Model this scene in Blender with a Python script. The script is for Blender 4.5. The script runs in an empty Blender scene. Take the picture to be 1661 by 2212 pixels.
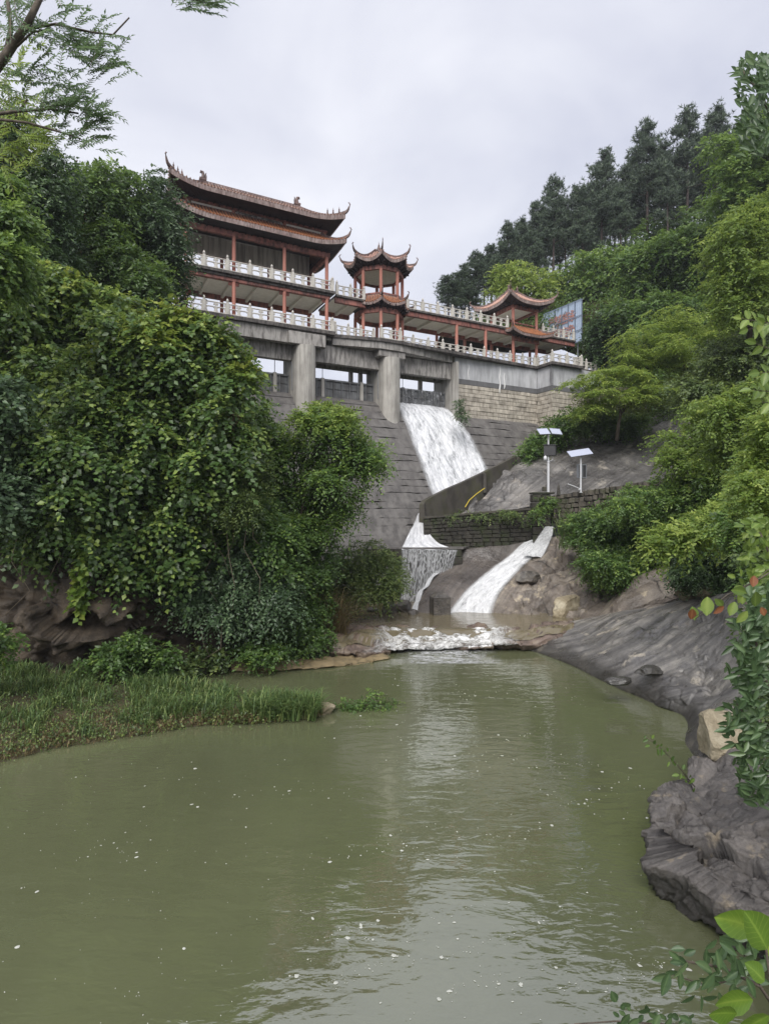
import bpy, math, random
import numpy as np
from mathutils import Vector, Matrix

# ------------------------------------------------------------------ camera, sky, sun, exposure
scene = bpy.context.scene
F, CX, HZ, CAMZ = 1244.0, 830.5, 1109.9, 6.8          # measured on the photograph (1661 x 2212)
KD = 0.747                                             # picture distances below are given in units of KD metres
cam_d = bpy.data.cameras.new("camera")
cam = bpy.data.objects.new("camera", cam_d)
scene.collection.objects.link(cam)
cam.location = (0, 0, CAMZ)
cam.rotation_euler = (math.radians(90), 0, 0)
cam_d.sensor_fit = 'VERTICAL'
cam_d.sensor_height = 36.0
cam_d.lens = 36.0 * F / 2212.0
cam_d.shift_y = (HZ - 1106.0) / 2212.0
cam_d.clip_start, cam_d.clip_end = 0.05, 3000
scene.camera = cam

SUN_EL, SUN_AZ = math.radians(48), math.radians(195)   # azimuth clockwise from +Y: behind the camera, a little to the left
world = bpy.data.worlds.new("World")
scene.world = world
world.use_nodes = True
wn, wl = world.node_tree.nodes, world.node_tree.links
wn.clear()
w_out = wn.new("ShaderNodeOutputWorld")
w_bg = wn.new("ShaderNodeBackground")
w_bg.inputs[1].default_value = 0.1
sky = wn.new("ShaderNodeTexSky")
sky.sky_type = 'NISHITA'
sky.sun_disc = False
sky.sun_elevation = SUN_EL
sky.sun_rotation = SUN_AZ
sky.dust_density = 3.0
w_tc = wn.new("ShaderNodeTexCoord")
w_map = wn.new("ShaderNodeMapping")
w_map.inputs['Scale'].default_value = (1.0, 1.0, 1.6)
w_map.inputs['Location'].default_value = (0.35, 0.2, 0.1)
w_n = wn.new("ShaderNodeTexNoise")
w_n.inputs['Scale'].default_value = 2.1
w_n.inputs['Detail'].default_value = 5.0
w_n.inputs['Roughness'].default_value = 0.5
w_n.inputs['Distortion'].default_value = 0.35
w_r = wn.new("ShaderNodeValToRGB")
w_r.color_ramp.elements[0].position, w_r.color_ramp.elements[1].position = 0.32, 0.70
w_r.color_ramp.elements[0].color = (0.60, 0.62, 0.73, 1)
w_r.color_ramp.elements[1].color = (0.94, 0.945, 1.0, 1)
w_s = wn.new("ShaderNodeVectorMath")
w_s.operation = 'SCALE'
w_s.inputs['Scale'].default_value = 4.3
w_m = wn.new("ShaderNodeMix")
w_m.data_type = 'RGBA'
w_m.inputs[0].default_value = 0.93                     # cloud cover over the clear sky
wl.new(w_tc.outputs['Generated'], w_map.inputs['Vector'])
wl.new(w_map.outputs[0], w_n.inputs['Vector'])
wl.new(w_n.outputs['Fac'], w_r.inputs['Fac'])
wl.new(w_r.outputs['Color'], w_s.inputs[0])
wl.new(sky.outputs[0], w_m.inputs[6])
wl.new(w_s.outputs[0], w_m.inputs[7])
wl.new(w_m.outputs[2], w_bg.inputs[0])
wl.new(w_bg.outputs[0], w_out.inputs[0])

sun_d = bpy.data.lights.new("sun", 'SUN')
sun_d.energy = 1.5
sun_d.angle = math.radians(50)
sun_d.color = (1.0, 0.97, 0.92)
sun = bpy.data.objects.new("sun", sun_d)
scene.collection.objects.link(sun)
sv = Vector((math.sin(SUN_AZ) * math.cos(SUN_EL), math.cos(SUN_AZ) * math.cos(SUN_EL), math.sin(SUN_EL)))
sun.rotation_euler = sv.to_track_quat('Z', 'Y').to_euler()
sun.location = sv * 80

vs = scene.view_settings
vs.view_transform, vs.look, vs.gamma, vs.exposure = 'Standard', 'None', 1.0, 1.35
vs.use_curve_mapping = False
scene.render.engine = 'CYCLES'
cy = scene.cycles
cy.max_bounces, cy.diffuse_bounces, cy.glossy_bounces = 7, 4, 2
cy.transmission_bounces, cy.transparent_max_bounces = 3, 12
cy.use_denoising = True
cy.caustics_reflective = cy.caustics_refractive = False

# ------------------------------------------------------------------ helpers
COL = scene.collection
R = math.radians

def P(x, y, d):                       # picture point at a distance d in front of the camera
    d = d * KD
    return ((x - CX) / F * d, d, CAMZ + (HZ - y) / F * d)

def Q(x, y, z): return (x, y * KD, z)

def PZ(x, y, z):                      # picture point on the level z (below the eye)
    d = (CAMZ - z) * F / (y - HZ)
    return ((x - CX) / F * d, d, z)

def norm(a):
    return a / np.maximum(np.linalg.norm(a, axis=-1, keepdims=True), 1e-9)

def _hash(ix, iy, iz):
    h = (ix * 374761393 + iy * 668265263 + iz * 2147483647 + 1013904223) & 0xFFFFFFFF
    h = ((h ^ (h >> 13)) * 1274126177) & 0xFFFFFFFF
    h = ((h ^ (h >> 16)) * 2246822519) & 0xFFFFFFFF
    return ((h ^ (h >> 15)) & 0xFFFFFF) / float(0xFFFFFF) * 2 - 1

def vnoise(p):
    p = np.asarray(p, float)
    i = np.floor(p).astype(np.int64)
    f = p - i
    f = f * f * (3 - 2 * f)
    r = 0
    for dx in (0, 1):
        for dy in (0, 1):
            for dz in (0, 1):
                w = (f[..., 0] if dx else 1 - f[..., 0]) * (f[..., 1] if dy else 1 - f[..., 1]) * (f[..., 2] if dz else 1 - f[..., 2])
                r = r + w * _hash(i[..., 0] + dx, i[..., 1] + dy, i[..., 2] + dz)
    return r

def fbm(p, octv=4, gain=0.5):
    p = np.asarray(p, float)
    r, a = 0, 1.0
    for o in range(octv):
        r = r + a * vnoise(p * (2.03 ** o) + o * 17.3)
        a *= gain
    return r

def worley(p, jitter=.9):
    """nearest and second nearest feature distance, random value and offset of the cell"""
    p = np.asarray(p, float); i = np.floor(p).astype(np.int64)
    f1 = np.full(p.shape[:-1], 9.0); f2 = f1.copy(); rid = np.zeros(p.shape[:-1]); dv = np.zeros(p.shape)
    for dx in (-1, 0, 1):
        for dy in (-1, 0, 1):
            for dz in (-1, 0, 1):
                c = i + np.array([dx, dy, dz])
                q = c + .5 + .5 * jitter * np.stack([_hash(c[..., 0] + 11 * k, c[..., 1] + 5 * k, c[..., 2] + 3 * k) for k in (1, 2, 3)], -1)
                d = np.linalg.norm(p - q, axis=-1); r = _hash(c[..., 0] + 77, c[..., 1] + 7, c[..., 2] + 17)
                nb = d < f1
                f2 = np.where(nb, f1, np.minimum(f2, d)); rid = np.where(nb, r, rid); dv = np.where(nb[..., None], p - q, dv); f1 = np.where(nb, d, f1)
    return f1, f2, rid, dv

def fracture(p, scale, step, tilt, crack, seed=0.0):
    """blocky broken rock: every cell is a tilted facet at its own height, with open joints"""
    q = p * np.array(scale) + seed + .18 * np.stack([fbm(p * 1.1 + k * 9, 3) for k in (1, 2, 3)], -1)
    f1, f2, rid, dv = worley(q)
    t = np.stack([np.sin(rid * 91.7), np.cos(rid * 57.3), np.sin(rid * 33.1 + 1)], -1)
    return step * rid + tilt * (dv * t).sum(-1) - crack * np.exp(-(f2 - f1) / .06)

def obj_from(name, me, material, parent=None, smooth=False):
    if material is not None and not me.materials:
        me.materials.append(material)
    if smooth:
        me.polygons.foreach_set('use_smooth', np.ones(len(me.polygons), dtype=bool))
    o = bpy.data.objects.new(name, me)
    COL.objects.link(o)
    o.parent = parent
    return o

def tag(o, label=None, cat=None, group=None, kind=None):
    if label: o['label'] = label
    if cat: o['category'] = cat
    if group: o['group'] = group
    if kind: o['kind'] = kind
    return o

def empty(name, loc=(0, 0, 0), rz=0.0, label=None, cat=None, group=None):
    o = bpy.data.objects.new(name, None)
    o.empty_display_size = 0.2
    COL.objects.link(o)
    o.location = loc
    o.rotation_euler = (0, 0, rz)
    return tag(o, label, cat, group)

class MB:
    """collects faces; build() links them as one mesh object"""
    def __init__(s): s.v, s.f = [], []
    def add(s, vs, fs):
        b = len(s.v)
        s.v.extend([tuple(v) for v in vs])
        s.f.extend([tuple(b + i for i in f) for f in fs])
        return s
    def box(s, x0, x1, y0, y1, z0, z1):
        return s.add([(x0, y0, z0), (x1, y0, z0), (x1, y1, z0), (x0, y1, z0), (x0, y0, z1), (x1, y0, z1), (x1, y1, z1), (x0, y1, z1)],
                     [(0, 3, 2, 1), (4, 5, 6, 7), (0, 1, 5, 4), (1, 2, 6, 5), (2, 3, 7, 6), (3, 0, 4, 7)])
    def bbox(s, x0, x1, y0, y1, z0, z1, b=0.02):      # box with chamfered edges
        vs, fs = [], []
        for zi, z in ((0, z0), (1, z0 + b), (2, z1 - b), (3, z1)):
            k = b if zi in (0, 3) else 0
            for (x, y, cx, cy) in ((x0, y0, 1, 1), (x1, y0, -1, 1), (x1, y1, -1, -1), (x0, y1, 1, -1)):
                vs.append((x + cx * (k + b * 0.0), y + cy * k, z))
        for r in range(3):
            for c in range(4):
                a = r * 4 + c; d = r * 4 + (c + 1) % 4
                fs.append((a, d, d + 4, a + 4))
        fs += [(3, 2, 1, 0), (12, 13, 14, 15)]
        return s.add(vs, fs)
    def prism(s, poly, z0, z1):                        # plan polygon (counter-clockwise) raised
        n = len(poly)
        vs = [(x, y, z0) for x, y in poly] + [(x, y, z1) for x, y in poly]
        return s.add(vs, [tuple(range(n - 1, -1, -1)), tuple(range(n, 2 * n))] + [(i, (i + 1) % n, n + (i + 1) % n, n + i) for i in range(n)])
    def side_prism(s, prof, x0, x1):                   # profile in (y, z) extruded along x
        n = len(prof)
        vs = [(x0, y, z) for y, z in prof] + [(x1, y, z) for y, z in prof]
        return s.add(vs, [tuple(range(n)), tuple(range(2 * n - 1, n - 1, -1))] + [(i, n + i, n + (i + 1) % n, (i + 1) % n) for i in range(n)])
    def tube(s, pts, r, seg=8, cap=True):
        pts = [Vector(p) for p in pts]
        rs = r if isinstance(r, (list, tuple)) else [r] * len(pts)
        vs, fs = [], []
        up = None
        for i, p in enumerate(pts):
            t = (pts[min(i + 1, len(pts) - 1)] - pts[max(i - 1, 0)]).normalized()
            if up is None or abs(up.dot(t)) > 0.95:
                up = Vector((0, 0, 1)) if abs(t.z) < 0.9 else Vector((0, 1, 0))
            u = t.cross(up).normalized(); w = u.cross(t).normalized()
            up = w
            for k in range(seg):
                a = 2 * math.pi * k / seg
                vs.append(p + (u * math.cos(a) + w * math.sin(a)) * rs[i])
        for i in range(len(pts) - 1):
            for k in range(seg):
                a, b = i * seg + k, i * seg + (k + 1) % seg
                fs.append((a, b, b + seg, a + seg))
        if cap:
            fs.append(tuple(range(seg - 1, -1, -1)))
            fs.append(tuple(range((len(pts) - 1) * seg, len(pts) * seg)))
        return s.add(vs, fs)
    def sweep(s, pts, w, h):                           # rectangular bar along a path, upright
        pts = [Vector(p) for p in pts]
        ws = w if isinstance(w, (list, tuple)) else [w] * len(pts)
        hs = h if isinstance(h, (list, tuple)) else [h] * len(pts)
        vs, fs = [], []
        for i, p in enumerate(pts):
            t = (pts[min(i + 1, len(pts) - 1)] - pts[max(i - 1, 0)])
            sd = Vector((t.y, -t.x, 0))
            sd = sd.normalized() if sd.length > 1e-6 else Vector((1, 0, 0))
            n = sd.cross(t).normalized()
            for (a, b) in ((-1, 0), (1, 0), (1, 1), (-1, 1)):
                vs.append(p + sd * a * ws[i] / 2 + n * b * hs[i])
        for i in range(len(pts) - 1):
            for k in range(4):
                a, b = i * 4 + k, i * 4 + (k + 1) % 4
                fs.append((a, b, b + 4, a + 4))
        fs.append((3, 2, 1, 0)); e = (len(pts) - 1) * 4
        fs.append((e, e + 1, e + 2, e + 3))
        return s.add(vs, fs)
    def lathe(s, prof, c=(0, 0, 0), seg=12):           # profile of (radius, z)
        vs, fs = [], []
        for r, z in prof:
            for k in range(seg):
                a = 2 * math.pi * k / seg
                vs.append((c[0] + r * math.cos(a), c[1] + r * math.sin(a), c[2] + z))
        for i in range(len(prof) - 1):
            for k in range(seg):
                a, b = i * seg + k, i * seg + (k + 1) % seg
                fs.append((a, b, b + seg, a + seg))
        fs.append(tuple(range(seg - 1, -1, -1)))
        fs.append(tuple(range((len(prof) - 1) * seg, len(prof) * seg)))
        return s.add(vs, fs)
    def grid(s, pts, flip=False):                      # pts[i][j]
        n, m = len(pts), len(pts[0])
        vs = [p for row in pts for p in row]
        fs = []
        for i in range(n - 1):
            for j in range(m - 1):
                q = (i * m + j, i * m + j + 1, (i + 1) * m + j + 1, (i + 1) * m + j)
                fs.append(q[::-1] if flip else q)
        return s.add(vs, fs)
    def mesh(s, name):
        me = bpy.data.meshes.new(name)
        me.from_pydata(s.v, [], s.f)
        me.update()
        return me
    def build(s, name, material, parent=None, smooth=False, loc=None):
        o = obj_from(name, s.mesh(name), material, parent, smooth)
        if loc: o.location = loc
        return o

def np_mesh(name, verts, faces, uv=None, attr=None):
    """verts (N,3), faces (M,k) all the same size"""
    me = bpy.data.meshes.new(name)
    verts = np.asarray(verts, dtype=np.float32); faces = np.asarray(faces, dtype=np.int32)
    me.vertices.add(len(verts)); me.vertices.foreach_set('co', verts.ravel())
    k = faces.shape[1]
    me.loops.add(faces.size); me.loops.foreach_set('vertex_index', faces.ravel())
    me.polygons.add(len(faces))
    me.polygons.foreach_set('loop_start', np.arange(0, faces.size, k, dtype=np.int32))
    me.polygons.foreach_set('loop_total', np.full(len(faces), k, dtype=np.int32))
    if uv is not None:
        l = me.uv_layers.new(name='UVMap')
        l.data.foreach_set('uv', np.asarray(uv, dtype=np.float32)[faces.ravel()].ravel())
    if attr:
        for nme, vals in attr.items():
            a = me.attributes.new(nme, 'FLOAT', 'POINT')
            a.data.foreach_set('value', np.asarray(vals, dtype=np.float32))
    me.update(calc_edges=True)
    me.validate()
    return me

class Loft:
    """smooth surface through rows of points, with rocky displacement"""
    def __init__(s, rows, amp=0.0, scale=0.5, ledge=0.0, ledge_scale=1.2, octv=5, seed=0.0, gain=0.52, frac=None, fmask=None):
        s.frac, s.fmask = frac or [], fmask
        s.c = np.array(rows, float)
        s.amp, s.scale, s.ledge, s.ls, s.octv, s.seed, s.gain = amp, scale, ledge, ledge_scale, octv, seed, gain
    @staticmethod
    def _cr(t, n):
        x = np.clip(t, 0, 1) * (n - 1)
        i = np.minimum(np.floor(x).astype(int), n - 2)
        f = x - i
        w = np.stack([-.5 * f + f**2 - .5 * f**3, 1 - 2.5 * f**2 + 1.5 * f**3, .5 * f + 2 * f**2 - 1.5 * f**3, -.5 * f**2 + .5 * f**3], -1)
        idx = np.stack([np.maximum(i - 1, 0), i, i + 1, np.minimum(i + 2, n - 1)], -1)
        # reflect the end tangents
        return w, idx
    def base(s, u, v):
        nr, nc = s.c.shape[:2]
        wv, iv = s._cr(v, nr); wu, iu = s._cr(u, nc)
        r = 0
        for a in range(4):
            for b in range(4):
                r = r + (wv[..., a] * wu[..., b])[..., None] * s.c[iv[..., a], iu[..., b]]
        return r
    def nrm(s, u, v):
        e = 0.004
        a = s.base(np.clip(u + e, 0, 1), v) - s.base(np.clip(u - e, 0, 1), v)
        b = s.base(u, np.clip(v + e, 0, 1)) - s.base(u, np.clip(v - e, 0, 1))
        n = norm(np.cross(a, b))
        return n * np.where(n[..., 2:3] < -0.2, -1, 1)
    def at(s, u, v, off=0.0):
        u = np.asarray(u, float); v = np.asarray(v, float)
        p = s.base(u, v); n = s.nrm(u, v)
        d = np.zeros(u.shape)
        if s.amp:
            d = d + s.amp * fbm(p * s.scale + s.seed, s.octv, s.gain)
        if s.ledge:
            q = fbm(p * np.array([0.28, 0.28, 0.9]) * s.ls + s.seed + 5, 3) * 2.2
            fr = q - np.floor(q)
            d = d + s.ledge * (np.clip(fr * 4, 0, 1) - fr)
        for fr_ in s.frac:
            m_ = s.fmask(u, v, p) if s.fmask else 1.0
            d = d + m_ * fracture(p, *fr_)
        return p + n * (d + off)[..., None]
    def mesh(s, name, nu, nv, u0=None, u1=None, v0=0., v1=1., off=0.0, uvs=(1, 1)):
        v = np.linspace(v0, v1, nv)[:, None] * np.ones((1, nu))
        t = np.linspace(0, 1, nu)[None, :] * np.ones((nv, 1))
        a = np.interp(v, *u0) if u0 else 0.0 * v
        b = np.interp(v, *u1) if u1 else 1.0 + 0 * v
        u = a + (b - a) * t
        o = off(t, v) if callable(off) else np.full(u.shape, off)
        p = s.at(u, v, o)
        idx = np.arange(nu * nv).reshape(nv, nu)
        f = np.stack([idx[:-1, :-1], idx[:-1, 1:], idx[1:, 1:], idx[1:, :-1]], -1).reshape(-1, 4)
        uv = np.stack([t * uvs[0], (v - v0) / (v1 - v0) * uvs[1]], -1).reshape(-1, 2)
        return np_mesh(name, p.reshape(-1, 3), f, uv)

# ------------------------------------------------------------------ materials
def new_mat(name):
    m = bpy.data.materials.new(name)
    m.use_nodes = True
    nt = m.node_tree
    b = nt.nodes['Principled BSDF']
    return m, nt, b

def N(nt, kind, **kw):
    n = nt.nodes.new("ShaderNode" + kind)
    for k, v in kw.items():
        if k in n.inputs: n.inputs[k].default_value = v
        else: setattr(n, k, v)
    return n

def ramp(nt, src, stops):
    r = nt.nodes.new("ShaderNodeValToRGB")
    e = r.color_ramp.elements
    while len(e) < len(stops): e.new(0.5)
    for i, (p, c) in enumerate(stops):
        e[i].position = p
        e[i].color = (c, c, c, 1) if not isinstance(c, tuple) else tuple(c) + (1,)
    if src is not None: nt.links.new(src, r.inputs['Fac'])
    return r.outputs['Color']

def coords(nt, scale=(1, 1, 1), kind='Object', rot=(0, 0, 0)):
    t = nt.nodes.new("ShaderNodeTexCoord"); m = nt.nodes.new("ShaderNodeMapping")
    m.inputs['Scale'].default_value = scale
    m.inputs['Rotation'].default_value = rot
    nt.links.new(t.outputs[kind], m.inputs['Vector'])
    return m.outputs[0]

def noise_tex(nt, vec, scale, detail=5, rough=0.55, dist=0.0):
    n = N(nt, "TexNoise", Scale=scale, Detail=detail, Roughness=rough, Distortion=dist)
    nt.links.new(vec, n.inputs['Vector'])
    return n.outputs['Fac']

def mix(nt, fac, a, b, mode='MIX'):
    m = nt.nodes.new("ShaderNodeMix"); m.data_type = 'RGBA'; m.blend_type = mode
    for sock, val in ((m.inputs[0], fac), (m.inputs[6], a), (m.inputs[7], b)):
        if hasattr(val, 'links'): nt.links.new(val, sock)
        elif isinstance(val, tuple): sock.default_value = tuple(val) + (1,)
        else: sock.default_value = val
    return m.outputs[2]

def bump(nt, b, h, strength=0.4, dist=0.05, chain=None):
    n = N(nt, "Bump", Strength=strength, Distance=dist)
    nt.links.new(h, n.inputs['Height'])
    if chain is not None: nt.links.new(chain, n.inputs['Normal'])
    nt.links.new(n.outputs[0], b.inputs['Normal'])
    return n.outputs[0]

def surface(name, c1, c2, scale=2.0, stain=None, stain_amt=0.5, stain_scale=(1.2, 1.2, 0.12), rough=0.8, bump_s=0.3, bump_scale=20, bump_d=0.02, moss=None, moss_amt=0.0, spec=0.3, rand=0.0):
    """general weathered surface: two tones, vertical stains, moss patches, fine relief"""
    m, nt, b = new_mat(name)
    co = coords(nt)
    f = ramp(nt, noise_tex(nt, co, scale, 6, 0.6), [(0.32, 0.0), (0.68, 1.0)])
    col = mix(nt, f, c1, c2)
    if stain:
        s = ramp(nt, noise_tex(nt, coords(nt, stain_scale), 3.0, 5, 0.62), [(0.42, 0.0), (0.64, stain_amt)])
        col = mix(nt, s, col, stain)
    if moss:
        s = ramp(nt, noise_tex(nt, coords(nt, (0.5, 0.5, 0.5)), 1.6, 6, 0.65), [(0.48, 0.0), (0.62, moss_amt)])
        col = mix(nt, s, col, moss)
    if rand:
        oi = N(nt, "ObjectInfo")
        hv = nt.nodes.new("ShaderNodeHueSaturation")
        mr = N(nt, "MapRange")
        mr.inputs['To Min'].default_value, mr.inputs['To Max'].default_value = 1 - rand, 1 + rand
        nt.links.new(oi.outputs['Random'], mr.inputs['Value'])
        nt.links.new(mr.outputs[0], hv.inputs['Value'])
        nt.links.new(col, hv.inputs['Color'])
        col = hv.outputs[0]
    nt.links.new(col, b.inputs['Base Color'])
    b.inputs['Roughness'].default_value = rough
    b.inputs['Specular IOR Level'].default_value = spec
    bump(nt, b, noise_tex(nt, co, bump_scale, 5, 0.65), bump_s, bump_d)
    return m

def rock_mat(name, a, b_, c, wet=0.5, streak=(6, 0.5, 1), streak_amt=0.6, dark=(0.02, 0.02, 0.022), moss=None, scale=0.6, crack=0.5, edge=None, relief=0.09, srot=0.0, tide=False):
    m, nt, b = new_mat(name)
    co = coords(nt)
    n1 = noise_tex(nt, co, scale, 7, 0.62, 0.6)
    col = ramp(nt, n1, [(0.30, a), (0.48, b_), (0.68, c)])
    uvr = coords(nt, (1, 1, 1), 'UV', (0, 0, srot)); um = nt.nodes.new("ShaderNodeMapping"); um.inputs['Scale'].default_value = streak
    nt.links.new(uvr, um.inputs['Vector'])
    st = ramp(nt, noise_tex(nt, um.outputs[0], 4.0, 8, 0.66, 0.35), [(0.40, 0.0), (0.64, streak_amt)])
    col = mix(nt, st, col, dark)
    if edge:
        e = ramp(nt, noise_tex(nt, co, scale * 2.3, 5, 0.6), [(0.60, 0.0), (0.70, 0.8)])
        col = mix(nt, e, col, edge)
    vo = N(nt, "TexVoronoi", feature='DISTANCE_TO_EDGE', Scale=0.42)
    wv = N(nt, "TexNoise", Scale=1.3, Detail=4.0)
    nt.links.new(co, wv.inputs['Vector'])
    mx = mix(nt, 0.35, co, wv.outputs['Color'])
    nt.links.new(mx, vo.inputs['Vector'])
    ck = ramp(nt, vo.outputs['Distance'], [(0.0, 1.0), (0.018, 0.0)])
    ckm = ramp(nt, noise_tex(nt, co, 0.5, 3), [(0.45, 0.0), (0.6, crack)])
    ckf = mix(nt, 1.0, ck, ckm, 'MULTIPLY')
    col = mix(nt, ckf, col, (0.012, 0.011, 0.01))
    if moss:
        s = ramp(nt, noise_tex(nt, co, 0.45, 6, 0.7), [(0.52, 0.0), (0.64, 0.85)])
        col = mix(nt, s, col, moss)
    gr = ramp(nt, noise_tex(nt, co, 26.0, 8, 0.8), [(0.30, 0.62), (0.50, 1.0), (0.72, 1.35)])
    col = mix(nt, 1.0, col, gr, 'MULTIPLY')
    if tide:                                              # wet, silt-darkened band along the water
        sp = N(nt, "SeparateXYZ"); nt.links.new(co, sp.inputs[0])
        ad = N(nt, "Math", operation='MULTIPLY_ADD'); nt.links.new(noise_tex(nt, co, 1.1, 4), ad.inputs[0]); ad.inputs[1].default_value = -.7; nt.links.new(sp.outputs['Z'], ad.inputs[2])
        tf = ramp(nt, ad.outputs[0], [(0.0, 0.8), (0.30, 0.0)])
        col = mix(nt, tf, col, (0.028, 0.026, 0.022))
    nt.links.new(col, b.inputs['Base Color'])
    rr = ramp(nt, noise_tex(nt, co, 0.9, 4), [(0.4, 0.16 if wet > 0.6 else (0.32 if wet > 0.4 else 0.6)), (0.62, 0.7)])
    nt.links.new(rr, b.inputs['Roughness'])
    b.inputs['Specular IOR Level'].default_value = 0.35 + 0.3 * wet
    h1 = noise_tex(nt, coords(nt, (1, 1, 1.8)), 2.6, 12, 0.7, 0.0)
    c1 = bump(nt, b, h1, 0.8, relief)
    vp = N(nt, "TexVoronoi", feature='F1', Scale=9.0); nt.links.new(co, vp.inputs['Vector'])
    h2 = mix(nt, .5, noise_tex(nt, co, 18.0, 8, 0.78), vp.outputs['Distance'])
    c2 = bump(nt, b, h2, 0.8, relief * .45, c1)
    inv = N(nt, "Invert")
    nt.links.new(ckf, inv.inputs['Color'])
    bump(nt, b, inv.outputs[0], 0.6, relief * .6, c2)
    return m

def leaf_mat(name, dark, mid, light, trans=0.35, rough=0.45, spec=0.35, veins=False):
    m, nt, b = new_mat(name)
    at = N(nt, "Attribute", attribute_name='tint')
    col = ramp(nt, at.outputs['Fac'], [(0.0, dark), (0.55, mid), (1.0, light)])
    if veins:                                             # midrib and side veins from the leaf's own coordinates
        sp = N(nt, "SeparateXYZ"); nt.links.new(coords(nt, (1, 1, 1), 'UV'), sp.inputs[0])
        def mt(op, a, b2=0.0, c2=0.0):
            q = N(nt, "Math", operation=op)
            for k, v in enumerate((a, b2, c2)):
                if hasattr(v, 'links'): nt.links.new(v, q.inputs[k])
                else: q.inputs[k].default_value = v
            return q.outputs[0]
        ab = mt('ABSOLUTE', mt('SUBTRACT', sp.outputs['X'], .5))
        ph = mt('FRACT', mt('MULTIPLY_ADD', ab, -4.5, mt('MULTIPLY', sp.outputs['Y'], 8.0)))
        vein = mt('MAXIMUM', mt('LESS_THAN', ph, .10), mt('LESS_THAN', ab, .035))
        spot = ramp(nt, noise_tex(nt, coords(nt), 45.0, 4, .6), [(0.62, 0.0), (0.72, 0.5)])
        col = mix(nt, spot, mix(nt, mt('MULTIPLY', vein, .45), col, light), dark)
        bump(nt, b, vein, -0.4, 0.004)
    nt.links.new(col, b.inputs['Base Color'])
    b.inputs['Roughness'].default_value = rough
    b.inputs['Specular IOR Level'].default_value = spec
    tr = N(nt, "BsdfTranslucent")
    tcol = mix(nt, 0.55, col, light)
    nt.links.new(tcol, tr.inputs['Color'])
    ms = N(nt, "MixShader"); ms.inputs[0].default_value = trans
    nt.links.new(b.outputs[0], ms.inputs[1]); nt.links.new(tr.outputs[0], ms.inputs[2])
    nt.links.new(ms.outputs[0], nt.nodes['Material Output'].inputs['Surface'])
    return m

def plain(name, c, rough=0.5, metal=0.0, spec=0.5, var=0.15, scale=8):
    m, nt, b = new_mat(name)
    n = noise_tex(nt, coords(nt), scale, 4)
    f = ramp(nt, n, [(0.3, 1 - var), (0.7, 1 + 0 * var)])
    nt.links.new(mix(nt, 1.0, c, f, 'MULTIPLY'), b.inputs['Base Color'])
    b.inputs['Roughness'].default_value = rough
    b.inputs['Metallic'].default_value = metal
    b.inputs['Specular IOR Level'].default_value = spec
    return m

M = {}
M['pier'] = surface('pier concrete', (0.36, 0.345, 0.315), (0.48, 0.46, 0.425), 0.7, (0.13, 0.12, 0.11), 0.55, bump_s=0.25)
M['beam'] = surface('weathered beam concrete', (0.30, 0.285, 0.27), (0.42, 0.40, 0.375), 1.0, (0.07, 0.063, 0.06), 0.75, stain_scale=(1.6, 1.6, 0.3), bump_s=0.3)
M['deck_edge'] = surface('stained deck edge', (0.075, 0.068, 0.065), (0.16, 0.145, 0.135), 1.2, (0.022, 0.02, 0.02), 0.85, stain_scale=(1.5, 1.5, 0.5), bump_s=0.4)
M['red_beam'] = surface('faded red beam', (0.27, 0.105, 0.085), (0.38, 0.165, 0.135), 1.4, (0.055, 0.04, 0.038), 0.8, stain_scale=(1.4, 1.4, 0.5), bump_s=0.3, rough=0.7)
M['red_col'] = surface('salmon red column paint', (0.40, 0.165, 0.125), (0.48, 0.215, 0.165), 1.0, (0.24, 0.09, 0.07), 0.4, rough=0.55)
M['ceiling'] = surface('pale soffit plaster', (0.70, 0.675, 0.62), (0.80, 0.775, 0.72), 0.6, (0.52, 0.49, 0.44), 0.35, rough=0.9, bump_s=0.1)
M['board'] = surface('bare formwork soffit', (0.62, 0.60, 0.58), (0.74, 0.72, 0.70), 0.8, (0.22, 0.20, 0.20), 0.75, stain_scale=(1.6, 1.6, .10), rough=0.9)
M['white'] = surface('balustrade stone', (0.52, 0.495, 0.45), (0.63, 0.605, 0.56), 2.5, (0.26, 0.24, 0.215), 0.45, stain_scale=(2, 2, 0.8), rough=0.7, bump_s=0.2)
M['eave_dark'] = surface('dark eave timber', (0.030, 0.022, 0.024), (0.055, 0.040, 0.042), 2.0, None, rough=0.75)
M['fascia'] = surface('weathered eave fascia', (0.27, 0.19, 0.175), (0.44, 0.36, 0.335), 2.2, (0.08, 0.055, 0.05), 0.7, stain_scale=(3, 3, 0.6), rough=0.75)
M['tile_old'] = surface('old glazed tile', (0.25, 0.135, 0.095), (0.42, 0.24, 0.17), 3.0, (0.09, 0.07, 0.065), 0.6, stain_scale=(2, 2, 2), rough=0.35, spec=0.5)
M['tile'] = surface('orange glazed tile', (0.32, 0.125, 0.058), (0.45, 0.19, 0.09), 3.0, (0.13, 0.06, 0.04), 0.6, stain_scale=(2, 2, 2), rough=0.32, spec=0.5)
M['tile_pink'] = surface('roof tile with painted sky sheen', (0.46, 0.25, 0.19), (0.62, 0.39, 0.31), 3.0, (0.24, 0.13, 0.10), 0.5, stain_scale=(2, 2, 2), rough=0.4, spec=0.5)  # paler pink is the sky's sheen on the glaze, put into the colour
M['ridge'] = surface('ridge mortar', (0.14, 0.095, 0.085), (0.24, 0.16, 0.14), 3.0, (0.05, 0.045, 0.045), 0.7, rough=0.6)
M['plaster'] = surface('grey wall plaster', (0.44, 0.445, 0.465), (0.56, 0.565, 0.58), 0.5, (0.23, 0.23, 0.24), 0.55, stain_scale=(0.9, 0.9, 0.15), rough=0.85, bump_s=0.15)
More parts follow.
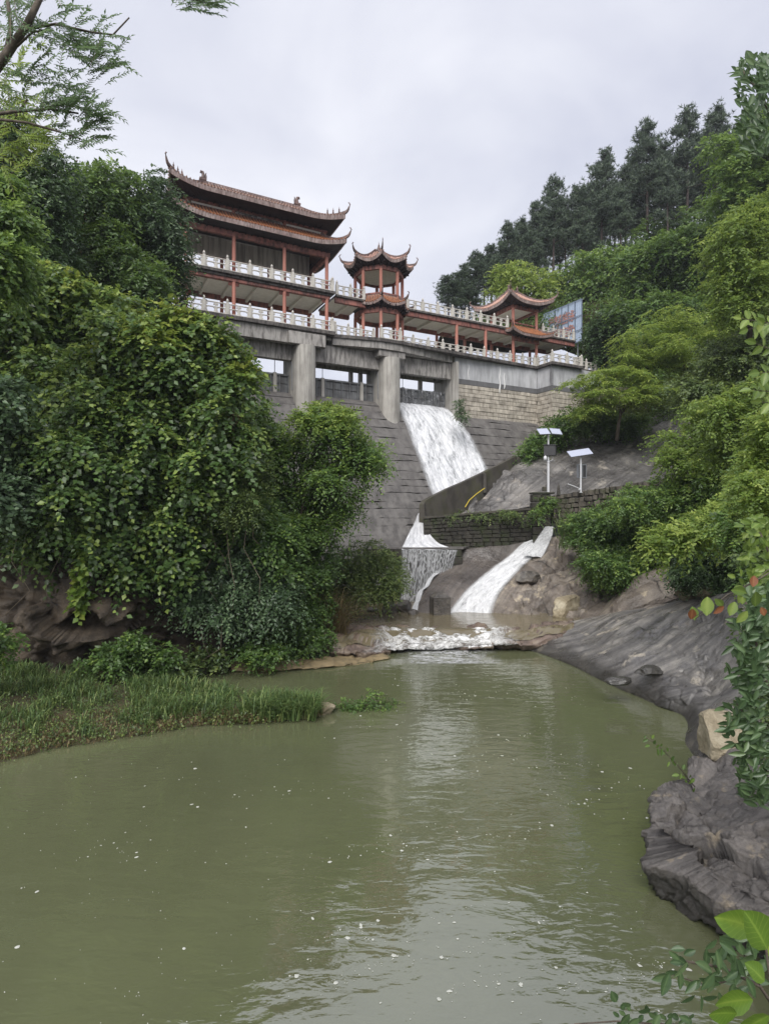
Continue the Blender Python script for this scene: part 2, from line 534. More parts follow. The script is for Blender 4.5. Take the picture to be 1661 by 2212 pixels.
M['band'] = surface('dark plaster band', (0.12, 0.12, 0.125), (0.165, 0.165, 0.17), 0.8, (0.09, 0.09, 0.09), 0.5, rough=0.85)
M['lime_and_slit'] = surface('lime streak and painted sky slit', (0.70, 0.70, 0.70), (0.8, 0.8, 0.8), 3.0, rough=0.9)  # lime on the abutment; also whitens the painted sky slit in the tower
M['block'] = surface('beige stone block', (0.40, 0.365, 0.31), (0.54, 0.495, 0.425), 1.3, (0.15, 0.125, 0.10), 0.6, stain_scale=(1.2, 1.2, 0.5), rough=0.9, bump_s=0.6, bump_scale=9, bump_d=0.04, rand=0.16)
M['floor'] = surface('deck paving', (0.50, 0.48, 0.44), (0.62, 0.60, 0.55), 1.0, (0.35, 0.33, 0.30), 0.4, stain_scale=(1, 1, 1), rough=0.85)
M['mortar'] = surface('dark joint mortar', (0.13, 0.115, 0.095), (0.2, 0.18, 0.15), 3.0, rough=0.95)
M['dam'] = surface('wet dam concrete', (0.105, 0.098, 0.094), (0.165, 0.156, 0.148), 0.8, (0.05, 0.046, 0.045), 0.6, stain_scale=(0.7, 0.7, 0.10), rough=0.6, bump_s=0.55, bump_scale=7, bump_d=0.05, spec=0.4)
M['moss_wall'] = surface('mossy dark masonry', (0.038, 0.035, 0.029), (0.065, 0.060, 0.050), 0.9, (0.022, 0.020, 0.017), 0.7, stain_scale=(1, 1, 0.25), moss=(0.04, 0.055, 0.018), moss_amt=0.75, rough=0.7, bump_s=0.6, bump_scale=8, bump_d=0.05, rand=0.12)
M['wall_dark'] = surface('stained wall concrete', (0.055, 0.050, 0.043), (0.10, 0.09, 0.078), 0.8, (0.03, 0.027, 0.024), 0.6, stain_scale=(.5, .5, 0.25), moss=(0.05, 0.055, 0.02), moss_amt=0.5, rough=0.7, bump_s=0.5, bump_scale=8, bump_d=0.04)
M['rubble'] = surface('rubble stone', (0.075, 0.066, 0.055), (0.17, 0.15, 0.125), 1.0, (0.03, 0.027, 0.022), 0.7, moss=(0.04, 0.055, 0.018), moss_amt=0.6, rough=0.85, bump_s=0.6, bump_scale=9, bump_d=0.05, rand=0.35)
M['steel_gate'] = surface('weathered gate plate', (0.10, 0.105, 0.11), (0.19, 0.195, 0.20), 1.5, (0.04, 0.035, 0.03), 0.6, rough=0.6)
M['panel'] = plain('solar panel', (0.42, 0.45, 0.56), 0.18, 0.0, 0.6, 0.05)
M['pole'] = plain('white painted pole', (0.66, 0.67, 0.70), 0.4, 0.0, 0.5, 0.08)
M['cabinet'] = plain('dark steel cabinet', (0.055, 0.055, 0.058), 0.5, 0.1, 0.5, 0.2)
M['galv'] = plain('galvanised steel', (0.30, 0.32, 0.35), 0.5, 0.4, 0.5, 0.2)
M['sheet'] = plain('blue grey sheet metal', (0.36, 0.44, 0.56), 0.5, 0.0, 0.4, 0.12, 2)
M['frame_blue'] = plain('blue painted frame', (0.16, 0.20, 0.27), 0.5, 0.0, 0.5, 0.2)
M['letter'] = plain('faded orange red paint', (0.46, 0.23, 0.19), 0.7, 0.0, 0.3, 0.35, 6)
M['hose'] = plain('yellow hose rubber', (0.62, 0.47, 0.05), 0.5)
M['black'] = plain('black painted steel', (0.02, 0.02, 0.022), 0.5)
M['bark'] = surface('tree bark', (0.075, 0.06, 0.047), (0.15, 0.125, 0.10), 4.0, (0.03, 0.026, 0.022), 0.6, stain_scale=(4, 4, 0.6), rough=0.9, bump_s=0.6, bump_scale=14, bump_d=0.03)
M['bark_pine'] = surface('pine bark', (0.065, 0.05, 0.045), (0.125, 0.095, 0.085), 2.0, (0.03, 0.025, 0.024), 0.6, stain_scale=(3, 3, 0.6), rough=0.9)
M['twig'] = surface('dry twig', (0.14, 0.115, 0.085), (0.24, 0.20, 0.15), 4.0, rough=0.9)
M['earth'] = surface('hillside soil and litter', (0.020, 0.024, 0.011), (0.050, 0.048, 0.022), 0.6, (0.07, 0.05, 0.03), 0.5, stain_scale=(0.5, 0.5, 0.5), rough=1.0, bump_s=0.9, bump_scale=3, bump_d=0.3, spec=0.1)
M['mud'] = surface('bank soil', (0.060, 0.048, 0.028), (0.11, 0.090, 0.055), 1.2, (0.035, 0.045, 0.015), 0.7, stain_scale=(0.8, 0.8, 0.8), rough=0.9, bump_s=0.7, bump_scale=9, bump_d=0.05)
M['sand'] = surface('ochre sand ledge', (0.19, 0.145, 0.08), (0.31, 0.24, 0.14), 1.5, (0.09, 0.075, 0.045), 0.7, stain_scale=(1, 1, 1), rough=0.8, bump_s=0.4)
M['slab'] = rock_mat('wet grey slab rock', (0.095, 0.090, 0.087), (0.185, 0.176, 0.168), (0.36, 0.335, 0.30), 0.9, (8, 0.7, 1), 0.85, (0.045, 0.043, 0.044), scale=0.5, crack=0.45, edge=(0.48, 0.43, 0.35), relief=0.03, srot=0.5, tide=True)
M['cascade_rock'] = rock_mat('fractured bank rock', (0.085, 0.070, 0.058), (0.19, 0.16, 0.135), (0.34, 0.295, 0.24), 0.5, (8, 0.7, 1), 0.55, (0.045, 0.04, 0.036), scale=0.7, crack=0.9, edge=(0.44, 0.37, 0.26))
M['dome'] = rock_mat('smooth wet dome rock', (0.055, 0.047, 0.042), (0.11, 0.095, 0.085), (0.18, 0.155, 0.135), 0.8, (14, 0.6, 1), 0.6, (0.028, 0.024, 0.022), scale=0.4, crack=0.2)
M['granite'] = rock_mat('streaked granite', (0.070, 0.066, 0.064), (0.15, 0.142, 0.137), (0.30, 0.28, 0.26), 0.7, (7, 0.9, 1), 0.7, (0.04, 0.037, 0.036), scale=0.35, crack=0.7, srot=0.55, edge=(0.40, 0.36, 0.31))
M['cliff'] = rock_mat('brown cliff rock', (0.032, 0.025, 0.018), (0.075, 0.057, 0.039), (0.145, 0.11, 0.075), 0.2, (9, 0.9, 1), 0.6, (0.018, 0.014, 0.011), scale=0.7, crack=0.9)
M['shelf'] = rock_mat('reddish shelf rock', (0.075, 0.058, 0.050), (0.16, 0.115, 0.092), (0.29, 0.235, 0.17), 0.8, (3, 2, 1), 0.4, (0.06, 0.045, 0.04), scale=0.8, crack=0.7)
M['boulder'] = rock_mat('dark boulder', (0.04, 0.037, 0.034), (0.10, 0.09, 0.08), (0.2, 0.18, 0.15), 0.5, (4, 2, 1), 0.3, scale=1.2, crack=0.6)
M['near_rock'] = rock_mat('dark pitted rock', (0.060, 0.055, 0.052), (0.12, 0.11, 0.104), (0.21, 0.19, 0.175), 0.6, (4, 3, 1), 0.3, (0.03, 0.028, 0.028), scale=0.9, crack=0.7, edge=(0.30, 0.25, 0.18), tide=True)
M['pale_rock'] = rock_mat('pale ochre rock', (0.20, 0.16, 0.10), (0.34, 0.29, 0.20), (0.47, 0.42, 0.31), 0.2, (3, 1, 1), 0.35, (0.12, 0.10, 0.07), scale=1.2, crack=0.6)

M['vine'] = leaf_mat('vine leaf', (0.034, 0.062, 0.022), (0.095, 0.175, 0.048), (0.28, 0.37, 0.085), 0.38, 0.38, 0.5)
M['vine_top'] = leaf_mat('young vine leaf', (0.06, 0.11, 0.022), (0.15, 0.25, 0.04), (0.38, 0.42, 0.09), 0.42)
M['leaf_dark'] = leaf_mat('dark evergreen leaf', (0.028, 0.052, 0.024), (0.065, 0.115, 0.048), (0.14, 0.22, 0.08), 0.32, 0.38, 0.5)
M['leaf_mid'] = leaf_mat('mid green leaf', (0.036, 0.070, 0.022), (0.100, 0.185, 0.046), (0.26, 0.37, 0.08), 0.40, 0.4, 0.5)
M['leaf_light'] = leaf_mat('fresh green leaf', (0.075, 0.130, 0.028), (0.19, 0.29, 0.055), (0.37, 0.45, 0.10), 0.45, 0.42, 0.45)
M['leaf_grey'] = leaf_mat('greyish green leaf', (0.040, 0.070, 0.036), (0.095, 0.16, 0.075), (0.19, 0.27, 0.13), 0.32, 0.36, 0.55)
M['leaf_dusky'] = leaf_mat('hazel shrub leaf', (0.038, 0.066, 0.024), (0.10, 0.155, 0.045), (0.22, 0.28, 0.08), 0.36, 0.42, 0.45)
M['pine'] = leaf_mat('pine needle', (0.048, 0.070, 0.052), (0.090, 0.125, 0.085), (0.15, 0.20, 0.12), 0.2, 0.45)
M['grass'] = leaf_mat('bank grass', (0.045, 0.080, 0.028), (0.105, 0.185, 0.060), (0.26, 0.32, 0.11), 0.36)
M['dry_grass'] = leaf_mat('dry reed', (0.08, 0.065, 0.03), (0.19, 0.15, 0.075), (0.36, 0.28, 0.15), 0.3)
M['rust_leaf'] = leaf_mat('rusty new leaf', (0.16, 0.05, 0.025), (0.30, 0.11, 0.055), (0.40, 0.24, 0.10), 0.4, 0.4, 0.4, True)
M['big_leaf'] = leaf_mat('large fresh leaf', (0.06, 0.12, 0.02), (0.14, 0.25, 0.035), (0.29, 0.40, 0.07), 0.4, 0.33, 0.45, True)
M['near_grey'] = leaf_mat('near narrow leaf', (0.035, 0.065, 0.030), (0.080, 0.140, 0.060), (0.17, 0.25, 0.11), 0.32, 0.33, 0.55, True)
M['near_light'] = leaf_mat('near fresh leaf', (0.06, 0.11, 0.025), (0.15, 0.24, 0.05), (0.31, 0.40, 0.10), 0.42, 0.36, 0.45, True)
M['pinnate'] = leaf_mat('pinnate canopy leaf', (0.045, 0.085, 0.040), (0.10, 0.17, 0.075), (0.19, 0.28, 0.12), 0.5, 0.35)

def water_mat(name, col, bumps, rough=0.03, spec=1.0, ior=1.6):
    m, nt, b = new_mat(name)
    co = coords(nt)
    n = ramp(nt, noise_tex(nt, coords(nt, (0.12, 0.05, 1)), 2.0, 3), [(0.35, 0.88), (0.65, 1.08)])
    nt.links.new(mix(nt, 1.0, col, n, 'MULTIPLY'), b.inputs['Base Color'])
    b.inputs['Roughness'].default_value = rough
    b.inputs['IOR'].default_value = ior
    ch = None
    for (sc, st, ds) in bumps:
        ch = bump(nt, b, noise_tex(nt, coords(nt, sc), 1.0, 3, 0.5, 0.5), st, ds, ch)
    return m

M['pool'] = water_mat('murky green water', (0.110, 0.120, 0.064), [((0.35, 0.8, 1), 0.4, 0.06), ((1.1, 2.6, 1), 0.5, 0.032), ((4.0, 9.0, 1), 0.35, 0.010)], ior=2.6)
M['upper_pool'] = water_mat('shallow brown water', (0.16, 0.135, 0.085), [((0.8, 1.8, 1), 0.5, 0.05), ((3, 7, 1), 0.5, 0.02)])
M['reservoir'] = water_mat('reservoir water', (0.10, 0.115, 0.06), [((0.3, 0.6, 1), 0.3, 0.05)])

def white_water(name, su, sv, lo, hi, edge=0.06, col=(0.84, 0.85, 0.88), col2=(0.42, 0.435, 0.46), lace=False, fall_alpha=1.0):
    """foaming water: streaks along the flow (UV v), ragged at both sides"""
    m, nt, b = new_mat(name)
    uv = coords(nt, (1, 1, 1), 'UV')
    n1 = noise_tex(nt, coords(nt, (su, sv, 1), 'UV'), 1.0, 7, 0.68, 0.8)
    n2 = noise_tex(nt, coords(nt, (su * 3.1, sv * 3.5, 1), 'UV'), 1.0, 6, 0.7, 1.2)
    nn = mix(nt, 0.5, n1, n2)
    nt.links.new(ramp(nt, nn, [(0.38, col2), (0.57, col)]), b.inputs['Base Color'])
    b.inputs['Roughness'].default_value = 0.45
    b.inputs['Specular IOR Level'].default_value = 0.4
    bump(nt, b, nn, 1.0, 0.25)
    sep = N(nt, "SeparateXYZ"); nt.links.new(uv, sep.inputs[0])
    e = ramp(nt, sep.outputs['X'], [(0.0, 0.0), (edge, 1.0), (1 - edge, 1.0), (1.0, 0.0)])
    if lace:
        vo = N(nt, "TexVoronoi", feature='DISTANCE_TO_EDGE', Scale=1.0)
        nt.links.new(mix(nt, 0.12, coords(nt, (su, sv, 1), 'UV'), N(nt, "TexNoise", Scale=3.0).outputs['Color']), vo.inputs['Vector'])
        base = ramp(nt, vo.outputs['Distance'], [(0.08, 1.0), (0.24, 0.0)])
        st = ramp(nt, noise_tex(nt, coords(nt, (60, 1.6, 1), 'UV'), 1.0, 5, 0.6, 0.6), [(0.42, 0.0), (0.60, 1.0)])
        base = mix(nt, ramp(nt, n1, [(0.40, 0.15), (0.60, 0.85)]), base, st)
    else:
        base = ramp(nt, nn, [(lo, 0.0), (hi, 1.0)])
    add = N(nt, "Math", operation='MULTIPLY'); nt.links.new(base, add.inputs[0]); nt.links.new(e, add.inputs[1])
    tr = N(nt, "BsdfTransparent"); ms = N(nt, "MixShader")
    nt.links.new(add.outputs[0], ms.inputs[0]); nt.links.new(tr.outputs[0], ms.inputs[1]); nt.links.new(b.outputs[0], ms.inputs[2])
    nt.links.new(ms.outputs[0], nt.nodes['Material Output'].inputs['Surface'])
    return m

M['fall'] = white_water('falling white water', 13, 6.5, 0.27, 0.45, 0.07)
M['stream'] = white_water('rushing stream', 7, 9, 0.25, 0.43, 0.12, col=(0.90, 0.91, 0.93), col2=(0.55, 0.56, 0.58))
M['lace'] = white_water('lacy curtain of water', 46, 9, 0.0, 1.0, 0.08, lace=True)
M['foam'] = plain('foam', (0.52, 0.53, 0.48), 0.6, 0, 0.3, 0.2, 30)
M['churn'] = white_water('churning foam', 11, 5, 0.36, 0.56, 0.2, col=(0.90, 0.90, 0.90), col2=(0.5, 0.5, 0.48))
# ------------------------------------------------------------------ the setting: ground, water, rock
rng = np.random.default_rng(7)
random.seed(7)

def structure(name, me, mat, smooth=True):
    return tag(obj_from(name, me, mat, None, smooth), kind='structure')

def plane_grid(name, x0, x1, y0, y1, z, n=2):
    mb = MB(); mb.add([(x0, y0, z), (x1, y0, z), (x1, y1, z), (x0, y1, z)], [(0, 1, 2, 3)])
    return mb.mesh(name)

structure('ground', plane_grid('ground', -900, 900, -300, 1500, -3.0), M['earth'])
structure('pool_water', plane_grid('pool_water', -40, 26, 2.0, 30.6, 0.0), M['pool'])

# rock sill between the two pools
SILL = Loft([
    [Q(-9, 37.5, -1.0), PZ(700, 1440, -.5), PZ(780, 1428, -.6), PZ(860, 1420, -.7), PZ(950, 1420, -.7), PZ(1050, 1412, -.6), PZ(1130, 1412, -.5), PZ(1230, 1415, -.4)],
    [Q(-9, 39.0, .5), PZ(700, 1412, .25), PZ(775, 1408, .35), PZ(860, 1404, .15), PZ(950, 1402, .05), PZ(1050, 1396, .25), PZ(1130, 1392, .38), PZ(1230, 1392, .3)],
    [Q(-9, 40.5, 1.0), PZ(690, 1385, .8), PZ(775, 1366, .82), PZ(860, 1376, .60), PZ(950, 1378, .50), PZ(1050, 1374, .58), PZ(1140, 1364, .80), PZ(1240, 1350, 1.0)],
    [Q(-9, 43, 1.0), PZ(690, 1362, .95), PZ(775, 1348, .86), PZ(860, 1354, .74), PZ(950, 1356, .68), PZ(1050, 1354, .74), PZ(1140, 1352, .82), PZ(1240, 1338, .95)],
    [Q(-9, 47, .3), Q(-4, 47, .3), Q(-1, 47, .2), Q(1, 47, .1), Q(4, 47, .1), Q(7, 47, .2), Q(10, 47, .2), Q(13, 47, .4)]],
    amp=0.10, scale=1.0, octv=6, gain=.58, frac=[((.7, .7, 1.2), .12, .16, .10, 2.0), ((2.2, 2.2, 3.0), .04, .05, .04, 5.0)])
structure('rock_sill', SILL.mesh('rock_sill', 150, 80), M['shelf'], False)

def sill_water():
    nu, nv = 120, 40
    t = np.linspace(0.02, .995, nu)[None, :] * np.ones((nv, 1)); v = np.linspace(.36, 1.0, nv)[:, None] * np.ones((1, nu))
    p = SILL.at(t, v); k = np.clip((v - .46) / .22, 0, 1); k = k * k * (3 - 2 * k)
    p[..., 2] = (p[..., 2] + .035) * (1 - k) + .80 * k
    p[-1, :, 1] = 42.0
    idx = np.arange(nu * nv).reshape(nv, nu)
    f = np.stack([idx[:-1, :-1], idx[:-1, 1:], idx[1:, 1:], idx[1:, :-1]], -1).reshape(-1, 4)
    return np_mesh('upper_pool_water', p.reshape(-1, 3), f, np.stack([t, v], -1).reshape(-1, 2))
structure('upper_pool_water', sill_water(), M['upper_pool'])

SLAB = Loft([
    [PZ(1085, 1412, -.6), PZ(1165, 1430, -.7), PZ(1255, 1478, -.8), PZ(1320, 1510, -.8), PZ(1390, 1540, -.8), PZ(1450, 1565, -.8), PZ(1455, 1625, -.8), PZ(1480, 1665, -.8)],
    [PZ(1130, 1396, .05), PZ(1222, 1428, .1), PZ(1297, 1462, .12), PZ(1357, 1488, .15), PZ(1427, 1515, .15), PZ(1488, 1540, .15), PZ(1492, 1598, .15), PZ(1518, 1636, .15)],
    [PZ(1165, 1372, .55), PZ(1262, 1388, .75), PZ(1352, 1398, 1.25), PZ(1440, 1405, 1.5), PZ(1515, 1425, 1.55), PZ(1570, 1450, 1.55), PZ(1590, 1520, 1.25), PZ(1620, 1560, 1.2)],
    [PZ(1210, 1347, 1.0), PZ(1305, 1328, 1.35), PZ(1420, 1308, 2.3), PZ(1540, 1285, 3.2), PZ(1625, 1272, 3.8), PZ(1705, 1270, 4.0), PZ(1760, 1330, 3.3), PZ(1800, 1420, 2.8)],
    [Q(10.5, 46, .3), Q(14, 45, .6), Q(17.5, 41.5, 1.6), Q(20, 37.5, 2.4), Q(21, 33, 3.0), Q(21, 29, 3.4), Q(20, 27, 3.6), Q(19, 22, 3.4)]],
    amp=0.035, scale=0.8, seed=3.0, octv=5, gain=0.5, frac=[((.45, .45, .8), .20, .26, .14, 3.0), ((1.5, 1.5, 2.4), .05, .07, .05, 8.0)],
    fmask=lambda u, v, p: np.clip(fbm(p * .25 + 6, 3) * 1.2 * .6 + .9 * np.exp(-((u - .60) / .16) ** 2) * np.clip(1.3 - 2.2 * v, 0, 1) + .3 * np.clip((u - .7) * 3, 0, 1) - .12, .0, 1))
structure('slab_rock', SLAB.mesh('slab_rock', 300, 180, uvs=(1, 1)), M['slab'], True)

RSLOPE = Loft([
    [P(965, 1190, 54.0), P(1040, 1183, 54.2), P(1110, 1175, 54.2), P(1190, 1160, 54.4), P(1260, 1155, 54), P(1330, 1165, 53), P(1430, 1160, 50)],
    [P(940, 1236, 53), P(1018, 1220, 53), P(1085, 1212, 53), P(1150, 1205, 52.6), P(1230, 1215, 51), P(1330, 1225, 48.5), P(1440, 1225, 46)],
    [P(905, 1285, 50), P(968, 1270, 49.6), P(1035, 1262, 49.6), P(1100, 1258, 49.4), P(1180, 1270, 48), P(1300, 1272, 46), P(1440, 1262, 43.5)],
    [PZ(885, 1326, .7), PZ(935, 1329, .65), PZ(990, 1330, .6), PZ(1055, 1332, .6), PZ(1150, 1336, .6), PZ(1290, 1338, .7), PZ(1440, 1320, 1.0)],
    [PZ(870, 1360, -.2), PZ(935, 1362, -.2), PZ(990, 1364, -.2), PZ(1055, 1366, -.2), PZ(1150, 1370, -.2), PZ(1290, 1368, -.2), PZ(1440, 1350, .3)]],
    amp=0.13, scale=0.6, ledge=0.0, seed=9.0)
# smooth dome on the left, broken ledges towards the right
class RS(Loft):
    def at(s, u, v, off=0.0):
        u = np.asarray(u, float); v = np.asarray(v, float)
        p = s.base(u, v); n = s.nrm(u, v)
        k = np.clip((u - 0.50) / 0.12, 0, 1)
        q = fbm(p * np.array([0.35, 0.35, 1.1]) + 4, 3) * 2.4
        fr = q - np.floor(q)
        d = (0.10 + 0.22 * k) * fbm(p * 0.7 + s.seed, 5) + k * (fracture(p, (.5, .5, .8), .30, .40, .14, 4.0) + fracture(p, (1.5, 1.5, 2.2), .06, .10, .05, 2.0)) + 0.35 * np.exp(-((u - 0.16) / 0.1) ** 2) * np.sin(np.clip(v, 0, 1) * math.pi)
        return p + n * (d + off)[..., None]
RSLOPE.__class__ = RS
structure('dome_rock', RSLOPE.mesh('dome_rock', 120, 110, u0=([0, 1], [0, 0]), u1=([0, 1], [.46, .46])), M['dome'], True)
structure('ledge_rock', RSLOPE.mesh('ledge_rock', 150, 130, u0=([0, 1], [.452, .452])), M['cascade_rock'], False)

GRAN = Loft([
    [P(985, 1118, 55.6), P(1100, 1100, 55.6), P(1190, 1085, 55.6), P(1320, 1062, 56), P(1450, 1040, 55), P(1580, 1025, 52)],
    [P(1030, 1080, 58.5), P(1120, 1042, 60), P(1220, 1015, 61), P(1330, 1000, 60.5), P(1430, 992, 60), P(1580, 960, 56)],
    [P(1095, 1020, 63.5), P(1160, 980, 65.5), P(1240, 958, 66.5), P(1340, 948, 66), P(1410, 940, 64.5), P(1580, 900, 60)],
    [P(1130, 985, 68), P(1170, 950, 73), P(1260, 922, 74), P(1350, 912, 72.5), P(1450, 885, 69), P(1600, 830, 63)]],
    amp=0.12, scale=0.5, seed=21.0, octv=6, gain=0.58, frac=[((.30, .30, .55), .38, .5, .16, 2.0), ((1.0, 1.0, 1.6), .05, .08, .05, 8.0)],
    fmask=lambda u, v, p: np.clip(fbm(p * .16 + 2, 3) * 1.8 + .35, .03, 1))
structure('granite_slope', GRAN.mesh('granite_slope', 190, 120), M['granite'], False)

LOWSL = Loft([
    [P(1300, 1332, 46.0), P(1360, 1322, 45), P(1430, 1300, 42.5), P(1520, 1285, 38), P(1640, 1275, 32), P(1800, 1290, 26), P(2000, 1330, 20)],
    [P(1262, 1205, 51.5), P(1320, 1200, 50.5), P(1400, 1185, 48), P(1520, 1150, 44), P(1650, 1120, 38), P(1850, 1100, 32), P(2100, 1080, 25)],
    [P(1222, 1125, 54.0), P(1300, 1110, 54.6), P(1450, 1080, 54), P(1560, 1040, 51), P(1700, 980, 46), P(1900, 900, 39), P(2200, 800, 30)],
    [P(1480, 1040, 57), P(1530, 1010, 57), P(1570, 990, 57), P(1600, 950, 56), P(1740, 880, 50), P(1950, 800, 42), P(2300, 650, 33)]],
    amp=0.35, scale=0.5, seed=31)
structure('lower_slope', LOWSL.mesh('lower_slope', 70, 60), M['earth'])
HILL = Loft([
    [P(1255, 1000, 72), P(1330, 960, 72), P(1450, 900, 68), P(1600, 850, 61), P(1740, 820, 52), P(1950, 780, 42), P(2400, 700, 33)],
    [P(1300, 800, 84), P(1370, 760, 83), P(1460, 700, 80), P(1590, 640, 72), P(1740, 590, 62), P(1950, 520, 52), P(2500, 400, 42)],
    [P(1010, 700, 96), P(1150, 665, 101), P(1300, 625, 106), P(1450, 570, 106), P(1600, 505, 102), P(1780, 440, 94), P(2400, 250, 75)],
    [P(930, 760, 150), P(1150, 760, 150), P(1300, 740, 150), P(1450, 700, 150), P(1600, 650, 150), P(1780, 580, 145), P(2400, 450, 130)]],
    amp=0.6, scale=0.25, seed=41)
structure('right_hill', HILL.mesh('right_hill', 90, 80), M['earth'])

CLIFF = Loft([
    [Q(-24, 27, -1.2), P(-60, 1500, 29.5), P(100, 1490, 30.5), P(250, 1472, 31.5), P(380, 1452, 33), P(520, 1442, 34.8), P(650, 1425, 37.5), P(735, 1385, 42), Q(-4.2, 50, -.3), Q(-4.5, 57, -.3)],
    [Q(-23, 27.5, 2), P(-60, 1400, 29.6), P(90, 1385, 30.2), P(240, 1370, 31.0), P(380, 1365, 33.2), P(520, 1400, 36), P(640, 1395, 39.5), P(720, 1360, 44), Q(-4.6, 51, 1.2), Q(-4.7, 57.2, 2.0)],
    [Q(-22, 28, 5), P(-60, 1260, 30.2), P(90, 1250, 30.4), P(215, 1240, 30.4), P(385, 1230, 33.2), P(500, 1280, 37.5), P(620, 1320, 42), P(710, 1310, 47), Q(-5.2, 53, 3.4), Q(-5.4, 57.6, 4.2)],
    [Q(-22, 29, 8), P(-60, 1120, 33), P(90, 1100, 34), P(220, 1090, 35), P(380, 1090, 37.5), P(480, 1120, 41), P(590, 1180, 46), P(680, 1220, 52), Q(-7.2, 56, 6), Q(-7.2, 58, 7)],
    [Q(-24, 33, 15), P(-60, 860, 42), P(90, 850, 43), P(220, 850, 45), P(330, 880, 46), P(430, 930, 48), P(520, 1000, 51), P(590, 1080, 54), Q(-10.5, 56, 11), Q(-10, 58, 11)],
    [Q(-34, 40, 20), P(-60, 640, 50), P(60, 660, 50), P(180, 700, 50), P(280, 750, 51), P(370, 820, 52), P(430, 890, 54), P(490, 960, 56), Q(-13.5, 57, 16), Q(-13, 59.5, 15)],
    [Q(-50, 70, 22), Q(-34, 64, 21), Q(-30, 62, 20.5), Q(-26, 61, 20), Q(-23, 61, 19), Q(-20, 61, 18), Q(-18, 61, 17), Q(-16, 61.5, 16.5), Q(-15, 62, 16), Q(-14, 63, 15)]],
    amp=0.30, scale=0.45, seed=51, octv=6, gain=.56, frac=[((.35, .35, .35), .55, .6, .25, 2.0), ((1.1, 1.1, 1.1), .12, .18, .10, 5.0)])
structure('left_cliff', CLIFF.mesh('left_cliff', 190, 170), M['cliff'], False)

ISLE = Loft([
    [PZ(-150, 1690, -.3), PZ(0, 1660, -.3), PZ(120, 1628, -.3), PZ(260, 1606, -.3), PZ(420, 1582, -.3), PZ(560, 1574, -.3), PZ(690, 1562, -.3)],
    [PZ(-150, 1670, .06), PZ(0, 1640, .06), PZ(120, 1610, .06), PZ(260, 1590, .06), PZ(420, 1565, .06), PZ(560, 1558, .05), PZ(688, 1547, .03)],
    [PZ(-150, 1560, .55), PZ(0, 1545, .5), PZ(120, 1535, .42), PZ(260, 1525, .35), PZ(420, 1525, .28), PZ(560, 1535, .2), PZ(690, 1537, .06)],
    [PZ(-150, 1470, .9), PZ(0, 1475, .8), PZ(120, 1475, .6), PZ(260, 1475, .4), PZ(420, 1490, .12), PZ(570, 1512, .06), PZ(688, 1529, .03)],
    [PZ(-150, 1440, 1.1), PZ(0, 1440, 1.0), PZ(120, 1445, .8), PZ(260, 1448, .45), PZ(430, 1468, -.3), PZ(580, 1500, -.3), PZ(700, 1520, -.3)]],
    amp=0.05, scale=1.6, seed=61)
structure('grass_bank', ISLE.mesh('grass_bank', 120, 60), M['mud'])
LEDGE = Loft([
    [PZ(500, 1452, -.2), PZ(600, 1452, -.2), PZ(700, 1446, -.2), PZ(800, 1432, -.15), PZ(850, 1424, -.15)],
    [PZ(500, 1446, .10), PZ(600, 1446, .10), PZ(700, 1440, .09), PZ(800, 1428, .05), PZ(848, 1420, .02)],
    [PZ(500, 1420, .3), PZ(600, 1425, .26), PZ(700, 1420, .2), PZ(770, 1412, .15), PZ(830, 1410, .1)]], amp=0.05, scale=1.6, octv=5, gain=.6, frac=[((.8, .8, 1.5), .05, .07, .04, 1.0)])
structure('sand_ledge', LEDGE.mesh('sand_ledge', 140, 40), M['sand'], False)
BANK = Loft([
    [(-6, -6, 5.1), (-2.0, -3, 5.1), (0, -2, 5.1), (2.5, -1.5, 5.2), (6, -1, 5.6), (12, 0, 8)],
    [(-6, -4, 5.0), (-2.0, .3, 5.0), (0, 1.0, 5.0), (2.5, 1.8, 5.1), (5.5, 3.5, 5.3), (12, 6, 8)],
    [(-6, -2, 1.5), (-2.2, 2.0, 1.5), (0, 2.6, 1.5), (3.6, 4.5, 1.8), (7.6, 8.0, 2.6), (13, 10, 7)],
    [(-6, -1, -1), (-2.2, 3, -1), (0, 3.6, -1), (5.2, 6.5, -1), (9.2, 11.0, -1), (14, 14, 5)],
    [(-6, 0, -3), (-2.2, 4, -3), (0, 5, -3), (7.0, 9, -3), (11.0, 13.0, -2), (17, 20, 3.5)]], amp=0.15, scale=0.8, seed=71)
structure('near_bank', BANK.mesh('near_bank', 40, 36), M['mud'])

# ------------------------------------------------------------------ dam frame: s along the dam, y upstream, z up
DA = R(28.0); DC, DS = math.cos(DA), math.sin(DA); DX, DY, KS = -3.94, 46.1, .925
def DW(s, y, z): return (DX + DC * s * KS - DS * y, DY + DS * s * KS + DC * y, z)
ORI = {}
def dthing(name, o, label, cat, group=None):
    e = empty(name, DW(*o), DA, label, cat, group)
    ORI[e.name] = o
    return e
def droot(e):
    while e.parent is not None: e = e.parent
    return ORI[e.name]
def dbuild(mb, name, mat, parent, smooth=False):
    o = droot(parent)
    mb.v = [((x - o[0]) * KS, y - o[1], z - o[2]) for x, y, z in mb.v]
    return mb.build(name, mat, parent, smooth)

